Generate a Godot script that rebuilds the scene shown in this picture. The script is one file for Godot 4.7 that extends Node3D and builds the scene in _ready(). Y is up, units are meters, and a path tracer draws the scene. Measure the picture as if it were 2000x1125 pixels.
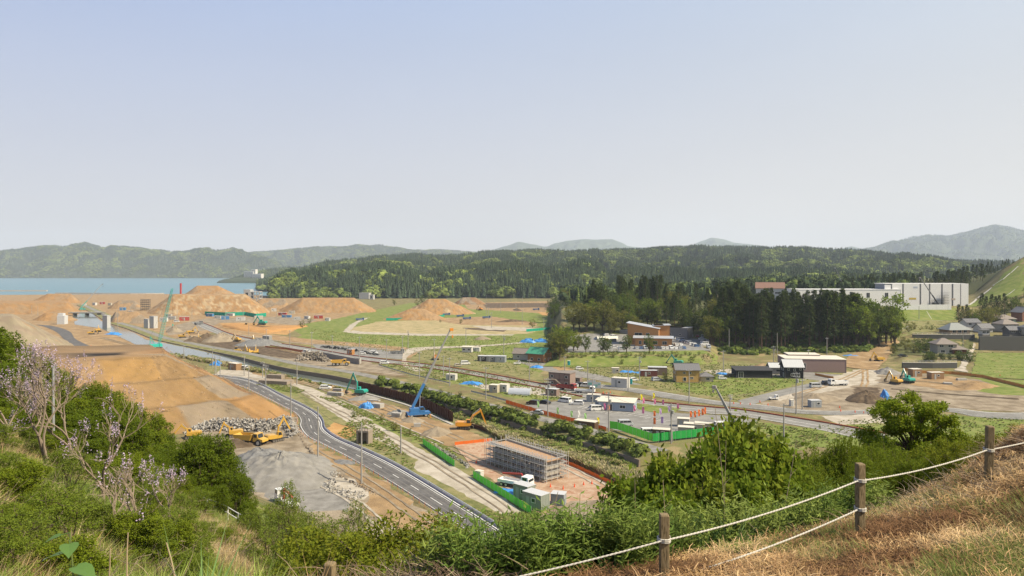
extends Node3D
# A valley under reconstruction seen from a hill: y is up, sea level is 0, the valley floor lies at 5 m, the eye at 50 m.
const F := 1400.0        # focal length in photo pixels (2000 wide)
const EYE := 50.0
const HY := 530.0        # photo row of the horizon
const V := 5.0           # valley floor
var R := RandomNumberGenerator.new()
var used := {}
var mats := {}
var N1 := FastNoiseLite.new()
var N2 := FastNoiseLite.new()

# ------------------------------------------------------------------ mesh builder
class MB:
	var v := PackedVector3Array()
	var n := PackedVector3Array()
	var c := PackedColorArray()
	var col := Color.WHITE
	func tri(a: Vector3, b: Vector3, d: Vector3) -> void:
		var m := (b - a).cross(d - a).normalized()
		v.append(a); v.append(d); v.append(b)
		n.append(m); n.append(m); n.append(m)
		c.append(col); c.append(col); c.append(col)
	func quad(a: Vector3, b: Vector3, d: Vector3, e: Vector3) -> void:
		tri(a, b, d); tri(a, d, e)
	func box(p: Vector3, s: Vector3, t := Transform3D.IDENTITY) -> void:
		var h := s / 2
		var q := []
		for z in [-1, 1]:
			for y in [-1, 1]:
				for x in [-1, 1]:
					q.append(t * (p + Vector3(h.x * x, h.y * y, h.z * z)))
		quad(q[4], q[5], q[7], q[6]); quad(q[1], q[0], q[2], q[3])
		quad(q[0], q[4], q[6], q[2]); quad(q[5], q[1], q[3], q[7])
		quad(q[6], q[7], q[3], q[2]); quad(q[0], q[1], q[5], q[4])
	func bar(a: Vector3, b: Vector3, w: float, h: float) -> void: # a beam from a to b
		var x := (b - a).normalized()
		var z := x.cross(Vector3.UP)
		z = Vector3(0, 0, 1) if z.length() < 0.01 else z.normalized()
		box(Vector3.ZERO, Vector3(a.distance_to(b), h, w), Transform3D(Basis(x, z.cross(x), z), (a + b) / 2))
	func tube(a: Vector3, b: Vector3, r0: float, r1: float, k := 6, cap := true) -> void:
		var x := (b - a).normalized()
		var u := x.cross(Vector3(0.3, 0.1, 0.95)).normalized()
		var w := x.cross(u)
		for i in k:
			var p := u * cos(TAU * i / k) + w * sin(TAU * i / k)
			var q := u * cos(TAU * (i + 1) / k) + w * sin(TAU * (i + 1) / k)
			quad(a + p * r0, a + q * r0, b + q * r1, b + p * r1)
			if cap:
				tri(b, b + p * r1, b + q * r1); tri(a, a + q * r0, a + p * r0)
	func prism(pts: PackedVector2Array, z0: float, z1: float, t := Transform3D.IDENTITY) -> void: # outline in x,y pushed along z
		var k := pts.size()
		var idx := Geometry2D.triangulate_polygon(pts)
		if Geometry2D.is_polygon_clockwise(pts):
			pts = pts.duplicate(); pts.reverse(); idx = Geometry2D.triangulate_polygon(pts)
		var f := func(i, z): return t * Vector3(pts[i].x, pts[i].y, z)
		for i in range(0, idx.size(), 3):
			var a: Vector3 = f.call(idx[i], z1); var b: Vector3 = f.call(idx[i + 1], z1); var d: Vector3 = f.call(idx[i + 2], z1)
			var o := 1.0 if (pts[idx[i + 1]] - pts[idx[i]]).cross(pts[idx[i + 2]] - pts[idx[i]]) > 0 else -1.0
			if o > 0: tri(a, b, d)
			else: tri(a, d, b)
			a = f.call(idx[i], z0); b = f.call(idx[i + 1], z0); d = f.call(idx[i + 2], z0)
			if o > 0: tri(a, d, b)
			else: tri(a, b, d)
		for i in k:
			var j := (i + 1) % k
			quad(f.call(i, z0), f.call(j, z0), f.call(j, z1), f.call(i, z1))
	func mesh(m: Material) -> ArrayMesh:
		var a := []
		a.resize(Mesh.ARRAY_MAX)
		a[Mesh.ARRAY_VERTEX] = v; a[Mesh.ARRAY_NORMAL] = n; a[Mesh.ARRAY_COLOR] = c
		var r := ArrayMesh.new()
		r.add_surface_from_arrays(Mesh.PRIMITIVE_TRIANGLES, a)
		r.surface_set_material(0, m)
		return r

# ------------------------------------------------------------------ nodes
func numbered(s: String) -> String:
	var k: int = used.get(s, 0)
	used[s] = k + 1
	return s if k == 0 else "%s_%03d" % [s, k]

func tag(o: Node, label: String, category := "", group := "", kind := "") -> Node:
	if label: o.set_meta("label", label)
	if category: o.set_meta("category", category)
	if group: o.set_meta("group", group)
	if kind: o.set_meta("kind", kind)
	return o

func thing(called: String, label: String, category: String, group := "", at := Vector3.ZERO, turn := 0.0) -> Node3D:
	var o := Node3D.new()
	o.name = numbered(called)
	add_child(o)
	o.position = at
	o.rotation.y = turn
	tag(o, label, category, group)
	return o

func part(called: String, b, m: Material, parent: Node) -> MeshInstance3D:
	var o := MeshInstance3D.new()
	o.name = called if parent != self else numbered(called)
	o.mesh = b.mesh(m) if b is MB else b
	parent.add_child(o, true)
	return o

func struct(called: String, b, m: Material) -> MeshInstance3D:
	var o := part(called, b, m, self)
	o.set_meta("kind", "structure")
	return o

func copy(o: Node3D, called: String, at: Vector3, turn: float, label := "", group := "") -> Node3D:
	var r: Node3D = o.duplicate()
	r.name = numbered(called)
	add_child(r)
	r.position = at
	r.rotation = Vector3(0, turn, 0)
	tag(r, label, "", group)
	return r

var protos := {}
func proto(key: String, make: Callable, called: String, label: String, category: String, group: String, at: Vector3, turn: float) -> Node3D: # the first one is built, the others are copies of it
	if protos.has(key):
		var r: Node3D = protos[key].duplicate()
		r.name = numbered(called)
		add_child(r)
		r.position = at; r.rotation = Vector3(0, turn, 0)
		if r.has_meta("group"): r.remove_meta("group")
		tag(r, label, category, group)
		return r
	var o := thing(called, label, category, group, at, turn)
	make.call(o)
	protos[key] = o
	return o

func scatter(called: String, mesh: Mesh, at: Array, cols: Array, parent: Node = self) -> MultiMeshInstance3D:
	var mm := MultiMesh.new()
	mm.transform_format = MultiMesh.TRANSFORM_3D
	mm.use_colors = true
	mm.mesh = mesh
	mm.instance_count = at.size()
	for i in at.size():
		mm.set_instance_transform(i, at[i])
		mm.set_instance_color(i, cols[i % cols.size()])
	var o := MultiMeshInstance3D.new()
	o.multimesh = mm
	o.name = numbered(called) if parent == self else called
	parent.add_child(o, true)
	o.set_meta("kind", "stuff")
	return o

# ------------------------------------------------------------------ places
func W(px: float, py: float, h := V) -> Vector3: # the point at height h that the photo shows at this pixel
	var d := (EYE - h) * F / (py - HY)
	return Vector3((px - 1000) / F * d, h, -d)
func at(px: float, d: float, h: float) -> Vector3:
	return Vector3((px - 1000) / F * d, h, -d)
func up_at(py: float, d: float) -> float: # height seen at this row at this distance
	return EYE - (py - HY) / F * d
func pts(a: Array, h := V) -> PackedVector3Array: # flat list px,py,px,py...
	var r := PackedVector3Array()
	for i in range(0, a.size(), 2): r.append(W(a[i], a[i + 1], h))
	return r
func turn_of(a: Vector3, b: Vector3) -> float: # yaw that lays local +x along a -> b
	return atan2(-(b.z - a.z), b.x - a.x)

# ------------------------------------------------------------------ materials
func lin(r: float, g: float, b: float) -> Color:
	return Color(r, g, b).linear_to_srgb()
func noise_tex(seed_: int, freq: float, oct: int, stops: Array, size := 512, kind := FastNoiseLite.TYPE_SIMPLEX_SMOOTH) -> NoiseTexture2D:
	var f := FastNoiseLite.new()
	f.seed = seed_; f.frequency = freq; f.fractal_octaves = oct; f.noise_type = kind
	f.fractal_gain = 0.6
	var g := Gradient.new()
	g.offsets = PackedFloat32Array(); g.colors = PackedColorArray()
	var off := PackedFloat32Array(); var cs := PackedColorArray()
	for i in stops.size():
		off.append(stops[i][0])
		cs.append(stops[i][1])
	g.offsets = off; g.colors = cs
	var t := NoiseTexture2D.new()
	t.width = size; t.height = size; t.seamless = true; t.noise = f; t.color_ramp = g
	t.generate_mipmaps = false
	return t
var fine_tex: Texture2D
var broad_tex: Texture2D
func m(key: String, col: Color, rough := 0.85, metal := 0.0, grain := 0.0, vcol := false, back := Color.BLACK) -> StandardMaterial3D:
	if mats.has(key): return mats[key]
	var s := StandardMaterial3D.new()
	s.resource_name = key
	s.albedo_color = col
	s.roughness = rough; s.metallic = metal
	s.metallic_specular = 0.5 if rough < 0.6 else 0.3
	s.vertex_color_use_as_albedo = vcol
	if grain > 0:
		s.albedo_texture = fine_tex
		s.uv1_triplanar = true; s.uv1_world_triplanar = true
		s.uv1_scale = Vector3.ONE / grain
	if back != Color.BLACK:
		s.backlight_enabled = true
		s.backlight = back
		s.metallic_specular = 0.16
	s.cull_mode = BaseMaterial3D.CULL_DISABLED
	mats[key] = s
	return s
func ground_mat(key: String, sd: int, stops: Array, tile: float, freq := 0.009, rough := 0.95) -> StandardMaterial3D: # patches of several soils, with fine grain laid over
	if mats.has(key): return mats[key]
	var s := StandardMaterial3D.new()
	s.resource_name = key
	s.roughness = rough
	s.metallic_specular = 0.2
	var mean := Color(0, 0, 0)
	for q in stops: mean += q[1] / stops.size()
	var soft := []
	for q in stops: soft.append([q[0], q[1].lerp(mean, 0.3)])
	s.albedo_texture = noise_tex(sd, freq, 7, soft, 768)
	s.uv1_triplanar = true; s.uv1_world_triplanar = true
	s.uv1_scale = Vector3.ONE / tile
	s.uv1_offset = Vector3(0.13 * sd, 0.07 * sd, 0.21 * sd)
	s.detail_enabled = true
	s.detail_blend_mode = BaseMaterial3D.BLEND_MODE_MUL
	s.detail_albedo = broad_tex
	s.detail_uv_layer = BaseMaterial3D.DETAIL_UV_2
	s.uv2_triplanar = true; s.uv2_world_triplanar = true
	s.uv2_scale = Vector3.ONE / (tile * 0.23)
	mats[key] = s
	return s

# ------------------------------------------------------------------ terrain
const TC := [1000.0, 1075.0, 1095.0, 1385.0, 1402.0, 1500.0, 1600.0, 1740.0, 1765.0, 1875.0, 1905.0, 1960.0, 2000.0, 2300.0, 3200.0]
const TD := [300.0, 345.0, 357.0, 385.0, 405.0, 420.0, 435.0, 470.0, 500.0, 580.0, 750.0, 1000.0, 1500.0]
const TH := [
	[5, 5, 5, 5, 5, 5, 5, 5, 5, 5, 5, 5, 5, 5, 5],
	[5, 5, 5, 5, 5, 5, 5, 5, 5, 5, 5, 5, 5, 5, 5],
	[5, 5, 9, 9, 5, 5, 5, 5, 6.8, 7, 5.2, 5.2, 5.2, 5.2, 6],
	[5, 5, 9, 9, 5, 5, 5.5, 7, 7.5, 7.5, 5.4, 5.4, 5.4, 6, 8],
	[5, 5, 9, 9, 8, 8, 8.5, 9, 8, 8, 6, 5.6, 5.6, 7, 10],
	[5, 5, 9, 9, 11, 11, 11, 11, 13, 13, 13.5, 13.5, 13.5, 15, 20],
	[5, 5, 9, 10, 14, 14, 13, 12.5, 14, 14, 14, 14, 14.5, 18, 25],
	[5, 5, 14, 16, 20, 20, 19, 18, 18, 17.5, 17, 18, 20, 30, 40],
	[5, 5, 18, 21, 25, 25, 25, 25, 25, 25, 25, 28, 32, 50, 70],
	[5, 5, 20, 24, 26, 26, 26, 26, 27, 28, 32, 52, 62, 80, 90],
	[5, 5, 18, 22, 26, 26, 26, 26, 30, 34, 42, 52, 58, 80, 90],
	[5, 5, 14, 20, 26, 28, 30, 32, 34, 36, 40, 46, 50, 60, 60],
	[5, 5, 14, 20, 26, 28, 30, 32, 34, 36, 40, 46, 50, 60, 60]]
func seg(a: Array, x: float) -> Array:
	var i := 0
	while i < a.size() - 2 and x > a[i + 1]: i += 1
	return [i, clampf((x - a[i]) / (a[i + 1] - a[i]), 0, 1)]
func H(x: float, d: float) -> float: # ground height of the valley and of the rising right side
	var px := 1000 + x / maxf(d, 1) * F
	var h := V
	if px > 1000 and d > 300:
		var a := seg(TC, px); var b := seg(TD, d)
		var i: int = a[0]; var j: int = b[0]
		h = lerpf(lerpf(TH[j][i], TH[j][i + 1], a[1]), lerpf(TH[j + 1][i], TH[j + 1][i + 1], a[1]), b[1])
	var shore := 1060.0 + 60 * N1.get_noise_2d(x * 0.4, 7) + maxf(0, (px - 540)) * 3.0
	if d > shore: h = lerpf(h, -3, smoothstep(shore, shore + 40, d))
	return h
func P(px: float, py: float) -> Vector3: # where the line of sight of a pixel meets that ground
	if px < 1000: return W(px, py)
	var d := maxf(100.0, minf(290.0, (EYE - V) * F / (py - HY) - 3))
	while d < 1400:
		if up_at(py, d) <= H((px - 1000) / F * d, d): break
		d += 2.0
	var a := d - 2
	for k in 8:
		var c := (a + d) / 2
		if up_at(py, c) <= H((px - 1000) / F * c, c): d = c
		else: a = c
	return at(px, d, H((px - 1000) / F * d, d))
func drop(x: float, d: float) -> float: # how far the near hill lies below the eye
	var q := -0.389 * (x + 1.6) + 0.921 * (d - 6.3) - 0.7
	var rise := clampf(x, 0, 9)
	var a := 1.7 + 0.2 * d - 0.04 * x - 0.0023 * rise * rise * rise + 0.62 * (log(1 + exp(clampf(q * 2.2, -20, 60))) / 2.2 if q < 20 else q)
	var b := 3.25 + 0.427 * d + 0.408 * x + 0.75 * maxf(0, d - 108)
	if x < -30: b += 0.04 * (x + 30) * (x + 30) / 20.0 * smoothstep(60, 110, d)
	var r := minf(a, b)
	return r
func hill_y(x: float, d: float) -> float:
	var s := clampf((d - 5) / 14.0, 0.13, 1)
	return EYE - drop(x, d) + s * (0.55 * N1.get_noise_2d(x * 3.0, d * 3.0) + 0.16 * N1.get_noise_2d(x * 14.0, d * 14.0)) + 0.035 * N1.get_noise_2d(x * 60.0, d * 60.0)
func on_hill(px: float, d: float) -> Vector3:
	var x := (px - 1000) / F * d
	return Vector3(x, hill_y(x, d), -d)

func grid(p: PackedVector3Array, cols: int, colours: PackedColorArray, mat: Material) -> ArrayMesh: # rows of points into one smooth sheet
	var rows := p.size() / cols
	var nn := PackedVector3Array(); nn.resize(p.size())
	for r in rows:
		for k in cols:
			var a := p[r * cols + maxi(k - 1, 0)]; var b := p[r * cols + mini(k + 1, cols - 1)]
			var e := p[maxi(r - 1, 0) * cols + k]; var f := p[mini(r + 1, rows - 1) * cols + k]
			var q := (b - a).cross(f - e).normalized()
			nn[r * cols + k] = q if q.y >= 0 else -q
	var idx := PackedInt32Array()
	for r in rows - 1:
		for k in cols - 1:
			var i := r * cols + k
			if (p[i + 1] - p[i]).cross(p[i + cols] - p[i]).dot(nn[i]) + (p[i + cols + 1] - p[i + 1]).cross(p[i + cols] - p[i + 1]).dot(nn[i + 1]) < 0:
				idx.append_array(PackedInt32Array([i, i + 1, i + cols, i + 1, i + cols + 1, i + cols]))
			else:
				idx.append_array(PackedInt32Array([i, i + cols, i + 1, i + 1, i + cols, i + cols + 1]))
	var a := []
	a.resize(Mesh.ARRAY_MAX)
	a[Mesh.ARRAY_VERTEX] = p; a[Mesh.ARRAY_NORMAL] = nn; a[Mesh.ARRAY_INDEX] = idx
	if colours.size(): a[Mesh.ARRAY_COLOR] = colours
	var ms := ArrayMesh.new()
	ms.add_surface_from_arrays(Mesh.PRIMITIVE_TRIANGLES, a)
	ms.surface_set_material(0, mat)
	return ms

var lift := 0.0
func rough_edge(w: PackedVector3Array, amp: float, step := 5.0) -> PackedVector2Array: # an outline on the ground with an uneven edge
	var o := PackedVector2Array()
	for i in w.size():
		var a := w[i]; var b := w[(i + 1) % w.size()]
		var k := maxi(1, int(a.distance_to(b) / step)) if amp > 0 else 1
		for j in k:
			var q := a.lerp(b, float(j) / k)
			q += Vector3(N1.get_noise_2d(q.x * 9, q.z * 9) + 0.6 * N1.get_noise_2d(q.x * 40, q.z * 40), 0, N1.get_noise_2d(q.z * 9 + 300, q.x * 9) + 0.6 * N1.get_noise_2d(q.z * 40 + 300, q.x * 40)) * amp * 1.7
			o.append(Vector2(q.x, q.z))
	return o
func sheet(called: String, outline: PackedVector3Array, mat: Material, amp := 1.2, draped := false, by := 0.0) -> MeshInstance3D: # a patch of ground laid on the ground
	lift += 0.0016
	var o := rough_edge(outline, amp, 2.2)
	for shrink in [0.6, 0.3, 0.0]: # an edge that crosses itself is made calmer
		if Geometry2D.triangulate_polygon(o).size(): break
		o = rough_edge(outline, amp * shrink, 4.0)
	var b := MB.new()
	var add := func(poly: PackedVector2Array):
		var idx := Geometry2D.triangulate_polygon(poly)
		for i in range(0, idx.size(), 3):
			var t := []
			for k in 3:
				var q := poly[idx[i + k]]
				t.append(Vector3(q.x, (H(q.x, -q.y) if draped else V) + lift + by, q.y))
			if (t[1] - t[0]).cross(t[2] - t[0]).y > 0: b.tri(t[0], t[1], t[2])
			else: b.tri(t[0], t[2], t[1])
	if not draped:
		add.call(o)
	else:
		var lo := o[0]; var hi := o[0]
		for q in o: lo = lo.min(q); hi = hi.max(q)
		var cell := 7.0
		var y := lo.y
		while y < hi.y:
			var x := lo.x
			while x < hi.x:
				for poly in Geometry2D.intersect_polygons(o, PackedVector2Array([Vector2(x, y), Vector2(x + cell, y), Vector2(x + cell, y + cell), Vector2(x, y + cell)])):
					add.call(poly)
				x += cell
			y += cell
	return struct(called, b, mat)
func ribbon(l: PackedVector3Array, r: PackedVector3Array, a := 0.0, z := 1.0, y := 0.0, sub := 6) -> MB: # the strip between two edges, from share a to share z of its width
	var b := MB.new()
	var ll := smooth_line(l, sub); var rr := smooth_line(r, sub)
	for i in ll.size() - 1:
		var u := Vector3(0, y, 0)
		var q := [ll[i].lerp(rr[i], a) + u, ll[i].lerp(rr[i], z) + u, ll[i + 1].lerp(rr[i + 1], z) + u, ll[i + 1].lerp(rr[i + 1], a) + u]
		if (q[1] - q[0]).cross(q[2] - q[0]).y < 0: q.reverse()
		b.quad(q[0], q[1], q[2], q[3])
	return b
func smooth_line(p: PackedVector3Array, sub := 6) -> PackedVector3Array:
	var o := PackedVector3Array()
	for i in p.size() - 1:
		var a := p[maxi(i - 1, 0)]; var d := p[mini(i + 2, p.size() - 1)]
		for k in sub: o.append(p[i].cubic_interpolate(p[i + 1], a, d, float(k) / sub))
	o.append(p[p.size() - 1])
	return o
func profile(line: PackedVector3Array, prof: Array, b: MB = null, rise := []) -> MB: # sweep a cross-section [side, height] along a line on the ground; side > 0 is the right hand when walking along it
	if b == null: b = MB.new()
	var ring := []
	for i in line.size():
		var t := (line[mini(i + 1, line.size() - 1)] - line[maxi(i - 1, 0)]).normalized()
		var s := Vector3(-t.z, 0, t.x).normalized()
		var q := []
		for e in prof: q.append(line[i] + s * e[0] + Vector3(0, e[1] * (rise[i] if rise.size() else 1.0), 0))
		ring.append(q)
	for i in ring.size() - 1:
		for k in prof.size() - 1:
			b.quad(ring[i][k], ring[i + 1][k], ring[i + 1][k + 1], ring[i][k + 1])
	for e in [0, ring.size() - 1]:
		for k in range(1, prof.size() - 1): b.tri(ring[e][0], ring[e][k], ring[e][k + 1])
	return b

# ------------------------------------------------------------------ foliage shapes
func leaf_mesh(b: MB, p: Vector3, dir: Vector3, nrm: Vector3, l: float, w: float, tone: Color, bend := 0.0) -> void: # one leaf: base, two sides, tip
	var s := dir.cross(nrm).normalized() * w * 0.5
	b.col = tone
	var mid := p + dir * l * 0.45 + nrm * bend * l
	b.tri(p, mid + s, p + dir * l); b.tri(p, p + dir * l, mid - s)
func rv(r: RandomNumberGenerator) -> Vector3:
	return Vector3(r.randfn(), r.randfn(), r.randfn()).normalized()
func crown(b: MB, lobes: Array, n: int, l: float, w: float, r: RandomNumberGenerator, droop := 0.2, tone_var := 0.3, shell := 0.45) -> void: # leaves spread through the volume of several lobes [centre, radius, squash]
	var total := 0.0
	for q in lobes: total += q[1] * q[1]
	for q in lobes:
		var k := int(n * q[1] * q[1] / total)
		var twigs := maxi(4, k / 14)
		for i in twigs:
			var o := rv(r)
			var c: Vector3 = q[0] + Vector3(o.x, o.y * q[2], o.z) * q[1] * pow(r.randf_range(shell * shell, 1.0), 0.5) * r.randf_range(0.85, 1.12)
			var t := 1.0 + r.randf_range(-tone_var, tone_var)
			for j in 14:
				var p := c + rv(r) * l * r.randf_range(0.2, 1.7)
				var dir := (o * 0.6 + rv(r) * 0.9 + Vector3.DOWN * droop).normalized()
				var nn := (rv(r) + Vector3.UP * 0.7 + o * 0.4).normalized()
				var tt := t * r.randf_range(0.8, 1.2)
				leaf_mesh(b, p, dir, nn, l * r.randf_range(0.7, 1.25), w * r.randf_range(0.8, 1.2), Color(tt * r.randf_range(0.9, 1.15), tt, tt * r.randf_range(0.75, 1.1)))
func limb(b: MB, a: Vector3, z: Vector3, r0: float, r1: float, r: RandomNumberGenerator, bend := 0.12, k := 5, steps := 3) -> Vector3:
	var p := a
	var o := rv(r) * a.distance_to(z) * bend
	for i in steps:
		var t := float(i + 1) / steps
		var q := a.lerp(z, t) + o * sin(t * PI)
		b.tube(p, q, lerpf(r0, r1, float(i) / steps), lerpf(r0, r1, t), k, false)
		p = q
	return p
func far_conifer(sd: int) -> MB:
	var r := RandomNumberGenerator.new(); r.seed = sd
	var b := MB.new()
	for i in 9:
		var y := 0.12 + 0.86 * i / 9.0
		var rad := 0.2 * pow(1.0 - i / 9.6, 0.8) * r.randf_range(0.85, 1.15)
		for k in 6:
			var a := TAU * (k + r.randf()) / 6.0
			var u := Vector3(cos(a), 0, sin(a)); var w := Vector3(-sin(a), 0, cos(a))
			var t := r.randf_range(0.7, 1.25); b.col = Color(t, t, t)
			var rr := rad * r.randf_range(0.75, 1.2)
			b.tri(Vector3(0, y + 0.15, 0), u * rr + w * rr * 0.62 + Vector3(0, y - 0.03, 0), u * rr - w * rr * 0.62 + Vector3(0, y - 0.03, 0))
	return b
func far_broadleaf(sd: int) -> MB:
	var r := RandomNumberGenerator.new(); r.seed = sd
	var b := MB.new()
	for i in 8:
		var o := Vector3(r.randf_range(-0.28, 0.28), r.randf_range(0.34, 0.78), r.randf_range(-0.28, 0.28)) if i > 0 else Vector3(0, 0.5, 0)
		var rad := r.randf_range(0.17, 0.26)
		for k in 16:
			var q := rv(r); q.y = absf(q.y) * 1.1 - 0.25
			var e := q.cross(rv(r)).normalized() * rad * r.randf_range(0.5, 0.85)
			var f := q.cross(e).normalized() * rad * r.randf_range(0.5, 0.85)
			var t := r.randf_range(0.72, 1.28); b.col = Color(t, t, t)
			var p := o + q * rad
			b.tri(p + e, p - e * 0.6 + f, p - e * 0.6 - f)
	return b

# ------------------------------------------------------------------ hills with woods
var conifer_m: Array = []
var broad_m: Array = []
func hill(called: String, sil: Array, dc: float, df: float, hf: float, trees: int, size: float, spur: float, sd: int, opt := {}) -> void:
	# sil: the skyline as px,py pairs; dc: distance of the crest; df, hf: distance and height of the foot; size: tree height
	var xs := []; var ys := []
	for i in range(0, sil.size(), 2): xs.append(float(sil[i])); ys.append(float(sil[i + 1]))
	var p0: float = xs[0]; var p1: float = xs[-1]
	var cols: int = opt.get("cols", 180); var rows := 34
	var nz := FastNoiseLite.new(); nz.seed = sd; nz.frequency = 1.0 / (spur * 5.0); nz.fractal_octaves = 4
	var p := PackedVector3Array(); var cl := PackedColorArray()
	var soil: Color = opt.get("soil", Color(0.045, 0.06, 0.03))
	for j in rows:
		var t := float(j) / (rows - 6)
		for i in cols:
			var px := lerpf(p0, p1, float(i) / (cols - 1))
			var s := seg(xs, px)
			var y := lerpf(ys[s[0]], ys[s[0] + 1], smoothstep(0, 1, s[1]) * 0.5 + s[1] * 0.5)
			var d := lerpf(df, dc, t)
			var top := up_at(y, dc) - size * 0.8
			var x := (px - 1000) / F * d
			var h: float
			if t <= 1:
				var g: float = pow(t, opt.get("steep", 0.8))
				h = lerpf(hf, top, g) + spur * sin(PI * minf(t * 1.0, 1)) * (absf(nz.get_noise_2d(x, d * 0.6)) * -2.4 + 0.75 + 0.4 * nz.get_noise_2d(x * 3, d * 3))
				h = minf(h, EYE + (top - EYE) * d / dc * 1.0 + 0.0) if top > EYE else minf(h, EYE - (EYE - top) * d / dc)
				h = maxf(h, hf)
			else:
				h = lerpf(top, hf, smoothstep(1.0, 1.4, t))
			p.append(Vector3(x, h, -d)); cl.append(soil * (1 + 0.5 * nz.get_noise_2d(x * 6, d * 6)))
	struct(called, grid(p, cols, cl, m("hill_soil", Color.WHITE, 0.95, 0, 0, true)), null)
	if trees == 0: return
	var r := RandomNumberGenerator.new(); r.seed = sd
	var put := [[], [], [], []]; var tint := [[], [], [], []]
	var bare: float = opt.get("bright", 0.0)
	for k in trees:
		var fj := pow(r.randf(), 0.75) * (rows - 6.5)
		var fi := r.randf() * (cols - 1.01)
		var j := int(fj); var i := int(fi)
		var a := p[j * cols + i].lerp(p[j * cols + i + 1], fi - i); var c := p[(j + 1) * cols + i].lerp(p[(j + 1) * cols + i + 1], fi - i)
		var q := a.lerp(c, fj - j)
		var kind: float = nz.get_noise_2d(q.x * 1.7 + 900, q.z * 1.7) + 0.35 * nz.get_noise_2d(q.x * 9, q.z * 9) + opt.get("cedar", 0.0)
		var tone := r.randf_range(0.75, 1.25) * (1 + 0.5 * nz.get_noise_2d(q.x * 4, q.z * 4 + 500))
		var s := size * r.randf_range(0.75, 1.2)
		var bs := Basis(Vector3.UP, r.randf() * TAU)
		if kind > 0.0:
			var n := r.randi() % 2
			put[n].append(Transform3D(bs.scaled(Vector3(s * 1.0, s * 1.25, s * 1.0)), q))
			tint[n].append(Color(0.058, 0.088, 0.045) * tone)
		else:
			var n := 2 + r.randi() % 2
			put[n].append(Transform3D(bs.scaled(Vector3(s * 1.15, s * r.randf_range(0.8, 1.05), s * 1.15)), q - Vector3(0, s * 0.15, 0)))
			var g := Color(0.085, 0.12, 0.035).lerp(Color(0.20, 0.25, 0.06), clampf(r.randf() * 0.7 + nz.get_noise_2d(q.x * 2.5, q.z * 2.5 + 99) * 1.2 + bare, 0, 1))
			tint[n].append(g * tone)
	for n in 4:
		if put[n].is_empty(): continue
		var o := scatter("distant_wood" if dc > 900 else "hillside_wood", conifer_m[n] if n < 2 else broad_m[n - 2], put[n], tint[n])
		tag(o, opt.get("label", "far wooded slope") + (", its dark conifers" if n < 2 else ", its light green broadleaf trees"), "wood")

func _ready() -> void:
	R.seed = 7
	N1.seed = 3; N1.frequency = 0.02; N1.fractal_octaves = 4
	N2.seed = 11; N2.frequency = 0.01
	# camera
	var cam := Camera3D.new()
	cam.name = "camera"
	add_child(cam)
	cam.position = Vector3(0, EYE, 0)
	cam.projection = Camera3D.PROJECTION_FRUSTUM
	cam.near = 0.1; cam.far = 60000
	cam.size = 0.1 * 1125 / F
	cam.frustum_offset = Vector2(0, -0.1 * (562.5 - HY) / F)
	cam.make_current()
	# sky, haze, exposure
	var env := Environment.new()
	env.background_mode = Environment.BG_SKY
	env.sky = Sky.new()
	env.sky.sky_material = make_sky()
	env.tonemap_mode = Environment.TONE_MAPPER_LINEAR
	env.tonemap_exposure = 1.85
	env.fog_enabled = true
	env.fog_density = 0.00008
	env.fog_light_color = Color(0.87, 0.925, 1.0)
	env.sdfgi_enabled = true; env.ssao_enabled = true; env.ssil_enabled = true
	var we := WorldEnvironment.new()
	we.name = "world_environment"
	we.environment = env
	add_child(we)
	# sun: from the right, a little behind
	var sun := DirectionalLight3D.new()
	sun.name = "sun"
	add_child(sun)
	sun.look_at_from_position(Vector3.ZERO, Vector3(-0.945 * 0.68, -0.735, -0.325 * 0.68), Vector3.UP)
	sun.light_energy = 1.6
	sun.light_color = Color(1.0, 0.94, 0.82)
	sun.light_angular_distance = 0.53
	sun.shadow_enabled = true
	fine_tex = noise_tex(5, 0.05, 5, [[0.2, Color(0.72, 0.72, 0.72)], [0.5, Color(0.9, 0.9, 0.9)], [0.8, Color(1, 1, 1)]], 512)
	broad_tex = noise_tex(9, 0.09, 4, [[0.15, Color(0.78, 0.78, 0.78)], [0.5, Color(0.95, 0.95, 0.95)], [0.85, Color(1, 1, 1)]], 512)
	make_land()
	make_hills()
	make_valley()
	make_buildings()
	make_site()
	make_trees()
	make_near()

func make_sky() -> PanoramaSkyMaterial:
	var w := 1024; var h := 512
	var im := Image.create(w, h, false, Image.FORMAT_RGBF)
	for j in h:
		var e := (0.5 - (j + 0.5) / h) * 180.0
		for i in w:
			var az := (i + 0.5) / w * 360.0 # 0 is straight ahead, the sun stands at about 108 to the right
			var glow := 0.5 + 0.5 * cos(deg_to_rad(az - 108))
			var t := clampf(e / 24.0, 0, 1)
			var low := Color(0.41, 0.40, 0.385).lerp(Color(0.50, 0.46, 0.39), glow)
			var mid := Color(0.168, 0.237, 0.411).lerp(Color(0.386, 0.431, 0.458), glow)
			var c := low.lerp(mid, pow(t, 0.85))
			c = c.lerp(Color(0.10, 0.165, 0.34), smoothstep(24, 90, maxf(e, 0)))
			if e < 0: c = low.lerp(Color(0.3, 0.3, 0.28), smoothstep(0, -20, e))
			if e > 0: # thin uneven haze
				c *= 1.0 + 0.03 * N2.get_noise_3d(cos(deg_to_rad(az)) * 160, e * 9, sin(deg_to_rad(az)) * 160) * smoothstep(0, 6, e)
			im.set_pixel(i, j, c)
	var s := PanoramaSkyMaterial.new()
	s.panorama = ImageTexture.create_from_image(im)
	return s

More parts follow.
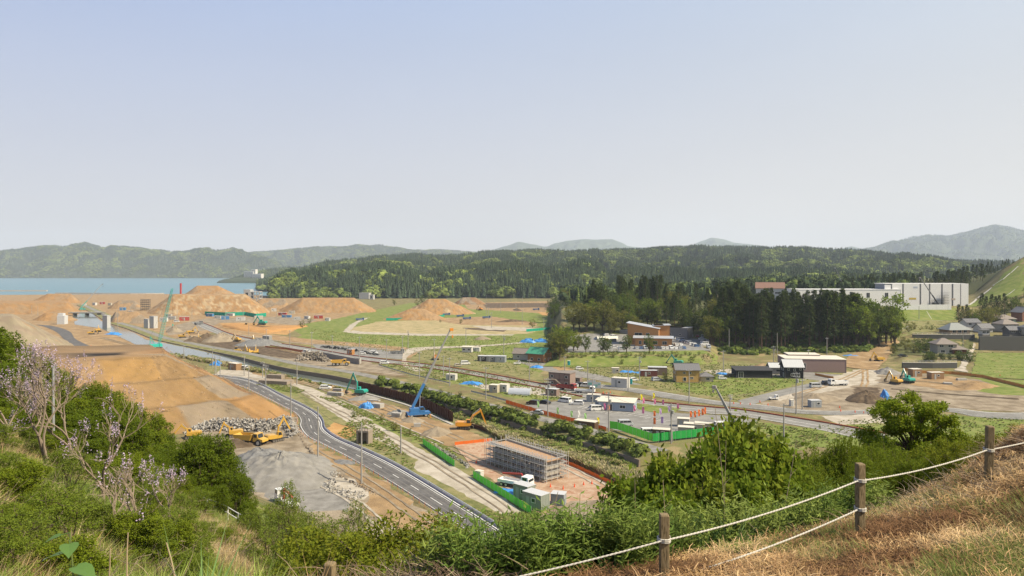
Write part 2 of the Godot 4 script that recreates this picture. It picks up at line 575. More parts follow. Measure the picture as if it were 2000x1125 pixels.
func make_land() -> void:
	# valley floor with the rising ground on the right
	var p := PackedVector3Array()
	var cols := 0
	var d := 84.0
	while d < 1480:
		cols = 0
		var px := -900.0
		while px <= 3000:
			var x := (px - 1000) / F * d
			p.append(Vector3(x, H(x, d), -d))
			cols += 1
			px += 15.0 if px < 1000 or px > 2200 else 7.5
		d += clampf(d * 0.012, 1.5, 12) if d < 340 or d > 600 else 3.0
	G.soil = ground_mat("mixed_soil", 21, [[0.2, lin(0.12, 0.10, 0.05)], [0.42, lin(0.20, 0.16, 0.085)], [0.55, lin(0.13, 0.15, 0.05)], [0.75, lin(0.30, 0.23, 0.13)]], 90)
	struct("ground", grid(p, cols, PackedColorArray(), G.soil), null)
	# the bay
	var wm := m("sea_water", lin(0.07, 0.16, 0.19), 0.32, 0.0)
	wm.normal_enabled = true
	var wn := noise_tex(77, 0.06, 5, [[0, Color.BLACK], [1, Color.WHITE]], 512)
	wn.as_normal_map = true; wn.bump_strength = 3
	wm.normal_texture = wn
	wm.normal_scale = 0.6
	wm.uv1_triplanar = true; wm.uv1_world_triplanar = true
	wm.uv1_scale = Vector3(1.0 / 60, 1.0 / 60, 1.0 / 60)
	var b := MB.new()
	b.quad(Vector3(-9000, 0, -950), Vector3(400, 0, -950), Vector3(400, 0, -9000), Vector3(-9000, 0, -9000))
	struct("sea_water", b, wm)

func make_hills() -> void:
	var fm := m("far_leaves", Color.WHITE, 0.9, 0, 0, true, Color(0.5, 0.5, 0.5))
	conifer_m = [far_conifer(1).mesh(fm), far_conifer(2).mesh(fm)]
	broad_m = [far_broadleaf(3).mesh(fm), far_broadleaf(4).mesh(fm)]
	# far ranges
	hill("mountain_range", [850, 497, 930, 495, 960, 488, 990, 480, 1013, 472, 1040, 477, 1066, 482, 1085, 475, 1110, 470, 1140, 467, 1165, 468, 1195, 467, 1212, 473, 1228, 481, 1250, 483, 1280, 487, 1330, 483, 1352, 478, 1372, 470, 1390, 464, 1412, 467, 1435, 474, 1455, 476, 1500, 481, 1560, 484, 1640, 486, 1662, 481, 1690, 487, 1760, 495], 10500, 8600, 0, 0, 0, 110, 31, {"soil": Color(0.06, 0.08, 0.04)})
	hill("mountain", [1600, 500, 1650, 490, 1700, 484, 1745, 470, 1790, 461, 1815, 457, 1850, 460, 1880, 453, 1915, 444, 1945, 437, 1965, 439, 1990, 446, 2040, 455, 2200, 470, 2500, 480], 9000, 6000, 0, 26000, 16, 130, 32, {"label": "blue hazy mountain behind the white factory"})
	hill("mountain_range", [430, 500, 500, 492, 560, 487, 600, 483, 640, 481, 670, 482, 700, 477, 745, 478, 775, 483, 800, 487, 850, 487, 900, 490, 925, 492, 1000, 497], 8200, 6000, 0, 26000, 15, 120, 33, {"label": "hazy range behind the headland", "bright": 0.15})
	hill("mountain_range", [-500, 500, -200, 488, 0, 490, 30, 486, 60, 482, 85, 479, 125, 479, 150, 474, 165, 473, 185, 479, 205, 481, 217, 477, 235, 481, 265, 483, 300, 487, 322, 489, 350, 491, 367, 490, 385, 485, 402, 482, 420, 488, 440, 487, 455, 484, 470, 487, 500, 496, 540, 510, 580, 540, 640, 548], 6200, 5250, 1, 60000, 14, 90, 34, {"label": "green mountains across the bay", "steep": 0.75, "cols": 260})
	# middle wooded hills
	hill("wooded_hill", [505, 556, 540, 540, 580, 528, 610, 519, 640, 514, 700, 507, 760, 502, 810, 498, 860, 501, 900, 499, 940, 494, 1000, 493, 1050, 489, 1100, 492, 1150, 491, 1200, 489, 1250, 489, 1300, 485, 1350, 483, 1400, 481, 1450, 483, 1500, 485, 1560, 484, 1620, 488, 1680, 491, 1720, 496, 1760, 503, 1800, 508, 1900, 512, 2000, 516, 2300, 510], 2900, 1750, 4, 70000, 15, 55, 35, {"label": "wooded hills behind the valley", "cols": 260})
	hill("wooded_hill", [448, 548, 462, 543, 480, 536, 520, 527, 560, 522, 620, 520, 700, 530], 3500, 3150, 0, 5000, 13, 25, 39, {"label": "hazy low headland behind the seaside hotel"})
	hill("wooded_hill", [590, 540, 640, 527, 690, 517, 740, 507, 790, 511, 840, 521, 880, 519, 930, 509, 985, 503, 1040, 509, 1090, 514, 1150, 504, 1200, 509, 1260, 515, 1320, 502, 1380, 509, 1440, 499, 1500, 508, 1560, 504, 1640, 514, 1720, 522], 2050, 1650, 4, 22000, 14, 40, 44, {"label": "wooded spurs in front of the long hills", "bright": 0.1, "cedar": -0.04})
	hill("wooded_hill", [1640, 520, 1700, 505, 1760, 497, 1810, 500, 1850, 508, 1900, 520, 1960, 528], 2200, 1600, 6, 12000, 14, 35, 36, {"label": "bright wooded hill behind the white factory", "bright": 0.25, "cedar": -0.15})
	hill("wooded_hill", [532, 552, 545, 540, 570, 533, 610, 530, 650, 530, 690, 527, 720, 531, 760, 536, 800, 540, 840, 545], 1330, 1205, 2, 7000, 15, 22, 37, {"label": "wooded headland beside the bay", "cedar": -0.1})
	hill("wooded_hill", [640, 545, 690, 527, 740, 519, 780, 523, 812, 538, 832, 545, 850, 533, 900, 529, 960, 522, 1000, 518, 1040, 523, 1075, 531, 1100, 524, 1135, 513, 1165, 521, 1190, 535, 1260, 530, 1330, 533, 1400, 536, 1500, 532, 1600, 530, 1700, 540], 1480, 1190, 4, 26000, 17, 24, 38, {"label": "dark conifer wood at the far edge of the valley", "cedar": 0.1, "steep": 0.6})

# ------------------------------------------------------------------ valley floor: soils, roads, river, earthworks
var G := {}
var clods := []
func soils() -> void:
	G.tan = ground_mat("tan_earth", 1, [[0.2, lin(0.19, 0.125, 0.068)], [0.45, lin(0.27, 0.185, 0.10)], [0.6, lin(0.32, 0.215, 0.112)], [0.8, lin(0.38, 0.295, 0.195)]], 70)
	G.ochre = ground_mat("ochre_earth", 2, [[0.2, lin(0.30, 0.17, 0.07)], [0.5, lin(0.42, 0.25, 0.10)], [0.8, lin(0.48, 0.31, 0.14)]], 60)
	G.grey = ground_mat("grey_earth", 3, [[0.2, lin(0.15, 0.12, 0.085)], [0.5, lin(0.25, 0.205, 0.15)], [0.75, lin(0.34, 0.29, 0.22)]], 55)
	G.dark = ground_mat("dark_earth", 4, [[0.2, lin(0.055, 0.04, 0.028)], [0.55, lin(0.12, 0.088, 0.06)], [0.8, lin(0.19, 0.145, 0.10)]], 30)
	G.pale = ground_mat("pale_gravel", 5, [[0.2, lin(0.27, 0.24, 0.19)], [0.5, lin(0.38, 0.34, 0.28)], [0.8, lin(0.47, 0.43, 0.37)]], 40)
	G.gravel = ground_mat("grey_gravel", 6, [[0.2, lin(0.15, 0.143, 0.132)], [0.5, lin(0.215, 0.207, 0.192)], [0.8, lin(0.28, 0.27, 0.255)]], 25)
	G.asphalt = ground_mat("asphalt", 7, [[0.2, lin(0.085, 0.082, 0.083)], [0.5, lin(0.115, 0.112, 0.113)], [0.8, lin(0.15, 0.147, 0.145)]], 45, 0.012, 0.85)
	G.lot = ground_mat("worn_asphalt", 8, [[0.2, lin(0.17, 0.165, 0.155)], [0.5, lin(0.215, 0.21, 0.20)], [0.8, lin(0.27, 0.265, 0.25)]], 50, 0.012, 0.88)
	G.grass = ground_mat("meadow_grass", 10, [[0.2, lin(0.10, 0.135, 0.03)], [0.45, lin(0.14, 0.185, 0.042)], [0.62, lin(0.18, 0.21, 0.06)], [0.8, lin(0.25, 0.225, 0.10)]], 60)
	G.dry = ground_mat("dry_grass", 12, [[0.2, lin(0.10, 0.115, 0.04)], [0.42, lin(0.19, 0.18, 0.08)], [0.6, lin(0.27, 0.23, 0.12)], [0.8, lin(0.15, 0.18, 0.055)]], 50)
	G.field = ground_mat("fallow_field", 13, [[0.2, lin(0.22, 0.20, 0.09)], [0.5, lin(0.34, 0.28, 0.155)], [0.75, lin(0.42, 0.34, 0.20)]], 80)
	G.slab = ground_mat("old_floor_slab", 14, [[0.25, lin(0.30, 0.19, 0.125)], [0.45, lin(0.37, 0.25, 0.17)], [0.6, lin(0.44, 0.35, 0.27)], [0.8, lin(0.30, 0.16, 0.10)]], 32)
	G.paint = m("road_paint", lin(0.72, 0.72, 0.70), 0.7, 0, 2.0)
	G.conc = m("concrete", lin(0.42, 0.405, 0.37), 0.9, 0, 6.0)
	G.concd = m("dark_concrete", lin(0.19, 0.18, 0.165), 0.9, 0, 8.0)
	G.river = m("river_water", lin(0.10, 0.115, 0.10), 0.1)
	G.red = m("red_kerb", lin(0.33, 0.10, 0.06), 0.8, 0, 1.5)
	G.white = m("white_steel", lin(0.75, 0.75, 0.74), 0.5, 0, 3.0)
	G.steel = m("galvanised_steel", lin(0.42, 0.43, 0.45), 0.45, 0.6)
	G.rust = m("rusty_steel", lin(0.095, 0.042, 0.028), 0.85, 0, 2.5)
	G.black = m("black_rubber", lin(0.025, 0.025, 0.026), 0.8)
	G.glass = m("dark_glass", lin(0.02, 0.025, 0.03), 0.08)
	G.wood = m("timber", lin(0.36, 0.235, 0.12), 0.85, 0, 1.2)
	G.orange = m("orange_net", lin(0.72, 0.16, 0.035), 0.8, 0, 1.0, false, Color(0.5, 0.5, 0.5))
	G.green_net = m("bright_green_net", lin(0.15, 0.68, 0.08), 0.8, 0, 1.0, false, Color(0.5, 0.5, 0.5))
	G.teal_net = m("teal_net", lin(0.02, 0.32, 0.22), 0.8, 0, 1.0, false, Color(0.4, 0.4, 0.4))
	G.tarp = m("blue_tarpaulin", lin(0.05, 0.25, 0.62), 0.5, 0, 1.5)

func mound(label: String, base: Array, top: Array, h: float, cols: Array, sd := 1, thick := 0.0, n := 10, rings := 12, benches := 0) -> void:
	# base and top outlines as pixels, corner i of one above corner i of the other; thick: front corners only, the back is pushed this far behind
	var bp := pts(base); var tp := pts(top, V + h)
	if thick > 0:
		for i in range(bp.size() - 1, -1, -1):
			bp.append(bp[i] + Vector3(0, 0, -thick - 2 * h)); tp.append(tp[i] + Vector3(0, 0, -thick))
	var k := bp.size()
	var p := PackedVector3Array(); var cl := PackedColorArray()
	var cen := Vector3.ZERO
	for q in tp: cen += q / k
	for j in rings + 1:
		var t := float(j) / rings
		for i in k * n + 1:
			var e := (i / n) % k; var f := float(i % n) / n
			var a := bp[e].lerp(bp[(e + 1) % k], f); var b := tp[e].lerp(tp[(e + 1) % k], f)
			var q := a.lerp(b, t)
			var berm := false
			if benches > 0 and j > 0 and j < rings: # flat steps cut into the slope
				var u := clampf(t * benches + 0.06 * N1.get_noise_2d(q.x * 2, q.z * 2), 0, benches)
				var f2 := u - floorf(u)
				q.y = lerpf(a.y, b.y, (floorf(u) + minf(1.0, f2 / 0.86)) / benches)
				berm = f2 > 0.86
			var w := N1.get_noise_3d(q.x * 3 + sd * 40, q.y * 5, q.z * 3) * h * 0.05 + N1.get_noise_2d(q.x * 14, q.z * 14) * h * 0.02
			q += Vector3(w, w * 0.7 if j > 0 else -0.4, w)
			p.append(q)
			if j > 0: clods.append(q + Vector3(R.randfn() * 1.6, R.randf_range(-0.05, 0.1), R.randfn() * 1.6))
			var panel := int(clampf(t * 3.0 + 0.25 * N1.get_noise_2d(q.x * 2, q.z * 2), 0, 2.99)) * 4 + int((i + 3.0 * N1.get_noise_2d(q.x, q.z + 80)) / n / 1.5) * 5 # each bench face was filled with soil from another pit
			var band: Color = cols[posmod(panel, cols.size())]
			var g := 1 + 0.22 * N1.get_noise_2d(q.x * 5, q.z * 5 + q.y * 9) + 0.1 * N1.get_noise_2d(q.x * 40, q.z * 40)
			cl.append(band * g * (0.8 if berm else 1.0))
	for j in 2:
		for i in k * n + 1:
			var q := p[rings * (k * n + 1) + i].lerp(cen + Vector3(0, 0.25, 0), 0.55 if j == 0 else 1.0)
			p.append(q); cl.append(cols[-1] * (1 + 0.2 * N1.get_noise_2d(q.x * 5, q.z * 5)))
	var mt := m("heaped_soil", Color.WHITE, 0.95, 0, 5.0, true)
	var o := struct("earth_mound", grid(p, k * n + 1, cl, mt), null)
	o.set_meta("label", label)

func round_mound(label: String, l: float, r: float, yb: float, tl: float, tr: float, yt: float, cols: Array) -> void: # flat-topped mound: foot and top as photo columns and rows; its height follows from a slope of 1 in 1.7
	var d0 := (EYE - V) * F / (yb - HY)
	var k := (yt - HY) / F
	var h := (EYE - V - k * d0) / (1 + 1.7 * k)
	var d1 := d0 + 1.7 * h
	var deep := clampf((tr - tl) / F * d1 * 0.6, 6, 60 if yb < 640 else 20)
	var p := PackedVector3Array(); var cl := PackedColorArray()
	var nx := 90; var nz := 46
	for j in nz:
		var z := lerpf(d0 - 1, d1 + deep + 1.9 * h, float(j) / (nz - 1))
		for i in nx:
			var px := lerpf(l - 2, r + 2, float(i) / (nx - 1))
			var x := (px - 1000) / F * z
			var ex := (tl - px) / (tl - l) if px < tl else maxf(0, (px - tr) / (r - tr))
			var ez := (d1 - z) / (d1 - d0) if z < d1 else maxf(0, (z - d1 - deep) / (1.8 * h))
			var e := sqrt(ex * ex + ez * ez) * (1 + 0.12 * N1.get_noise_2d(x * 1.5, z * 1.5))
			var gully := absf(N1.get_noise_2d(x * 9, z * 3)) * 0.06 * clampf(e * 3, 0, 1)
			var f := clampf(1 - maxf(0, e - 0.03) - gully, 0, 1)
			var y := V - 0.3 + h * f + N1.get_noise_2d(x * 10, z * 10) * 0.35
			p.append(Vector3(x, y, -z))
			if f > 0.02 and R.randf() < 0.12: clods.append(Vector3(x + R.randfn() * 0.4, y + 0.05, -z))
			var band: Color = cols[clampi(int((0.5 + 0.9 * N1.get_noise_2d(x * 2.2 + l, z * 2.2)) * cols.size()), 0, cols.size() - 1)] # tipped loads of different soil lie side by side
			cl.append(band * (1 + 0.25 * N1.get_noise_2d(x * 6, z * 6) + 0.12 * N1.get_noise_2d(x * 30, z * 30)))
	struct("earth_mound", grid(p, nx, cl, m("heaped_soil", Color.WHITE, 0.95, 0, 5.0, true)), null).set_meta("label", label)

func ruts(line: Array, wide: float, mat: Material, n := 2) -> void: # wheel tracks pressed into bare ground
	var q := smooth_line(pts(line), 8)
	lift += 0.0016
	for k in n:
		var off := (k - (n - 1) / 2.0) * 1.9
		var b := MB.new()
		for i in q.size() - 1:
			var t := (q[i + 1] - q[i]).normalized(); var s := Vector3(-t.z, 0, t.x)
			var o0 := s * (off + 0.5 * N1.get_noise_2d(q[i].x * 12, q[i].z * 12 + k * 40)); var o1 := s * (off + 0.5 * N1.get_noise_2d(q[i + 1].x * 12, q[i + 1].z * 12 + k * 40))
			var u := Vector3(0, lift, 0); var w := s * wide * 0.5 * (1 + 0.6 * N1.get_noise_2d(q[i].x * 20, q[i].z * 20)); var w2 := s * wide * 0.5 * (1 + 0.6 * N1.get_noise_2d(q[i + 1].x * 20, q[i + 1].z * 20))
			b.quad(q[i] + o0 + u + w, q[i + 1] + o1 + u + w2, q[i + 1] + o1 + u - w2, q[i] + o0 + u - w)
		struct("wheel_rut", b, mat)

func strip_on(called: String, a: Array, w: float, mat: Material, by := 0.2) -> void: # a narrow band following the ground between pixels
	var b := MB.new()
	var l := PackedVector3Array()
	for i in range(0, a.size(), 2): l.append(P(a[i], a[i + 1]))
	var f := PackedVector3Array()
	for i in l.size() - 1:
		for k in 8:
			var q := l[i].lerp(l[i + 1], k / 8.0); q.y = H(q.x, -q.z) + by
			f.append(q)
	f.append(l[-1] + Vector3(0, by, 0))
	profile(f, [[-w / 2, -0.3], [-w / 2, 0], [w / 2, 0], [w / 2, -0.3]], b)
	struct(called, b, mat)

func heap(called: String, label: String, px: float, py: float, rx: float, rz: float, h: float, mat: Material, turn := 0.0, sd := 1, group := "") -> MeshInstance3D: # a loose conical heap
	var p := PackedVector3Array()
	var c := W(px, py); var n := 56; var rings := 20
	for j in rings + 1:
		var t := float(j) / rings
		for i in n + 1:
			var a := TAU * (i % n) / n
			var k := 1 + 0.28 * N1.get_noise_2d(cos(a) * 40 + sd * 50, sin(a) * 40) + 0.1 * N1.get_noise_2d(cos(a) * 200 + sd * 50, sin(a) * 200)
			var q := Vector3(cos(a) * rx * k * (1 - t), 0, sin(a) * rz * k * (1 - t)).rotated(Vector3.UP, turn)
			q.y = h * (t - 0.12 * t * t * t) * (1 + 0.22 * N1.get_noise_2d(q.x * 16 + sd * 9, q.z * 16)) + 0.12 * h * N1.get_noise_2d(q.x * 90, q.z * 90 + sd) * t - (0.3 if j == 0 else 0.0)
			p.append(q)
	var o := part(called, grid(p, n + 1, PackedColorArray(), mat), null, self)
	o.position = c
	if label: tag(o, label, "heap", group)
	else: o.set_meta("kind", "structure")
	return o

func rubble(called: String, label: String, line: Array, wide: float, high: float, n: int, size: float, sd: int, tone := Color(0.42, 0.39, 0.35)) -> void: # broken stones heaped along a line
	var r := RandomNumberGenerator.new(); r.seed = sd
	var q := smooth_line(pts(line), 4)
	var b := MB.new()
	for i in n:
		var f := r.randf() * (q.size() - 1.01)
		var k := int(f)
		var o := q[k].lerp(q[k + 1], f - k)
		var off := clampf(r.randfn() * 0.42, -1, 1)
		var end := minf(1, 4 * minf(f, q.size() - 1 - f) / q.size() + 0.25)
		o += Vector3(r.randfn() * wide * 0.1, 0, off * wide) + Vector3(0, high * (1 - absf(off)) * end * r.randf_range(0.3, 1.0), 0)
		var s := size * r.randf_range(0.4, 1.5)
		var g := r.randf_range(0.7, 1.25)
		b.col = tone * g
		var bs := Basis.from_euler(Vector3(r.randf() * TAU, r.randf() * TAU, r.randf() * TAU))
		var c := []
		for e in [Vector3(1, 0, 0), Vector3(-1, 0, 0), Vector3(0, 1, 0), Vector3(0, -1, 0), Vector3(0, 0, 1), Vector3(0, 0, -1)]:
			c.append(o + bs * (e * s * Vector3(0.7, 0.35, 0.5) * r.randf_range(0.7, 1.3)))
		for t in [[0, 2, 4], [2, 1, 4], [1, 3, 4], [3, 0, 4], [2, 0, 5], [1, 2, 5], [3, 1, 5], [0, 3, 5]]: b.tri(c[t[0]], c[t[1]], c[t[2]])
	var o := part(called, b, m("rubble_stone", Color.WHITE, 0.9, 0, 1.5, true), self)
	tag(o, label, "rubble", "", "stuff")

func fence_line(called: String, label: String, w: PackedVector3Array, h: float, mat: Material, post: Material, step := 2.0, low := 0.05, cat := "fence", group := "") -> Node3D: # posts with a panel of sheet or net between each two
	var t := thing(called, label, cat, group, w[0])
	var o := w[0]
	var gone := 0.0
	var spots := [w[0]]
	for i in w.size() - 1:
		var l := w[i].distance_to(w[i + 1])
		var k := maxi(1, int(round(l / step)))
		for j in k: spots.append(w[i].lerp(w[i + 1], float(j + 1) / k))
	for i in spots.size():
		var p: Vector3 = spots[i] - o
		var b := MB.new()
		b.tube(p - Vector3(0, 0.1, 0), p + Vector3(0, h + 0.08, 0), 0.035, 0.035, 5)
		part("post", b, post, t)
		if i + 1 < spots.size():
			var q: Vector3 = spots[i + 1] - o
			var c := MB.new()
			var mid := (p + q) / 2 + (q - p).cross(Vector3.UP).normalized() * R.randf_range(-0.09, 0.09)
			var d1 := Vector3(0, low, 0); var d2 := Vector3(0, h - R.randf_range(0, 0.08), 0); var d3 := Vector3(0, h, 0)
			c.quad(p + d1, mid + d1, mid + d2, p + d3); c.quad(mid + d1, q + d1, q + d3, mid + d2)
			part("panel", c, mat, t)
	return t

func make_valley() -> void:
	soils()
	# ---- soils, back to front; each outline as photo pixels on the valley floor
	for s in [
		["earthworks_ground", "tan", [-500, 578, 0, 576, 300, 574, 560, 578, 700, 598, 760, 612, 620, 628, 560, 640, 430, 646, 330, 668, 250, 700, 100, 760, -500, 800], 2.0],
		["meadow", "grass", [560, 636, 640, 626, 740, 604, 800, 592, 1090, 592, 1100, 640, 1080, 700, 1050, 740, 900, 716, 760, 690, 640, 682, 560, 668, 590, 655], 3.0],
		["fallow_field", "field", [690, 640, 740, 628, 860, 624, 1000, 632, 1070, 640, 1030, 652, 860, 655, 720, 652, 678, 646], 2.0],
		["earthworks_ground", "tan", [905, 592, 1070, 588, 1085, 600, 1060, 612, 960, 606, 915, 604], 2.0],
		["earthworks_ground", "dark", [940, 592, 1065, 592, 1075, 600, 950, 602], 2.0],
		["earthworks_ground", "tan", [830, 622, 960, 618, 1045, 630, 1050, 636, 900, 634], 2.0],
		["earthworks_ground", "ochre", [1050, 610, 1110, 610, 1112, 618, 1060, 616], 1.0],
		["earthworks_ground", "dark", [905, 640, 990, 642, 985, 648, 910, 643], 1.5],
		["earthworks_ground", "pale", [920, 636, 1040, 640, 1042, 646, 950, 644], 1.5],
		["track", "pale", [708, 622, 722, 620, 700, 630, 690, 640, 682, 650, 670, 648, 684, 634], 0.8],
		["track", "pale", [680, 650, 700, 652, 820, 656, 1000, 655, 1005, 653, 830, 652, 710, 648, 690, 645], 0.5],
		["earthworks_ground", "ochre", [430, 632, 470, 630, 520, 634, 585, 640, 560, 654, 520, 652, 480, 648, 440, 642], 1.0],
		["earthworks_ground", "grey", [400, 622, 560, 618, 620, 625, 585, 636, 520, 630, 430, 630, 400, 645, 330, 655, 320, 640], 1.5],
		["haul_track", "tan", [440, 642, 520, 652, 600, 662, 700, 670, 790, 678, 830, 690, 800, 700, 700, 682, 600, 674, 520, 664, 440, 652], 1.0],
		["earthworks_ground", "grey", [340, 660, 400, 655, 470, 660, 540, 680, 640, 690, 720, 706, 790, 732, 770, 734, 640, 722, 560, 710, 470, 694, 380, 676], 1.5],
		["earthworks_ground", "dark", [370, 664, 430, 660, 500, 674, 610, 694, 640, 704, 560, 700, 450, 686, 390, 676], 1.5],
		["verge", "grass", [500, 664, 560, 676, 640, 690, 640, 694, 560, 684, 500, 670], 1.0],
		["storage_yard", "lot", [610, 672, 700, 678, 800, 690, 780, 702, 690, 694, 620, 682], 1.0],
		["verge", "dry", [830, 680, 940, 690, 1060, 730, 1060, 746, 960, 726, 840, 706, 800, 700], 1.5],
		["verge", "grass", [820, 706, 1000, 738, 1140, 770, 1060, 786, 1010, 778, 900, 752, 790, 728, 740, 712], 1.5],
		["verge", "dry", [750, 710, 870, 730, 860, 742, 770, 724], 1.5],
		["yard", "pale", [900, 744, 960, 752, 1050, 756, 1130, 772, 1090, 776, 1000, 766, 940, 760], 1.0],
		["yard", "gravel", [1005, 706, 1090, 712, 1150, 722, 1240, 740, 1290, 752, 1220, 752, 1120, 734, 1060, 724], 1.5],
		["yard", "tan", [1060, 700, 1100, 704, 1130, 722, 1090, 724], 1.5],
		["meadow", "dry", [1080, 712, 1400, 706, 1520, 712, 1640, 724, 1690, 735, 1560, 752, 1440, 786, 1300, 764, 1220, 744], 2.0],
		["meadow", "grass", [1300, 740, 1450, 732, 1580, 742, 1500, 766, 1400, 774, 1330, 764], 2.0],
		["yard", "pale", [1370, 724, 1440, 720, 1440, 728, 1400, 732], 1.0],
		["yard", "gravel", [1440, 716, 1520, 712, 1570, 726, 1640, 732, 1620, 745, 1560, 740, 1480, 730], 1.0],
		["earthworks_ground", "grey", [1480, 790, 1540, 768, 1600, 750, 1690, 722, 1760, 726, 1900, 740, 2100, 760, 2300, 790, 2000, 806, 1850, 797, 1730, 799, 1640, 806, 1560, 800], 2.0],
		["earthworks_ground", "tan", [1770, 738, 1860, 735, 1935, 752, 1930, 765, 1850, 762, 1780, 752], 2.0],
		["earthworks_ground", "dark", [1670, 756, 1720, 757, 1722, 778, 1700, 784, 1662, 782], 1.5],
		["meadow", "grass", [1900, 738, 2100, 748, 2300, 770, 2100, 775, 1960, 772, 1905, 764, 1935, 752], 2.0],
		["haul_track", "pale", [1500, 772, 1600, 744, 1660, 726, 1690, 715, 1716, 722, 1714, 752, 1680, 752, 1600, 768, 1520, 784], 1.5],
		["meadow", "grass", [1640, 822, 1840, 812, 2100, 822, 2300, 850, 2000, 900, 1700, 880, 1500, 870, 1560, 840], 2.0],
		["verge", "pale", [1600, 812, 1720, 808, 1740, 826, 1640, 830], 1.0],
		["meadow", "grass", [1470, 822, 1560, 836, 1620, 850, 1560, 880, 1440, 860, 1400, 840], 1.5],
		["riverbank_grass", "grass", [300, 684, 360, 690, 450, 706, 560, 734, 700, 764, 680, 770, 600, 750, 520, 730, 430, 710, 330, 694], 1.0],
		["earthworks_ground", "tan", [430, 712, 520, 734, 560, 736, 640, 748, 700, 770, 790, 800, 890, 832, 960, 858, 1000, 872, 960, 900, 900, 880, 860, 862, 800, 840, 740, 812, 690, 788, 640, 764, 600, 752, 500, 736], 1.2],
		["verge", "dry", [400, 712, 440, 720, 500, 738, 590, 760, 700, 800, 820, 860, 960, 930, 1060, 1010, 980, 1040, 900, 990, 780, 920, 640, 830, 570, 785, 480, 745, 400, 735], 1.2],
		["verge", "grass", [618, 772, 650, 776, 740, 812, 820, 850, 880, 876, 900, 900, 850, 880, 780, 850, 700, 812, 640, 785], 1.0],
		["verge", "grass", [500, 752, 560, 748, 600, 764, 580, 770, 540, 764], 1.0],
		["track", "pale", [430, 722, 480, 724, 500, 732, 560, 744, 610, 758, 660, 780, 747, 836, 819, 876, 890, 914, 975, 968, 1040, 1012, 1020, 1024, 950, 990, 901, 964, 849, 935, 806, 915, 814, 898, 775, 881, 706, 842, 640, 800, 600, 770, 540, 752, 470, 738, 420, 732], 0.5],
		["roadside_yard", "ochre", [650, 826, 690, 834, 700, 848, 670, 858, 650, 852, 640, 838], 1.0],
		["roadside_yard", "grey", [380, 845, 450, 830, 570, 806, 585, 830, 600, 858, 700, 912, 800, 975, 930, 1066, 800, 1120, 640, 1090, 500, 1000, 420, 900], 1.5],
		["roadside_yard", "tan", [596, 860, 680, 900, 790, 970, 900, 1050, 860, 1080, 790, 1060, 700, 990, 720, 960, 660, 910, 620, 885], 1.5],
		["roadside_yard", "gravel", [470, 900, 520, 878, 560, 880, 600, 905, 650, 940, 680, 965, 690, 1000, 600, 1000, 520, 970], 1.5],
		["roadside_yard", "pale", [640, 930, 690, 938, 730, 962, 700, 980, 660, 965], 1.0],
		["yard", "pale", [1110, 832, 1190, 850, 1260, 872, 1300, 880, 1280, 905, 1200, 885, 1140, 862], 1.5],
		["riverbank_grass", "dry", [900, 835, 1000, 862, 1090, 890, 1240, 935, 1300, 960, 1240, 985, 1100, 900, 960, 856], 1.5],
		["floor_slab", "slab", [887, 868, 962, 861, 1010, 872, 1089, 897, 1228, 962, 1190, 975, 1120, 980, 1069, 992, 985, 952, 924, 916], 0.3],
		["yard", "grey", [1070, 992, 1120, 980, 1230, 966, 1300, 985, 1200, 1040, 1050, 1040], 1.0],
	]:
		sheet(s[0], pts(s[2]), G[s[1]], s[3])
	# river
	sheet("river_water", pts([140, 610, 178, 610, 203, 632, 235, 640, 262, 650, 285, 664, 330, 672, 385, 684, 454, 699, 510, 715, 570, 729, 650, 742, 720, 758, 690, 760, 640, 750, 560, 737, 480, 719, 420, 705, 350, 693, 300, 683, 262, 672, 226, 654, 195, 641, 146, 634]), G.river, 0.5)
	# levee on the far bank: retaining wall, grassy slope, gravel road on top
	var bank := smooth_line(pts([150, 596, 180, 612, 212, 631, 246, 642, 272, 652, 300, 663, 335, 671, 382, 681, 454, 698, 510, 714, 570, 728, 650, 741, 720, 757, 800, 778, 850, 793, 900, 808, 960, 824, 1000, 836, 1080, 858, 1160, 882, 1250, 912]), 5)
	var grow := []
	for q in bank: grow.append(lerpf(0.32, 1.0, smoothstep(-190, -110, q.x)))
	G.bank = bank
	struct("levee_wall", profile(bank, [[0.5, -0.3], [0.3, 1.7], [-0.1, 1.7], [-0.1, -0.3]], null, grow), wallm("bankwall", 0.23, 0.185, 0.14))
	struct("levee", profile(bank, [[-0.1, 0.2], [-0.11, 1.65], [-4.0, 2.6], [-9.5, 2.65], [-13.0, 0.0]], null, grow), G.dry)
	struct("levee_road", profile(bank, [[-4.3, 2.66], [-4.4, 2.69], [-9.1, 2.70], [-9.2, 2.66]], null, grow), G.gravel)
	# ---- main road with its markings
	var rl := pts([400, 741, 430, 745, 470, 755, 510, 773, 550, 793, 576, 807, 586, 820, 585, 834, 600, 853, 631, 869, 689, 899, 775, 950, 900, 1031, 960, 1072, 1060, 1140])
	var rr := pts([400, 734, 428, 736, 470, 741, 505, 752, 545, 773, 590, 795, 616, 811, 626, 824, 630, 840, 656, 859, 706, 881, 775, 915, 900, 991, 980, 1042, 1080, 1110])
	lift += 0.006
	struct("road", ribbon(rl, rr, 0, 1, lift), G.asphalt)
	var worn := ground_mat("asphalt_worn", 17, [[0.2, lin(0.12, 0.116, 0.112)], [0.5, lin(0.145, 0.14, 0.135)], [0.8, lin(0.18, 0.172, 0.162)]], 18, 0.012, 0.85)
	for e in [[0.14, 0.2], [0.34, 0.4], [0.6, 0.66], [0.8, 0.86]]: struct("wheel_path", ribbon(rl, rr, e[0], e[1], lift + 0.002), worn)
	struct("road_edge_line", ribbon(rl, rr, 0.055, 0.08, lift + 0.004), G.paint)
	struct("road_edge_line", ribbon(rl, rr, 0.92, 0.945, lift + 0.004), G.paint)
	var ll := smooth_line(rl, 24); var l2 := smooth_line(rr, 24)
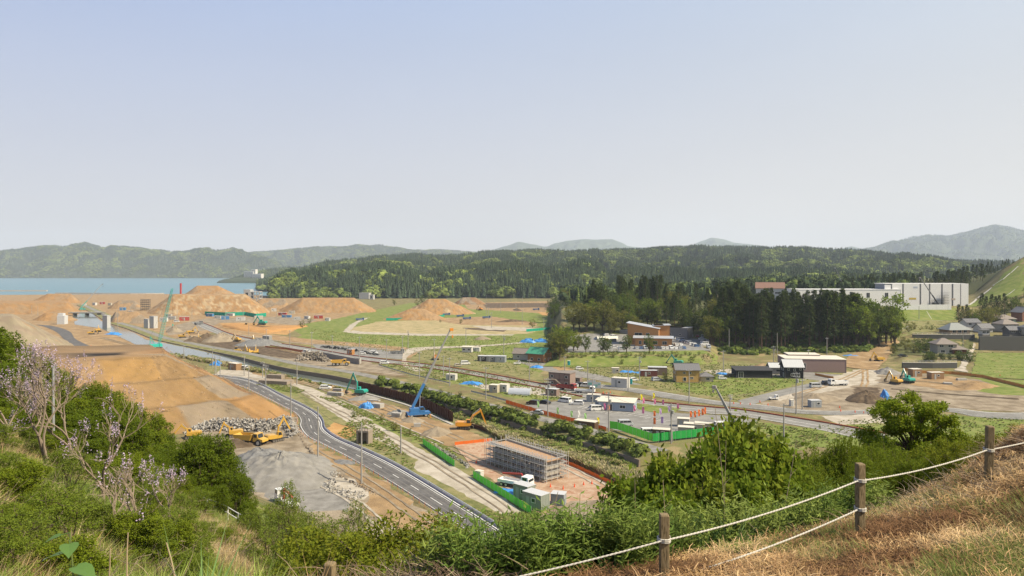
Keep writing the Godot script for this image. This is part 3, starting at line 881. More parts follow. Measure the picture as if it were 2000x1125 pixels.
	var run := 0.0
	var b := MB.new()
	for i in ll.size() - 1:
		var c0 := ll[i].lerp(l2[i], 0.5); var c1 := ll[i + 1].lerp(l2[i + 1], 0.5)
		var on := fmod(run, 10.0) < 4.2 or (run > 236)
		if on:
			var s := (c1 - c0).normalized().cross(Vector3.UP) * 0.075
			var u := Vector3(0, lift + 0.004, 0)
			b.quad(c0 - s + u, c1 - s + u, c1 + s + u, c0 + s + u)
		elif b.v.size():
			struct("road_dash", b, G.paint); b = MB.new()
		run += c0.distance_to(c1)
	if b.v.size(): struct("road_dash", b, G.paint)
	var er := smooth_line(rr, 6)
	var kerb := struct("kerb", profile(er, [[-0.06, -0.02], [-0.06, 0.16], [-0.3, 0.16], [-0.3, -0.02]]), G.white)
	guard_rail(er, -0.75)
	barrier_posts("orange_safety_fence", "low safety fence of orange posts and tape along the main road", smooth_line(rl, 4), 0.7, 2.2)
	# short road on the left that ends in bare earth
	var sl := pts([70, 634, 92, 640, 112, 650, 124, 662, 142, 678]); var sr := pts([98, 636, 120, 641, 138, 649, 147, 662, 175, 676])
	struct("road", ribbon(sl, sr, 0, 1, lift + 0.01), G.asphalt)
	# two-lane road with a red kerb across the valley
	var kf := pts([390, 628, 420, 640, 450, 652, 500, 664, 580, 676, 650, 688, 706, 697, 850, 714, 950, 730, 1020, 743, 1080, 754, 1172, 770, 1240, 780, 1300, 788, 1400, 797, 1440, 800, 1520, 812, 1620, 828, 1740, 850])
	var kn := pts([374, 630, 400, 643, 436, 656, 490, 669, 570, 682, 640, 694, 700, 704, 850, 722, 950, 739, 1010, 750, 1066, 761, 1150, 778, 1220, 789, 1280, 797, 1380, 808, 1420, 810, 1490, 820, 1600, 840, 1720, 868])
	lift += 0.006
	struct("road", ribbon(kn, kf, 0, 1, lift), G.lot)
	struct("road_centre_line", ribbon(kn, kf, 0.49, 0.51, lift + 0.004), G.paint)
	struct("road_edge_line", ribbon(kn, kf, 0.08, 0.1, lift + 0.004), G.paint)
	var kfs := smooth_line(kf, 6)
	struct("red_kerb", profile(kfs, [[-0.1, -0.05], [-0.1, 0.5], [0.35, 0.5], [0.35, -0.05]]), G.red)
	struct("red_kerb", profile(smooth_line(kn, 6).slice(20, 66), [[-0.35, -0.05], [-0.35, 0.42], [0.0, 0.42], [0.0, -0.05]]), G.red)
	# local road on the right
	var df := pts([1140, 748, 1220, 756, 1300, 767, 1400, 783, 1480, 790, 1560, 800, 1640, 803, 1730, 799, 1850, 797, 1930, 805, 2010, 806, 2200, 800])
	var dn := pts([1140, 755, 1220, 764, 1300, 778, 1400, 791, 1480, 800, 1560, 808, 1640, 811, 1730, 807, 1850, 805, 1910, 815, 2010, 820, 2200, 816])
	lift += 0.006
	struct("road", ribbon(dn, df, 0, 1, lift), G.lot)
	struct("road_edge_line", ribbon(dn, df, 0.92, 0.95, lift + 0.004), G.paint)
	barrier_posts("road_fence", "low wire fence with dark posts beside the curving local road", smooth_line(dn, 3), 0.8, 1.4, G.steel)
	var bf := pts([1440, 783, 1500, 768, 1560, 754, 1620, 741]); var bn := pts([1462, 793, 1520, 776, 1580, 760, 1640, 745])
	lift += 0.004
	struct("road", ribbon(bn, bf, 0, 1, lift), G.lot)
	# lane through the meadow
	var mf := pts([1110, 662, 960, 676, 860, 681, 820, 686, 795, 698, 800, 712, 830, 724]); var mn := pts([1110, 660, 950, 674, 830, 678, 790, 684, 786, 700, 786, 714, 812, 726])
	struct("lane", ribbon(mf, mn, 0, 1, lift + 0.01), G.pale)
	# car park
	lift += 0.004
	sheet("car_park", pts([1026, 792, 1066, 787, 1140, 778, 1172, 776, 1250, 800, 1330, 808, 1410, 812, 1480, 822, 1440, 850, 1395, 848, 1290, 862, 1192, 838, 1124, 822, 1048, 802]), G.lot, 0.4)
	sheet("verge", pts([1240, 788, 1330, 797, 1320, 806, 1290, 808, 1245, 800]), G.grass, 0.6)
	for i in 7: bay_line(1128 + i * 9.0, 797 + i * 1.9, 1142 + i * 9.0, 793 + i * 1.9)
	for i in 9: bay_line(1205 + i * 11.0, 806 + i * 2.3, 1222 + i * 11.0, 803 + i * 2.3)
	# school terrace
	for s in [["terrace_car_park", "lot", [1098, 690, 1180, 690, 1388, 688, 1388, 664, 1300, 656, 1150, 652, 1112, 656]],
		["bank_grass", "grass", [1060, 716, 1078, 700, 1096, 690, 1389, 688, 1404, 696, 1400, 712, 1280, 716, 1150, 718]],
		["hill_meadow", "grass", [1735, 628, 1740, 603, 1868, 602, 1870, 626]],
		["hill_meadow", "grass", [1886, 600, 1905, 590, 1960, 535, 2000, 505, 2120, 470, 2200, 500, 2100, 560, 2000, 575, 1940, 590]],
		["hill_meadow", "dry", [1690, 660, 1735, 628, 1870, 627, 1880, 640, 1790, 652, 1740, 668]],
		["hill_meadow", "grass", [1896, 736, 1908, 690, 2000, 690, 2200, 700, 2200, 745, 2000, 742]],
		["haul_track", "tan", [1636, 716, 1660, 694, 1700, 676, 1748, 660, 1756, 668, 1740, 690, 1722, 712, 1714, 724, 1690, 722]],
		["hillside_lane", "pale", [1862, 724, 1875, 715, 1892, 690, 1899, 672, 1905, 672, 1900, 692, 1886, 718, 1890, 728]]]:
		var w := PackedVector3Array()
		for i in range(0, s[2].size(), 2): w.append(P(s[2][i], s[2][i + 1]))
		sheet(s[0], w, G[s[1]], 0.6, true, 0.12)
	G.floor = ground_mat("woodland_floor", 41, [[0.2, lin(0.10, 0.085, 0.05)], [0.5, lin(0.09, 0.105, 0.04)], [0.8, lin(0.13, 0.14, 0.05)]], 25)
	for s in [[[1200, 352], [1389, 352], [1410, 388], [1700, 388], [1745, 420], [1745, 440], [1735, 466], [1700, 496], [1400, 500], [1390, 700], [1190, 700], [1100, 460], [1190, 440], [1385, 434], [1385, 420]].slice(2, 15), [[1640, 560], [2040, 600], [2100, 800], [1640, 860]], [[1070, 354], [1092, 354], [1100, 440], [1160, 470], [1160, 760], [1070, 760]], [[1745, 372], [1900, 352], [1900, 412], [1780, 412], [1745, 412]]]:
		var w := PackedVector3Array()
		for q in s: w.append(at(q[0], q[1], V))
		sheet("woodland_floor", w, G.floor, 1.5, true, 0.1)
	var wr := PackedVector3Array()
	var wc := 0
	for j in 40:
		wc = 0
		for i in 70:
			var d := lerpf(590, 1470, j / 39.0); var x := (lerpf(1085, 2900, pow(i / 69.0, 1.4)) - 1000) / F * d
			wr.append(Vector3(x, H(x, d) + 0.4, -d)); wc += 1
	struct("wooded_rise", grid(wr, wc, PackedColorArray(), G.floor), null)
	for a in [[1893, 596, 1908, 584], [1910, 582, 1938, 562], [1940, 558, 1958, 546], [1960, 546, 1974, 534], [1976, 533, 1990, 520], [1964, 580, 1984, 566]]: strip_on("slope_drain", a, 1.6, G.conc)
	strip_on("slope_drain", [1808, 608, 1818, 624], 1.4, G.conc)
	strip_on("slope_kerb", [1738, 626, 1868, 627], 1.2, G.conc)
	strip_on("slope_drain", [1784, 627, 1776, 636, 1766, 642, 1752, 646, 1734, 648], 1.0, G.conc)
	for a in [[[700, 772, 760, 795, 830, 828, 900, 858], 0.5, "grey"], [[660, 782, 720, 806, 790, 838, 860, 868], 0.5, "pale"], [[560, 742, 620, 756, 690, 785, 780, 828], 0.6, "grey"], [[480, 738, 560, 752, 640, 794, 760, 856, 880, 925, 1010, 1012], 0.45, "grey"], [[520, 734, 600, 748, 680, 775], 0.5, "dry"], [[640, 720, 740, 730, 800, 738], 0.5, "tan"], [[470, 655, 560, 668, 700, 678, 790, 686], 0.8, "pale"], [[1560, 770, 1640, 744, 1690, 722], 0.7, "tan"], [[1690, 722, 1690, 745, 1686, 756], 0.8, "tan"], [[1740, 760, 1850, 770, 1990, 780], 0.7, "dark"], [[1720, 745, 1800, 745, 1880, 755], 0.7, "grey"], [[200, 660, 260, 676, 300, 690], 0.8, "grey"], [[430, 640, 500, 646, 560, 646], 0.9, "tan"], [[610, 880, 700, 930, 800, 1000, 850, 1040], 0.5, "grey"], [[600, 930, 690, 980, 760, 1040], 0.5, "pale"], [[1150, 850, 1220, 875, 1270, 890], 0.5, "grey"], [[880, 874, 960, 912, 1040, 952], 0.6, "grey"], [[1100, 910, 1180, 950], 0.6, "pale"], [[360, 650, 420, 655, 500, 672, 600, 695], 0.7, "tan"]]: ruts(a[0], a[1], G[a[2]])
	# ---- earth mounds
	var oc := Color(0.33, 0.195, 0.085); var tn := Color(0.31, 0.205, 0.11); var gr := Color(0.24, 0.19, 0.135); var lt := Color(0.40, 0.30, 0.18); var br := Color(0.24, 0.14, 0.07)
	for q in [["broad tan earth mound with flat top right of the shell building", 545, 735, 611, 592, 690, 583, [tn, oc, tn, oc, tn]], ["high terraced earth mound by the bay", 288, 525, 615, 340, 478, 576, [oc, tn, oc, lt, tn, oc]], ["pointed ochre summit on the high terraced mound", 345, 480, 588, 386, 424, 558, [tn, oc]], ["earth bank beside the river mouth", 212, 296, 632, 226, 268, 609, [gr, tn, tn]], ["low ochre mound near the breakwater", 60, 158, 592, 94, 138, 574, [oc, tn]], ["long low ochre embankment with bare top", -350, 155, 614, -300, 132, 591, [oc, tn, oc]], ["small tan mound behind the river bank", 210, 284, 604, 232, 262, 587, [tn, gr]], ["tall sandy mound in the middle of the valley", 790, 928, 615, 838, 868, 584, [lt, tn, oc, tn]], ["sandy mound with teal netting at its foot", 748, 872, 626, 802, 826, 603, [tn, oc, tn]], ["brown spoil mound near the far wood", 886, 950, 595, 904, 928, 581, [gr, br]], ["grey spoil mound behind the shell building", 472, 574, 605, 512, 554, 584, [gr, tn]], ["low ochre mound by the pale block", 64, 152, 627, 92, 116, 610, [oc, tn]], ["gravel covered embankment beside the short road", -500, 152, 706, -420, 22, 616, [gr, gr * 1.1, Color(0.28, 0.235, 0.16), Color(0.29, 0.24, 0.165), tn]]]:
		round_mound(q[0], q[1], q[2], q[3], q[4], q[5], q[6], q[7])
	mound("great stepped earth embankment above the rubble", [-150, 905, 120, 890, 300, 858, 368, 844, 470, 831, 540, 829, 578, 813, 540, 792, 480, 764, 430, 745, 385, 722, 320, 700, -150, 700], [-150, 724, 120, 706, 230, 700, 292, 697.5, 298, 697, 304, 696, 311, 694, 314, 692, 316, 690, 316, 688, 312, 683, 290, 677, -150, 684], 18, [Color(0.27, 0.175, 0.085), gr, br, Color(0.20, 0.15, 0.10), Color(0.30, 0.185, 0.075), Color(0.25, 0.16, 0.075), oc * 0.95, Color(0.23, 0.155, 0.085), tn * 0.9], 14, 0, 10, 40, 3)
	mound("flat ochre fill with machines on it", [432, 637, 470, 646, 520, 651, 588, 641], [440, 634, 474, 641, 520, 645, 580, 638], 1.4, [Color(0.42, 0.23, 0.085)], 15, 20, 8, 4)
	var st := MB.new()
	for q in [[0, 2, 4], [2, 1, 4], [1, 3, 4], [3, 0, 4], [2, 0, 5], [1, 2, 5], [3, 1, 5], [0, 3, 5]]:
		var e := [Vector3(0.6, 0, 0.1), Vector3(-0.5, 0.1, 0), Vector3(0, 0.35, 0), Vector3(0.1, -0.3, 0), Vector3(0, 0, 0.5), Vector3(0, 0.1, -0.55)]
		st.tri(e[q[0]], e[q[1]], e[q[2]])
	G.clod = st.mesh(m("clods", Color.WHITE, 0.95, 0, 0, true))
	var put := []; var tint := []
	for q in clods:
		put.append(Transform3D(Basis.from_euler(Vector3(R.randf() * 6, R.randf() * 6, R.randf() * 6)).scaled(Vector3.ONE * 0.12 * pow(4.5, R.randf() * R.randf())), q))
		tint.append(Color(0.36, 0.26, 0.155).lerp(Color(0.20, 0.15, 0.105), R.randf()) * R.randf_range(0.8, 1.3))
	tag(scatter("loose_clods", G.clod, put, tint), "loose clods and stones on the earth mounds", "clods")

func bay_line(x0: float, y0: float, x1: float, y1: float) -> void:
	var a := W(x0, y0); var z := W(x1, y1)
	var b := MB.new()
	var s := (z - a).normalized().cross(Vector3.UP) * 0.08
	var u := Vector3(0, lift + 0.02, 0)
	b.quad(a - s + u, z - s + u, z + s + u, a + s + u)
	struct("parking_bay_line", b, G.paint)

func guard_rail(line: PackedVector3Array, side: float) -> void:
	var t := thing("guard_rail", "steel guard rail on the river side of the main road", "guard rail", "", line[0])
	var rel := PackedVector3Array()
	for q in line: rel.append(q - line[0])
	part("rail", profile(rel, [[side - 0.03, 0.5], [side + 0.05, 0.58], [side - 0.03, 0.66], [side + 0.05, 0.74], [side - 0.03, 0.82]]), G.white, t)
	part("foundation", profile(rel, [[side - 0.25, -0.05], [side - 0.2, 0.32], [side + 0.35, 0.32], [side + 0.4, -0.05]]), m("dark_blue_sheet", lin(0.11, 0.11, 0.17), 0.5, 0, 1.0), t)
	var gone := 9.0
	for i in rel.size() - 1:
		gone += rel[i].distance_to(rel[i + 1])
		if gone < 4: continue
		gone = 0
		var s := (rel[i + 1] - rel[i]).normalized()
		var p := rel[i] + Vector3(-s.z, 0, s.x) * (side + 0.1)
		var b := MB.new()
		b.tube(p, p + Vector3(0, 0.85, 0), 0.06, 0.06, 6)
		part("post", b, G.steel, t)

func barrier_posts(called: String, label: String, line: PackedVector3Array, side: float, step: float, mat: Material = null) -> void:
	var t := thing(called, label, "fence", "", line[0])
	var gone := 99.0
	var last := Vector3.INF
	var net := MB.new()
	for i in line.size() - 1:
		var k := maxi(1, int(line[i].distance_to(line[i + 1]) / 0.5))
		for j in k:
			var q := line[i].lerp(line[i + 1], float(j) / k)
			gone += line[i].distance_to(line[i + 1]) / k
			if gone < step: continue
			gone = 0
			var s := (line[i + 1] - line[i]).normalized()
			var p := q + Vector3(-s.z, 0, s.x) * side - line[0]
			var b := MB.new()
			b.tube(p - Vector3(0, 0.1, 0), p + Vector3(0, 0.95, 0), 0.035, 0.035, 5)
			part("post", b, mat if mat else G.orange, t)
			if last != Vector3.INF:
				for h in [0.45, 0.85]: net.bar(last + Vector3(0, h, 0), p + Vector3(0, h, 0), 0.015, 0.05)
			last = p
	part("tape", net, mat if mat else G.white, t)

# ------------------------------------------------------------------ vehicles and machines (local +x is forward)
func pv(a: Array) -> PackedVector2Array:
	var r := PackedVector2Array()
	for i in range(0, a.size(), 2): r.append(Vector2(a[i], a[i + 1]))
	return r
func paint(key: String, c: Color) -> StandardMaterial3D:
	var s := m("paint_" + key, c, 0.36, 0, 1.1)
	s.clearcoat_enabled = true
	s.clearcoat = 0.3
	return s
func wheel(o: Node, x: float, y: float, z: float, r: float, w := 0.2) -> void:
	var b := MB.new()
	b.tube(Vector3(x, y, z - w / 2), Vector3(x, y, z + w / 2), r, r, 12)
	var t := part("wheel", b, G.black, o)
	b = MB.new()
	b.tube(Vector3(x, y, z - w / 2 - 0.01), Vector3(x, y, z + w / 2 + 0.01), r * 0.58, r * 0.58, 8)
	part("rim", b, G.steel, t)
const CARS := {
	"sedan": [[-2.2, 0.28, 2.15, 0.28, 2.22, 0.62, 1.25, 0.92, 0.5, 1.42, -0.9, 1.45, -1.6, 1.0, -2.22, 0.9], 1.7, [3, 4], [6, 5], [[-1.35, -0.3], [-0.2, 0.85]], 0.98, 1.33],
	"wagon": [[-2.2, 0.3, 2.15, 0.3, 2.22, 0.78, 1.25, 1.0, 0.5, 1.58, -1.85, 1.62, -2.15, 1.02, -2.22, 0.95], 1.75, [3, 4], [6, 5], [[-1.8, -1.05], [-0.95, -0.1], [0.0, 0.8]], 1.06, 1.48],
	"van": [[-2.25, 0.3, 2.2, 0.3, 2.27, 0.85, 1.85, 1.05, 1.1, 1.85, -2.1, 1.92, -2.2, 1.1, -2.27, 1.0], 1.72, [3, 4], [6, 5], [[-2.0, -1.0], [-0.9, 0.1], [0.2, 1.2]], 1.15, 1.7],
	"hatch": [[-1.7, 0.28, 1.65, 0.28, 1.72, 0.7, 1.2, 0.95, 0.5, 1.5, -1.35, 1.54, -1.66, 1.0, -1.72, 0.9], 1.52, [3, 4], [6, 5], [[-1.3, -0.5], [-0.4, 0.7]], 1.0, 1.4]}
func build_car(o: Node3D, kind: String, col: Color, key: String) -> void:
	var d: Array = CARS[kind]
	var w: float = d[1]
	var ol := pv(d[0])
	var b := MB.new()
	b.prism(ol, -w / 2, w / 2)
	part("body", b, paint(key, col), o)
	for e in [d[2], d[3]]:
		var p: Vector2 = ol[e[0]]; var q: Vector2 = ol[e[1]]
		var n := Vector2(q.y - p.y, p.x - q.x).normalized() * 0.012
		if n.x * p.x < 0: n = -n
		var u := p.lerp(q, 0.12) + n; var v := p.lerp(q, 0.9) + n
		b = MB.new()
		b.quad(Vector3(u.x, u.y, -w * 0.43), Vector3(u.x, u.y, w * 0.43), Vector3(v.x, v.y, w * 0.4), Vector3(v.x, v.y, -w * 0.4))
		part("windscreen" if e == d[2] else "rear_window", b, G.glass, o)
	b = MB.new()
	for s in [-1, 1]:
		for r in d[4]:
			var x1: float = r[1]; var lean := 0.35 if r == d[4][-1] else 0.05
			b.prism(pv([r[0] + (0.15 if r == d[4][0] else 0.0), d[6], r[0], d[5], x1 + lean, d[5], x1, d[6]]), s * w / 2 - 0.01, s * w / 2 + 0.012)
	part("side_windows", b, G.glass, o)
	var L := ol[1].x
	for s in [-1, 1]:
		for x in [-L * 0.62, L * 0.64]: wheel(o, x, 0.32, s * (w / 2 - 0.1), 0.32)
		b = MB.new()
		b.box(Vector3(L + 0.03, 0.68, s * w * 0.36), Vector3(0.08, 0.16, 0.32))
		part("headlight", b, G.white, o)
const CARCOL := {"white": [0.78, 0.78, 0.77], "silver": [0.45, 0.47, 0.49], "black": [0.025, 0.026, 0.03], "blue": [0.05, 0.12, 0.28], "red": [0.30, 0.035, 0.03], "grey": [0.17, 0.18, 0.19], "beige": [0.45, 0.40, 0.30]}
func car(kind: String, c: String, p: Vector3, turn: float, label: String, group := "") -> Node3D:
	var q: Array = CARCOL[c]
	return proto("car_" + kind + c, build_car.bind(kind, lin(q[0], q[1], q[2]), c), "parked_car", label, "car" if kind != "van" else "van", group, p, turn)
func build_lorry(o: Node3D, kind: String, col: Color, key: String) -> void: # flat, tip or crane lorries and small pick-ups
	var small := kind == "kei"
	var L := 3.3 if small else 7.6; var w := 1.45 if small else 2.3; var hc := 1.75 if small else 2.7; var c := 1.15 if small else 1.8
	var base := 0.5 if small else 0.85
	var f := L / 2
	var b := MB.new()
	b.prism(pv([f - c, base - 0.15, f, base - 0.15, f, base + (hc - base) * 0.45, f - 0.22, hc, f - c, hc]), -w / 2, w / 2)
	part("cab", b, paint(key, col), o)
	b = MB.new()
	var y0 := base + (hc - base) * 0.47
	b.quad(Vector3(f + 0.0, y0, -w * 0.44), Vector3(f + 0.0, y0, w * 0.44), Vector3(f - 0.2, hc - 0.12, w * 0.42), Vector3(f - 0.2, hc - 0.12, -w * 0.42))
	for s in [-1, 1]: b.box(Vector3(f - c * 0.55, (y0 + hc) / 2, s * w / 2), Vector3(c * 0.6, (hc - y0) * 0.72, 0.03))
	part("cab_window", b, G.glass, o)
	b = MB.new()
	b.box(Vector3(-c / 2, base - 0.08, 0), Vector3(L - c, 0.16, w * 0.45))
	part("chassis", b, G.black, o)
	b = MB.new()
	var bl := L - c - 0.15
	var bx := -f + bl / 2
	var bh := 0.3 if small else (0.5 if kind != "tip" else 1.0)
	b.box(Vector3(bx, base + 0.06, 0), Vector3(bl, 0.1, w))
	for s in [-1, 1]: b.box(Vector3(bx, base + 0.1 + bh / 2, s * (w / 2 - 0.03)), Vector3(bl, bh, 0.05))
	for s in [-1, 1]: b.box(Vector3(bx + s * bl / 2, base + 0.1 + bh / 2, 0), Vector3(0.05, bh, w - 0.1))
	part("load_bed", b, paint(key if kind != "crane" else "white", col if kind != "crane" else lin(0.6, 0.6, 0.58)), o)
	if kind == "crane":
		b = MB.new()
		b.tube(Vector3(f - c - 0.4, base, 0), Vector3(f - c - 0.4, 2.9, 0), 0.2, 0.16, 8)
		b.bar(Vector3(f - c - 0.5, 2.9, 0), Vector3(-f + 0.6, 2.4, 0), 0.28, 0.34)
		part("loading_crane", b, paint("craner", lin(0.55, 0.04, 0.03)), o)
	var wr := 0.27 if small else 0.46
	for s in [-1, 1]:
		for x in ([f - 0.6, -f + 0.7] if small else [f - 0.9, -f + 1.0, -f + 2.1]): wheel(o, x, wr, s * (w / 2 - 0.12), wr, 0.18 if small else 0.3)
func lorry(kind: String, c: String, p: Vector3, turn: float, label: String, group := "") -> Node3D:
	var q: Array = CARCOL[c]
	return proto("lorry_" + kind + c, build_lorry.bind(kind, lin(q[0], q[1], q[2]), c), "lorry" if kind != "kei" else "pickup_truck", label, "truck", group, p, turn)

func tracks(o: Node, l: float, w: float, h: float, gauge: float, turned := 0.0) -> void:
	for s in [-1, 1]:
		var b := MB.new()
		var r := h / 2
		var ol := PackedVector2Array()
		for i in 7: ol.append(Vector2(l / 2 - r + r * sin(PI * i / 6.0), r - r * cos(PI * i / 6.0)))
		for i in 7: ol.append(Vector2(-l / 2 + r - r * sin(PI * i / 6.0), r + r * cos(PI * i / 6.0)))
		b.prism(ol, s * gauge / 2 - w / 2, s * gauge / 2 + w / 2)
		var t := part("track", b, m("track_steel", lin(0.06, 0.052, 0.045), 0.8, 0, 1.0), o)
		t.rotation.y = turned
		b = MB.new()
		for i in 5: b.tube(Vector3(lerpf(-l / 2 + r, l / 2 - r, i / 4.0), r, s * (gauge / 2 + w / 2 - 0.02)), Vector3(lerpf(-l / 2 + r, l / 2 - r, i / 4.0), r, s * (gauge / 2 + w / 2 + 0.03)), r * 0.62, r * 0.62, 8)
		part("rollers", b, m("dull_iron", lin(0.12, 0.11, 0.10), 0.7), t)
func digger(p: Vector3, turn: float, key: String, col: Color, elbow: Vector2, tip: Vector2, scoop: float, trackturn: float, label: String, k := 1.0, group := "excavators at work") -> Node3D:
	# elbow and tip: ends of boom and stick in the plane of the boom, metres from the slewing centre
	var o := thing("excavator", label, "excavator", group, p, turn)
	var pm := paint(key, col)
	tracks(o, 4.1, 0.6, 0.95, 2.4, trackturn)
	var b := MB.new()
	b.box(Vector3(0, 0.65, 0), Vector3(2.2, 0.4, 1.8)); b.tube(Vector3(0, 0.85, 0), Vector3(0, 1.08, 0), 0.75, 0.75, 14)
	part("turntable", b, G.black, o).rotation.y = trackturn
	b = MB.new()
	b.prism(pv([-2.5, 1.2, -2.7, 1.55, -2.6, 2.15, -2.2, 2.3, -0.3, 2.15, 1.25, 2.0, 1.3, 1.2, 1.0, 1.08, -2.1, 1.08]), -1.35, 1.35)
	part("engine_house", b, pm, o)
	b = MB.new()
	b.prism(pv([-2.75, 1.12, -2.95, 1.5, -2.85, 2.05, -2.5, 2.1, -2.45, 1.1]), -1.3, 1.3)
	part("counterweight", b, pm, o)
	b = MB.new()
	b.prism(pv([0.1, 1.25, 1.55, 1.25, 1.6, 1.9, 1.25, 2.95, 0.2, 3.0]), 0.4, 1.36)
	var cab := part("cab", b, pm, o)
	b = MB.new()
	for z in [0.385, 1.375]: b.prism(pv([0.3, 1.95, 1.45, 1.95, 1.15, 2.8, 0.32, 2.85]), z - 0.01, z + 0.01)
	b.quad(Vector3(1.6, 1.75, 0.46), Vector3(1.6, 1.75, 1.3), Vector3(1.3, 2.88, 1.3), Vector3(1.3, 2.88, 0.46))
	part("cab_window", b, G.glass, cab)
	# boom: a bent beam, then stick and bucket
	var foot := Vector2(0.85, 1.55)
	var mid := foot.lerp(elbow, 0.5) + Vector2(-(elbow - foot).y, (elbow - foot).x).normalized() * elbow.distance_to(foot) * (0.12 if elbow.x >= 0 else -0.12)
	var zc := -0.15
	var f := func(q: Vector2, z := 0.0): return Vector3(q.x, q.y, zc + z)
	b = MB.new()
	b.bar(f.call(foot), f.call(mid), 0.42, 0.6); b.bar(f.call(mid), f.call(elbow), 0.4, 0.5)
	b.tube(f.call(mid, -0.24), f.call(mid, 0.24), 0.34, 0.34, 10); b.tube(f.call(elbow, -0.22), f.call(elbow, 0.22), 0.27, 0.27, 8)
	part("boom", b, pm, o)
	b = MB.new()
	var back := elbow + (elbow - tip).normalized() * 0.55
	b.bar(f.call(back), f.call(tip), 0.34, 0.42)
	part("stick", b, pm, o)
	b = MB.new()
	for z in [-0.3, 0.3]: b.bar(f.call(foot + Vector2(0.35, -0.1), z), f.call(mid, z), 0.12, 0.12)
	b.bar(f.call(mid + Vector2(0, 0.4)), f.call(back + Vector2(0, 0.1)), 0.14, 0.14)
	part("hydraulic_ram", b, G.steel, o)
	b = MB.new()
	var t2 := Transform3D(Basis(Vector3(0, 0, 1), scoop), f.call(tip))
	b.prism(pv([-0.2, 0.1, 0.25, 0.1, 0.75, -0.4, 0.8, -0.95, 0.35, -1.25, -0.25, -1.1, -0.2, -0.9, 0.25, -0.75, 0.1, -0.3]), -0.55, 0.55, t2)
	part("bucket", b, m("bucket_iron", lin(0.10, 0.085, 0.07), 0.7), o)
	o.scale = Vector3.ONE * k
	return o
func dozer(p: Vector3, turn: float, label: String) -> void:
	var o := thing("bulldozer", label, "bulldozer", "", p, turn)
	var pm := paint("yellow", lin(0.62, 0.33, 0.02))
	tracks(o, 3.4, 0.6, 1.1, 2.0)
	var b := MB.new()
	b.prism(pv([-1.6, 0.9, 1.7, 0.9, 1.8, 1.7, 0.3, 1.9, -1.6, 1.7]), -0.75, 0.75)
	part("engine_house", b, pm, o)
	b = MB.new()
	b.prism(pv([-1.1, 1.75, 0.3, 1.75, 0.15, 2.95, -1.0, 2.95]), -0.7, 0.7)
	part("cab", b, G.glass, o)
	b = MB.new()
	b.box(Vector3(-0.4, 3.0, 0), Vector3(1.4, 0.1, 1.6))
	part("cab_roof", b, pm, o)
	b = MB.new()
	b.prism(pv([2.2, 0.1, 2.55, 0.15, 2.4, 0.6, 2.5, 1.15, 2.3, 1.15, 2.15, 0.6]), -1.6, 1.6)
	for s in [-1, 1]: b.bar(Vector3(-0.3, 0.55, s * 1.35), Vector3(2.25, 0.4, s * 1.35), 0.15, 0.2)
	part("blade", b, pm, o)
func dumper(p: Vector3, turn: float, label: String) -> void: # articulated dump truck
	var o := thing("dump_truck", label, "dump truck", "", p, turn)
	var pm := paint("yellow", lin(0.62, 0.33, 0.02))
	var b := MB.new()
	b.prism(pv([1.6, 1.1, 4.6, 1.1, 4.5, 1.7, 3.2, 2.0, 2.9, 3.1, 1.7, 3.2]), -1.2, 1.2)
	var cab := part("cab", b, pm, o)
	b = MB.new()
	b.quad(Vector3(3.24, 2.02, -1.0), Vector3(3.24, 2.02, 1.0), Vector3(2.95, 3.0, 1.0), Vector3(2.95, 3.0, -1.0))
	for s in [-1, 1]: b.box(Vector3(2.3, 2.55, s * 1.2), Vector3(1.0, 0.8, 0.03))
	part("cab_window", b, G.glass, cab)
	b = MB.new()
	b.prism(pv([-4.4, 2.3, -3.6, 1.5, 0.9, 1.3, 1.5, 2.9, 1.1, 2.9, 0.6, 1.7, -3.3, 1.8, -4.2, 2.6]), -1.5, 1.5)
	for s in [-1, 1]: b.prism(pv([-4.3, 2.3, -3.6, 1.5, 0.9, 1.3, 1.4, 2.8, -4.2, 2.6]), s * 1.5 - 0.06, s * 1.5 + 0.06)
	part("skip", b, pm, o)
	for s in [-1, 1]:
		for x in [3.3, -0.9, -2.7]: wheel(o, x, 0.85, s * 1.15, 0.85, 0.6)

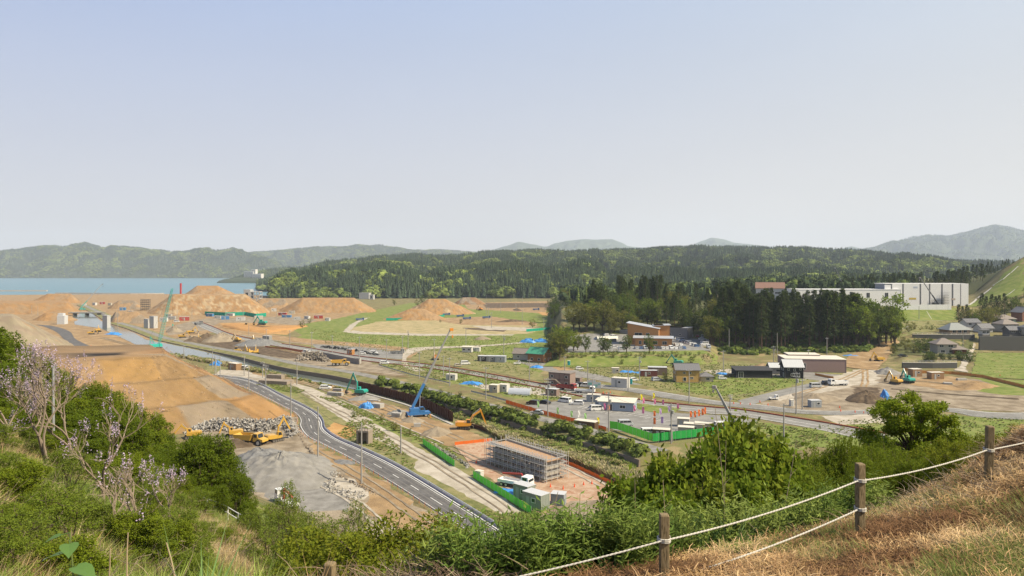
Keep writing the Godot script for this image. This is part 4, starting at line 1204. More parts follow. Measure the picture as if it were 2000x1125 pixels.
func lattice(b: MB, a: Vector3, z: Vector3, w0: float, w1: float, n: int, r: float) -> void:
	var x := (z - a).normalized()
	var s := x.cross(Vector3.UP).normalized(); var u := s.cross(x)
	var ring := []
	for i in n + 1:
		var t := float(i) / n
		var w := lerpf(w0, w1, absf(t - 0.35) / 0.65 if t > 0.35 else 0.0) / 2 * minf(1, 0.45 + 3 * t)
		var c := a.lerp(z, t)
		ring.append([c + s * w + u * w, c - s * w + u * w, c - s * w - u * w, c + s * w - u * w])
	for i in n:
		for k in 4:
			b.tube(ring[i][k], ring[i + 1][k], r, r, 4, false)
			b.tube(ring[i][k], ring[i + 1][(k + 1) % 4], r * 0.6, r * 0.6, 3, false)
			b.tube(ring[i][k], ring[i][(k + 1) % 4], r * 0.6, r * 0.6, 3, false)
func crawler_crane(p: Vector3, turn: float, len: float, rise: float, col: Color, key: String, label: String) -> void:
	var o := thing("crawler_crane", label, "crane", "tall cranes on the sites", p, turn)
	var pm := paint(key, col)
	tracks(o, 6.0, 0.9, 1.2, 3.8)
	var b := MB.new()
	b.box(Vector3(-0.8, 2.2, 0), Vector3(5.6, 1.7, 3.2)); b.box(Vector3(-3.3, 2.1, 0), Vector3(1.0, 1.5, 3.6))
	part("machine_house", b, pm, o)
	b = MB.new()
	b.prism(pv([1.4, 1.4, 3.2, 1.4, 3.1, 2.4, 2.6, 3.3, 1.4, 3.3]), 0.8, 1.9)
	var cab := part("cab", b, pm, o)
	b = MB.new()
	b.quad(Vector3(3.16, 1.9, 0.9), Vector3(3.16, 1.9, 1.8), Vector3(2.66, 3.22, 1.8), Vector3(2.66, 3.22, 0.9))
	part("cab_window", b, G.glass, cab)
	var foot := Vector3(1.6, 2.0, 0)
	var tip := foot + Vector3(cos(rise), sin(rise), 0) * len
	b = MB.new()
	lattice(b, foot, tip, 1.5, 0.8, int(len / 1.5), 0.085)
	part("lattice_boom", b, pm, o)
	b = MB.new()
	var mast := Vector3(-3.0, 7.5, 0)
	for s in [-0.6, 0.6]:
		b.tube(Vector3(-0.5, 2.9, s), mast + Vector3(0, 0, s * 0.5), 0.1, 0.1, 5); b.tube(Vector3(-3.2, 2.8, s), mast + Vector3(0, 0, s * 0.5), 0.1, 0.1, 5)
	part("gantry", b, pm, o)
	b = MB.new()
	b.tube(mast, tip, 0.035, 0.035, 4); b.tube(tip, tip + Vector3(0.25, -len * 0.62, 0), 0.03, 0.03, 4)
	part("cable", b, G.black, o)
	b = MB.new()
	b.box(tip + Vector3(0.25, -len * 0.62 - 0.5, 0), Vector3(0.5, 1.0, 0.35))
	part("hook_block", b, pm, o)
func boom_crane(p: Vector3, turn: float, len: float, rise: float, col: Color, key: String, tipcol: Color, label: String, swing := 0.0, carrier := true) -> void: # telescopic crane on wheels
	var o := thing("mobile_crane", label, "crane", "tall cranes on the sites", p, turn)
	var pm := paint(key, col)
	var b := MB.new()
	if carrier:
		b.prism(pv([-3.6, 0.8, 3.4, 0.8, 3.6, 1.3, 3.5, 1.6, -3.6, 1.6]), -1.25, 1.25)
		part("carrier", b, pm, o)
		for s in [-1, 1]:
			for x in [-2.3, 2.2]: wheel(o, x, 0.65, s * 1.0, 0.65, 0.45)
			for x in [-3.4, 3.2]:
				b = MB.new()
				b.box(Vector3(x, 0.75, s * 1.9), Vector3(0.25, 0.25, 1.6)); b.tube(Vector3(x, 0, s * 2.6), Vector3(x, 1.0, s * 2.6), 0.1, 0.1, 6); b.box(Vector3(x, 0.06, s * 2.6), Vector3(0.6, 0.12, 0.6))
				part("outrigger", b, paint("orange", lin(0.6, 0.24, 0.03)), o)
	var bs := Basis(Vector3.UP, swing)
	b = MB.new()
	b.box(Vector3(-1.0, 2.2, 0), Vector3(3.4, 1.2, 2.2), Transform3D(bs, Vector3.ZERO))
	part("upper_deck", b, pm, o)
	b = MB.new()
	b.prism(pv([0.2, 1.7, 1.9, 1.7, 1.8, 2.6, 1.4, 3.2, 0.3, 3.2]), 0.25, 1.2, Transform3D(bs, Vector3.ZERO))
	var cab := part("cab", b, pm, o)
	b = MB.new()
	b.prism(pv([0.4, 2.2, 1.7, 2.3, 1.4, 3.05, 0.4, 3.1]), 0.23, 1.22, Transform3D(bs, Vector3.ZERO))
	part("cab_window", b, G.glass, cab)
	var foot := bs * Vector3(-1.8, 2.9, -0.2)
	var dir := bs * Vector3(cos(rise), sin(rise), 0)
	var at0 := foot
	for i in 4:
		b = MB.new()
		var e: Vector3 = foot + dir * len * [0.3, 0.56, 0.8, 1.0][i]
		b.bar(at0, e, 0.66 - 0.11 * i, 0.8 - 0.13 * i)
		part("boom_section", b, pm if i == 0 else m("boom_grey", lin(0.20, 0.20, 0.20), 0.5), o)
		at0 = e - dir * 0.2
	b = MB.new()
	b.box(Vector3(0.3, -0.1, 0), Vector3(1.1, 0.9, 0.6), Transform3D(bs, at0))
	part("boom_head", b, paint(key + "tip", tipcol), o)
	b = MB.new()
	b.tube(foot + bs * Vector3(2.2, -0.9, 0), foot + dir * len * 0.2, 0.16, 0.16, 6)
	part("lift_ram", b, G.steel, o)
	b = MB.new()
	b.tube(at0 + bs * Vector3(0.6, 0, 0), at0 + bs * Vector3(0.6, 0, 0) - Vector3(0, len * 0.07, 0), 0.03, 0.03, 4)
	b.box(at0 + bs * Vector3(0.6, 0, 0) - Vector3(0, len * 0.07 + 0.4, 0), Vector3(0.4, 0.8, 0.4))
	part("hook_block", b, paint(key + "tip", tipcol), o)

# ------------------------------------------------------------------ poles, flags, small site things
func build_pole(o: Node3D, kind: int) -> void: # 12 m tall
	var b := MB.new()
	b.tube(Vector3(0, -0.6, 0), Vector3(0, 12, 0), 0.19, 0.12, 8)
	part("shaft", b, m("pole_concrete", lin(0.33, 0.32, 0.31), 0.9, 0, 2.0), o)
	if kind == 2: return
	for y in ([11.5, 10.6] if kind == 1 else [11.4]):
		b = MB.new()
		b.box(Vector3(0, y, 0.16), Vector3(1.9, 0.1, 0.1))
		var arm := part("crossarm", b, G.steel, o)
		b = MB.new()
		for x in [-0.85, -0.35, 0.35, 0.85]: b.tube(Vector3(x, y + 0.05, 0.16), Vector3(x, y + 0.3, 0.16), 0.06, 0.04, 6)
		part("insulators", b, G.white, arm)
	if kind == 1:
		b = MB.new()
		b.tube(Vector3(0.42, 8.9, 0), Vector3(0.42, 9.9, 0), 0.28, 0.28, 10)
		part("transformer", b, G.steel, o)
func pole(px: float, top: float, base: float, kind: int, label: String, turn := 0.3) -> Vector3:
	var p := P(px, base)
	var h := (base - top) * -p.z / F
	var o := proto("pole%d" % kind, build_pole.bind(kind), "utility_pole", label, "pole", "utility poles across the valley", p, turn)
	o.scale = Vector3(maxf(1, h / 14.0) * 1.1, h / 12.0, maxf(1, h / 14.0) * 1.1)
	return p + Vector3(0, h * 0.95, 0)
func wire(a: Vector3, z: Vector3, sag: float, label: String) -> void:
	var b := MB.new()
	var p := a
	for i in 12:
		var t := (i + 1) / 12.0
		var q := a.lerp(z, t) - Vector3(0, sag * 4 * t * (1 - t), 0)
		b.tube(p, q, 0.03, 0.03, 3, false)
		p = q
	tag(part("overhead_wire", b, m("wire", lin(0.05, 0.05, 0.05), 0.6), self), label, "wire", "overhead wires")
func flag(px: float, py: float, c: String, label: String, h := 2.6) -> void:
	var cols := {"pink": [0.75, 0.22, 0.42], "orange": [0.78, 0.19, 0.05], "purple": [0.50, 0.33, 0.62], "yellow": [0.80, 0.68, 0.03], "green": [0.35, 0.62, 0.25], "white": [0.75, 0.75, 0.73]}
	var q: Array = cols[c]
	var mk := func(o: Node3D):
		var b := MB.new()
		b.tube(Vector3.ZERO, Vector3(0, 3.0, 0), 0.035, 0.03, 5); b.tube(Vector3(0, 2.9, 0), Vector3(0.75, 2.9, 0), 0.02, 0.02, 4)
		b.box(Vector3(0, 0.06, 0), Vector3(0.5, 0.12, 0.5))
		part("stand", b, G.white, o)
		b = MB.new()
		var lx := 0.04
		for i in 8:
			var y := 2.85 - i * 0.28
			for k in 3:
				var f := func(xx, yy): return Vector3(0.04 + xx * 0.22, yy, 0.05 * sin(yy * 3.1 + xx * 1.7))
				b.quad(f.call(k, y - 0.28), f.call(k + 1, y - 0.28), f.call(k + 1, y), f.call(k, y))
		part("banner", b, m("flag_" + c, lin(q[0], q[1], q[2]), 0.8, 0, 0.6, false, Color(0.5, 0.5, 0.5)), o)
	var o := proto("flag_" + c, mk, "banner_flag", label, "flag", "upright banner flags", P(px, py), R.randf_range(-0.5, 0.3))
	o.scale = Vector3(1, h / 3.0, 1)

# ------------------------------------------------------------------ buildings (local x along the front, +z towards the viewer, y up from the ground)
func wallm(key: String, r: float, g: float, b: float, rough := 0.85) -> StandardMaterial3D:
	return m("wall_" + key, lin(r, g, b), rough, 0, 3.0)
func window(o: Node, c: Vector3, w: float, h: float, face: String, frame: Material = null) -> void: # a frame proud of the wall with a recessed pane
	var yaw: float = {"f": 0.0, "l": -PI / 2, "r": PI / 2, "b": PI}[face]
	var t := Transform3D(Basis(Vector3.UP, yaw), c)
	var b := MB.new()
	for s in [-1, 1]:
		b.box(Vector3(s * w / 2, 0, 0.03), Vector3(0.08, h + 0.08, 0.1), t)
		b.box(Vector3(0, s * h / 2, 0.03), Vector3(w - 0.08, 0.08, 0.1), t)
	if w > 1.2: b.box(Vector3(0, 0, 0.02), Vector3(0.05, h - 0.08, 0.07), t)
	var f := part("window", b, frame if frame else m("frame_white", lin(0.6, 0.6, 0.58), 0.5), o)
	b = MB.new()
	b.quad(t * Vector3(-w / 2, -h / 2, 0.015), t * Vector3(w / 2, -h / 2, 0.015), t * Vector3(w / 2, h / 2, 0.015), t * Vector3(-w / 2, h / 2, 0.015))
	part("pane", b, G.glass, f)
func roof_on(o: Node, kind: String, w: float, d: float, y: float, rise: float, mat: Material, over := 0.45, cx := 0.0, cz := 0.0) -> MeshInstance3D:
	var b := MB.new()
	var W2 := w / 2 + over; var D2 := d / 2 + over; var th := 0.16
	var t := Transform3D(Basis(), Vector3(cx, y, cz))
	match kind:
		"gable_x": # ridge along x
			var e := -rise * over / (d / 2)
			b.prism(pv([-D2, e, 0, rise, D2, e, D2, e + th, 0, rise + th, -D2, e + th]), -W2, W2, t * Transform3D(Basis(Vector3.UP, PI / 2), Vector3.ZERO))
		"gable_z":
			var e := -rise * over / (w / 2)
			b.prism(pv([-W2, e, 0, rise, W2, e, W2, e + th, 0, rise + th, -W2, e + th]), -D2, D2, t)
		"shed": # high on the left
			b.prism(pv([-W2, rise, W2, 0, W2, th, -W2, rise + th]), -D2, D2, t)
		"shed_z":
			b.prism(pv([-D2, rise, D2, 0, D2, th, -D2, rise + th]), -W2, W2, t * Transform3D(Basis(Vector3.UP, -PI / 2), Vector3.ZERO))
		"flat":
			b.box(Vector3(0, 0.12, 0), Vector3(2 * W2, 0.24, 2 * D2), t)
		"hip":
			var r := maxf(0.05, W2 - D2)
			var e := -rise * over / D2
			var c := [Vector3(-W2, e, D2), Vector3(W2, e, D2), Vector3(W2, e, -D2), Vector3(-W2, e, -D2), Vector3(-r, rise, 0), Vector3(r, rise, 0)]
			for i in 6: c[i] = t * c[i]
			b.quad(c[0], c[1], c[5], c[4]); b.tri(c[1], c[2], c[5]); b.quad(c[2], c[3], c[4], c[5]); b.tri(c[3], c[0], c[4])
			b.box(Vector3(0, e - 0.06, 0), Vector3(2 * W2 - 0.02, 0.12, 2 * D2 - 0.02), t)
	var rf := part("roof", b, mat, o)
	if kind in ["gable_x", "gable_z", "hip"]: # ridge cap, seams and gutters
		b = MB.new()
		if kind == "gable_z": b.box(Vector3(0, rise + th + 0.04, 0), Vector3(0.3, 0.12, 2 * D2 + 0.02), t)
		else: b.box(Vector3(0, rise + (th if kind != "hip" else 0.0) + 0.04, 0), Vector3((2 * W2 if kind != "hip" else 2 * maxf(0.3, W2 - D2)) + 0.02, 0.12, 0.3), t)
		part("ridge_cap", b, m("ridge_dark", lin(0.12, 0.12, 0.125), 0.7), rf)
	if kind == "gable_x":
		b = MB.new()
		var e := -rise * over / (d / 2)
		for i in int(2 * W2 / 0.9):
			var x := -W2 + 0.5 + i * 0.9
			for s in [-1, 1]: b.bar(t * Vector3(x, e + th + 0.01, s * D2), t * Vector3(x, rise + th + 0.01, 0), 0.05, 0.05)
		part("roof_seams", b, mat, rf)
		b = MB.new()
		for s in [-1, 1]: b.box(Vector3(0, e - 0.02, s * (D2 + 0.05)), Vector3(2 * W2, 0.12, 0.1), t)
		part("gutter", b, m("gutter", lin(0.16, 0.16, 0.17), 0.6), rf)
	return rf
func house(called: String, label: String, cat: String, p: Vector3, turn: float, w: float, d: float, h: float, roof: String, rise: float, wm: Material, rm: Material, wins := [], group := "", over := 0.45) -> Node3D:
	var o := thing(called, label, cat, group, p, turn)
	var b := MB.new()
	b.box(Vector3(0, h / 2 - 0.5, 0), Vector3(w, h + 1.0, d))
	if roof == "gable_z": b.prism(pv([-w / 2, h, w / 2, h, 0, h + rise]), -d / 2, d / 2)
	if roof == "gable_x": b.prism(pv([-d / 2, h, d / 2, h, 0, h + rise]), -w / 2, w / 2, Transform3D(Basis(Vector3.UP, PI / 2), Vector3.ZERO))
	if roof == "shed": b.prism(pv([-w / 2, h, w / 2, h, -w / 2, h + rise]), -d / 2, d / 2)
	if roof == "shed_z": b.prism(pv([-d / 2, h, d / 2, h, -d / 2, h + rise]), -w / 2, w / 2, Transform3D(Basis(Vector3.UP, -PI / 2), Vector3.ZERO))
	part("wall", b, wm, o)
	b = MB.new()
	b.box(Vector3(0, -0.2, 0), Vector3(w + 0.06, 0.9, d + 0.06))
	part("plinth", b, G.concd, o)
	b = MB.new()
	for s in [-1, 1]: b.tube(Vector3(s * (w / 2 - 0.12), 0, d / 2 + 0.06), Vector3(s * (w / 2 - 0.12), h, d / 2 + 0.06), 0.05, 0.05, 5)
	part("downpipes", b, m("gutter", lin(0.16, 0.16, 0.17), 0.6), o)
	roof_on(o, roof, w, d, h, rise, rm, over)
	for q in wins: # [face, along, up, width, height]
		var c: Vector3
		match q[0]:
			"f": c = Vector3(q[1], q[2], d / 2)
			"b": c = Vector3(q[1], q[2], -d / 2)
			"l": c = Vector3(-w / 2, q[2], q[1])
			"r": c = Vector3(w / 2, q[2], q[1])
		window(o, c, q[3], q[4], q[0])
	return o
func cabin(label: String, p: Vector3, turn: float, w: float, d: float, h: float, wm: Material, rm: Material, ribs := true, door := 0.0, cat := "cabin", group := "") -> Node3D: # ribbed steel site cabin or container
	var o := thing("site_cabin" if cat == "cabin" else cat.replace(" ", "_"), label, cat, group, p, turn)
	var b := MB.new()
	b.box(Vector3(0, h / 2, 0), Vector3(w, h, d))
	if ribs:
		for i in int(w / 0.45): for s in [-1, 1]: b.box(Vector3(-w / 2 + 0.3 + i * 0.45, h / 2, s * d / 2), Vector3(0.16, h * 0.9, 0.06))
		for i in int(d / 0.45): for s in [-1, 1]: b.box(Vector3(s * w / 2, h / 2, -d / 2 + 0.3 + i * 0.45), Vector3(0.06, h * 0.9, 0.16))
	part("wall", b, wm, o)
	b = MB.new()
	b.box(Vector3(0, h + 0.05, 0), Vector3(w + 0.16, 0.1, d + 0.16))
	part("roof", b, rm, o)
	b = MB.new()
	b.box(Vector3(door, h * 0.42, d / 2 + 0.04), Vector3(0.8, h * 0.78, 0.06))
	part("door", b, m("grey_door", lin(0.28, 0.29, 0.29), 0.6), o)
	if w > 3: window(o, Vector3(door + (1.4 if door < 0 else -1.4), h * 0.6, d / 2 + 0.03), 1.0, 0.8, "f")
	return o
func retaining(label: String, w: PackedVector3Array, h: float, mat: Material, rail := false) -> void:
	var t := thing("retaining_wall", label, "wall", "", w[0])
	var rel := PackedVector3Array()
	for q in w: rel.append(q - w[0])
	part("wall_face", profile(rel, [[0.6, -1.0], [0.3, h], [-0.6, h], [-0.6, -1.0]]), mat, t)
	if rail:
		part("coping", profile(rel, [[0.4, h + 0.003], [0.4, h + 0.2], [-0.7, h + 0.2], [-0.7, h + 0.003]]), G.conc, t)
		var b := MB.new()
		for y in [0.7, 1.2]:
			for i in rel.size() - 1: b.bar(rel[i] + Vector3(0, h + y, 0), rel[i + 1] + Vector3(0, h + y, 0), 0.06, 0.06)
		part("handrail", b, G.white, t)
		for i in rel.size() - 1:
			var k := maxi(1, int(rel[i].distance_to(rel[i + 1]) / 2.5))
			for j in k:
				var p := rel[i].lerp(rel[i + 1], float(j) / k)
				b = MB.new()
				b.tube(p + Vector3(0, h, 0), p + Vector3(0, h + 1.2, 0), 0.05, 0.05, 5)
				part("rail_post", b, G.white, t)
func stack(label: String, px: float, py: float, turn: float, nx: int, ny: int, s: Vector3, mat: Material, called := "concrete_block", group := "stacked concrete blocks") -> void: # blocks piled side by side
	var o := thing("block_stack", label, "blocks", group, P(px, py), turn)
	for j in ny:
		for i in nx:
			var b := MB.new()
			b.box(Vector3((i - (nx - 1) / 2.0) * (s.x + 0.08), s.y * (j + 0.5) + 0.02 * j, R.randf_range(-0.06, 0.06)), s)
			part(called, b, mat, o)
func tarp(label: String, px: float, py: float, rx: float, rz: float, h: float, turn := 0.0, mat: Material = null, group := "blue tarpaulins") -> void: # a sheet thrown over a heap
	var n := 15
	var p := PackedVector3Array()
	for j in n:
		for i in n:
			var x := (i / (n - 1.0) - 0.5) * 2; var z := (j / (n - 1.0) - 0.5) * 2
			var y := h * pow(maxf(0, (1 - pow(absf(x), 2.2)) * (1 - pow(absf(z), 2.2))), 0.6) * (0.75 + 0.9 * N1.get_noise_2d(x * 45 + px, z * 45) + 0.35 * N1.get_noise_2d(x * 160 + px, z * 160))
			p.append(Vector3(x * rx * (1 + 0.35 * N1.get_noise_2d(z * 90, px)), y + 0.03, z * rz * (1 + 0.35 * N1.get_noise_2d(x * 90, py))))
	var o := part("tarpaulin", grid(p, n, PackedColorArray(), mat if mat else G.tarp), null, self)
	tag(o, label, "tarpaulin", group)
	o.position = P(px, py)
	o.rotation.y = turn

func make_buildings() -> void:
	var grey_roof := m("grey_tile_roof", lin(0.17, 0.17, 0.18), 0.6, 0, 1.5)
	var pale_roof := m("pale_metal_roof", lin(0.52, 0.53, 0.54), 0.45, 0.0, 2.5)
	var white_roof := m("cream_sheet_roof", lin(0.62, 0.58, 0.50), 0.7, 0, 2.5)
	var brown_roof := m("brown_roof", lin(0.23, 0.20, 0.18), 0.7, 0, 1.5)
	var s := 1.0
	# black house with its pale roof
	house("dark_house", "black walled two storey house with pale grey roof", "house", P(1546, 737), -0.12, 7.6, 8.0, 5.0, "gable_x", 2.6, wallm("black", 0.028, 0.029, 0.033), pale_roof,
		[["f", -2.2, 3.9, 0.7, 1.0], ["f", 0.2, 3.7, 0.7, 1.0], ["f", 2.6, 4.0, 0.7, 0.8], ["f", -0.6, 1.6, 1.4, 1.0], ["f", 1.9, 1.3, 0.8, 1.8], ["l", -1.6, 3.6, 1.0, 1.0], ["l", 1.6, 3.6, 1.0, 1.0], ["l", 2.0, 1.3, 1.4, 1.8]])
	house("shed", "low black shed with open front left of the black house", "shed", P(1468, 736), -0.05, 15, 8, 3.2, "shed_z", 0.7, wallm("black", 0.028, 0.029, 0.033), m("dark_roof", lin(0.04, 0.04, 0.042), 0.7), [["f", -5.6, 1.4, 2.0, 2.4]])
	house("small_house", "small grey house tucked between black shed and black house", "house", P(1516, 729), -0.1, 6.5, 6, 3.0, "gable_x", 1.6, wallm("lightgrey", 0.36, 0.34, 0.32), pale_roof, [["f", 0, 1.6, 1.6, 1.0]])
	# yellow house
	var yh := house("yellow_house", "mustard yellow two storey house with dark tiled roof", "house", P(1340, 745), -0.06, 9.4, 7.5, 5.3, "gable_x", 2.0, wallm("yellow", 0.48, 0.31, 0.11), grey_roof,
		[["f", -1.4, 4.0, 1.0, 0.7], ["f", 1.0, 4.0, 0.7, 0.8], ["f", -1.2, 1.5, 1.2, 1.5], ["f", 1.6, 2.0, 1.4, 0.8], ["l", -1.5, 3.8, 1.2, 1.0], ["l", 1.5, 3.8, 1.2, 1.0], ["l", 0.5, 1.4, 1.2, 1.8]])
	house("small_house", "low annex with grey hipped roof right of the yellow house", "house", P(1378, 744), -0.06, 5.2, 5, 2.4, "hip", 1.3, wallm("cream", 0.50, 0.44, 0.34), grey_roof, [["f", 0.4, 1.2, 1.4, 0.9]])
	# mauve block
	house("flat_block", "long mauve flat roofed building below the cedar grove", "building", P(1584, 723), -0.14, 26, 15, 5.8, "flat", 0, wallm("mauve", 0.30, 0.215, 0.20), white_roof,
		[["f", -4.6, 2.6, 0.9, 3.0], ["f", -8.5, 3.2, 0.9, 1.6], ["l", 2, 3, 1.2, 1.2]], "", 0.15)
	house("flat_block", "lower mauve wing stepping out from the long building", "building", P(1566, 718), -0.14, 14, 9, 6.4, "flat", 0, wallm("mauve", 0.30, 0.215, 0.20), white_roof, [["f", 2, 2.6, 0.9, 1.8]], "", 0.1)
	# brown prefabricated office
	var po := house("site_office", "brown two storey prefabricated office with outside stair", "office", P(1098, 752), -0.5, 9.0, 5.5, 5.0, "flat", 0, wallm("brownish", 0.27, 0.20, 0.175), brown_roof,
		[["f", -3.2, 3.7, 1.2, 0.9], ["f", 3.0, 3.7, 1.2, 0.9], ["f", -3.2, 1.2, 1.2, 0.9], ["f", 3.0, 1.2, 1.2, 0.9], ["l", 0, 3.7, 1.2, 0.9], ["l", 0, 1.2, 1.2, 0.9]], "", 0.2)
	var b := MB.new()
	for i in 10: b.box(Vector3(1.8 - i * 0.33, 0.25 + i * 0.25, 3.3), Vector3(0.34, 0.06, 0.9))
	b.bar(Vector3(1.9, 0.1, 2.85), Vector3(-1.5, 2.65, 2.85), 0.05, 0.3); b.bar(Vector3(1.9, 0.1, 3.75), Vector3(-1.5, 2.65, 3.75), 0.05, 0.3)
	b.box(Vector3(-2.2, 2.6, 3.3), Vector3(1.6, 0.1, 1.0))
	part("stair", b, m("beige_steel", lin(0.50, 0.42, 0.32), 0.6), po)
	b = MB.new()
	for y in [2.5, 4.95]:
		b.box(Vector3(0, y, 2.76), Vector3(9.04, 0.16, 0.06))
	for x in [-4.5, -2.25, 0, 2.25, 4.5]: b.box(Vector3(x, 2.5, 2.77), Vector3(0.14, 5.0, 0.08))
	part("frame", b, m("dark_brown", lin(0.09, 0.06, 0.05), 0.7), po)
	cabin("brown site shed beside the prefabricated office", P(1126, 748), -0.5, 4, 2.4, 2.2, wallm("brownish", 0.27, 0.20, 0.175), brown_roof, true, -0.8, "shed", "small sheds")
	# timber house with green roof
	house("timber_house", "timber clad house with green metal roof under repair", "house", P(1054, 706), -0.55, 9, 8.5, 4.6, "gable_x", 2.4, wallm("timberclad", 0.33, 0.17, 0.08), m("green_roof", lin(0.05, 0.27, 0.16), 0.5, 0, 2.0),
		[["r", -2, 4.6, 0.9, 0.9], ["r", 1, 5.0, 0.9, 0.9], ["r", 2.6, 1.4, 0.9, 1.0], ["r", -0.6, 1.4, 0.9, 1.0], ["f", -2, 1.6, 1.2, 1.2], ["f", 2, 1.6, 1.2, 1.2], ["r", -2.8, 1.4, 0.8, 1.0]], "", 0.8)
	house("small_house", "pale house with grey slate roof behind the timber house", "house", P(1022, 702), -0.35, 9, 7, 3.4, "gable_x", 2.2, wallm("pale", 0.48, 0.46, 0.42), brown_roof, [["f", -1.5, 1.8, 1.0, 1.0], ["l", 0, 2, 0.9, 0.9]])
	# school-like orange building on the terrace
	var om := wallm("orange", 0.46, 0.235, 0.095)
	var rf := m("blue_grey_metal_roof", lin(0.40, 0.42, 0.46), 0.4, 0.0, 4.0)
	house("orange_hall", "large orange hall with pale shed roof on the terrace", "building", at(1258, 404, 9), -0.28, 17, 13, 9.2, "shed", 3.0, om, rf, [["f", -2.5, 6.0, 4.0, 1.7], ["f", 2.6, 6.0, 1.8, 1.7], ["f", -2.5, 2.2, 3.0, 1.8], ["f", 2.6, 2.2, 1.8, 1.7], ["l", 0, 6, 4, 1.6]], "", 0.7)
	house("orange_hall", "tall orange block with flat pale roof joined to the hall", "building", at(1292, 407, 9), -0.12, 8.5, 11, 10.8, "shed", -0.4, om, rf, [["f", 2.2, 2.0, 1.2, 1.4]], "", 0.6)
	house("orange_wing", "low orange wing with curved pale canopy before the hall", "building", at(1276, 392, 9), -0.2, 20, 5, 4.6, "shed_z", 0.8, om, rf, [["f", -7, 2.2, 1.4, 2.0], ["f", -4, 2.2, 2.4, 1.8], ["f", 1, 2.2, 2.4, 1.8], ["f", 6, 2.2, 2.4, 1.8]], "", 0.9)
	house("grey_hall", "grey flat roofed block right of the orange hall", "building", at(1324, 432, 9), -0.55, 15, 10, 7.4, "shed", -0.6, wallm("midgrey", 0.20, 0.20, 0.205), m("grey_sheet", lin(0.34, 0.35, 0.37), 0.5, 0, 3.0), [["l", 0, 5, 4, 1.0], ["f", -3, 3.4, 1.2, 1.0], ["f", 3, 3.4, 1.2, 1.0]], "", 0.3)
	house("grey_hall", "low grey shed with pale roof left of the orange hall", "building", at(1232, 448, 9), -0.4, 12, 9, 4.6, "shed", -0.6, wallm("midgrey", 0.20, 0.20, 0.205), rf, [], "", 0.3)
	# tunnel shed on the terrace and small huts
	quonset("long pale plastic tunnel shed beside the terrace car park", at(1185, 428, 9), 0.25, 13, 2.2, m("pale_plastic", lin(0.55, 0.54, 0.47), 0.6))
	quonset("silver corrugated half round shed by the meadow", P(1016, 770), -0.25, 8.2, 2.2, m("silver_sheet", lin(0.48, 0.50, 0.52), 0.35, 0.3))
	for q in [["small white shed by the blue tarpaulin", 882, 742, 4.2, 2.6, 2.4, "white", -0.3], ["beige shed left of the silver half round shed", 966, 766, 3.4, 3.0, 2.8, "beige", -0.4], ["white shed with dark door beside the silver half round shed", 984, 765, 3.6, 3.0, 2.8, "white", -0.4],
		["grey shed row below the white bungalow", 962, 706, 5.5, 4, 2.8, "grey", -0.2], ["small blue grey shed at the end of the shed row", 978, 707, 5.0, 4, 3.0, "bluegrey", -0.2], ["dark weathered shed at the start of the shed row", 944, 705, 5, 4, 2.6, "dark", -0.2],
		["small grey cabin beside the dirt crossing", 1591, 795, 3.6, 2.4, 2.3, "bluegrey", 0.1], ["narrow white cabinet beside the dirt crossing", 1546, 793, 1.2, 1.2, 2.1, "white", 0.2], ["pale cabin with dark door above the blue tarpaulins", 1202, 729, 3.2, 2.5, 2.4, "beige", -0.1],
		["dark red steel container by the blue tarpaulins", 1267, 735, 7.0, 2.6, 2.6, "maroon", -0.05], ["grey brown hut with dish on its roof", 1284, 732, 8.0, 4.0, 3.4, "brown2", -0.15], ["white box lorry body parked by the lane", 1212, 756, 6.4, 3.4, 3.6, "white", -0.5],
		["grey block hut near the bus lane", 1079, 772, 4.4, 2.6, 2.4, "brownish", -0.5], ["grey store on the far verge with white ends", 522, 665, 6.0, 2.6, 3.0, "grey", -0.5], ["timber faced cabin by the river track", 459, 722, 6.0, 3.0, 3.0, "timberc", -0.6],
		["small orange container in the storage yard", 685, 692, 3.4, 2.4, 2.8, "orangec", -0.4], ["brown gatehouse cabin at the car park entrance", 1145, 841, 6.4, 2.6, 2.8, "dbrown", -0.55],
		["pale green container behind the bright green fence", 1024, 972, 3.8, 2.4, 2.7, "palegreen", -0.75], ["grey green container with white lid at the yard corner", 1047, 991, 4.6, 2.6, 2.9, "palegreen", -0.75], ["small grey container standing alone in the yard", 1091, 985, 2.6, 2.2, 2.2, "bluegrey", -0.3], ["small white cabinet inside the fenced yard", 936, 931, 1.6, 1.2, 1.3, "white", -0.6],
		["cream cabin row left end behind the dark green fence", 1340, 852, 4.2, 2.6, 2.6, "beige", -0.3], ["cream cabin with grey roof behind the dark green fence", 1356, 846, 5.6, 2.6, 2.7, "beige", -0.3], ["cream cabin at right end behind the dark green fence", 1374, 846, 4.6, 2.6, 2.9, "cream2", -0.3], ["white roofed unit at the back of the cabin row", 1335, 833, 3.4, 2.4, 2.4, "beige", -0.3], ["brown hut roofed with dark felt behind the dark green fence", 1292, 852, 4.6, 2.6, 2.0, "dbrown", -0.3],
		["timber site hut with open front at the digger yard", 1787, 735, 4.4, 3.2, 3.2, "timberc", 0.15], ["longer timber site hut at the digger yard", 1827, 740, 5.6, 3.0, 2.8, "timberc", 0.1]]:
		var cc := {"white": [0.60, 0.59, 0.57], "beige": [0.48, 0.43, 0.34], "grey": [0.30, 0.30, 0.29], "bluegrey": [0.34, 0.37, 0.40], "dark": [0.09, 0.085, 0.08], "maroon": [0.16, 0.06, 0.05], "brown2": [0.20, 0.15, 0.12], "brownish": [0.27, 0.2, 0.175], "timberc": [0.32, 0.20, 0.11], "orangec": [0.45, 0.22, 0.08], "dbrown": [0.12, 0.075, 0.05], "palegreen": [0.26, 0.29, 0.26], "cream2": [0.52, 0.45, 0.33]}
		var k: Array = cc[q[6]]
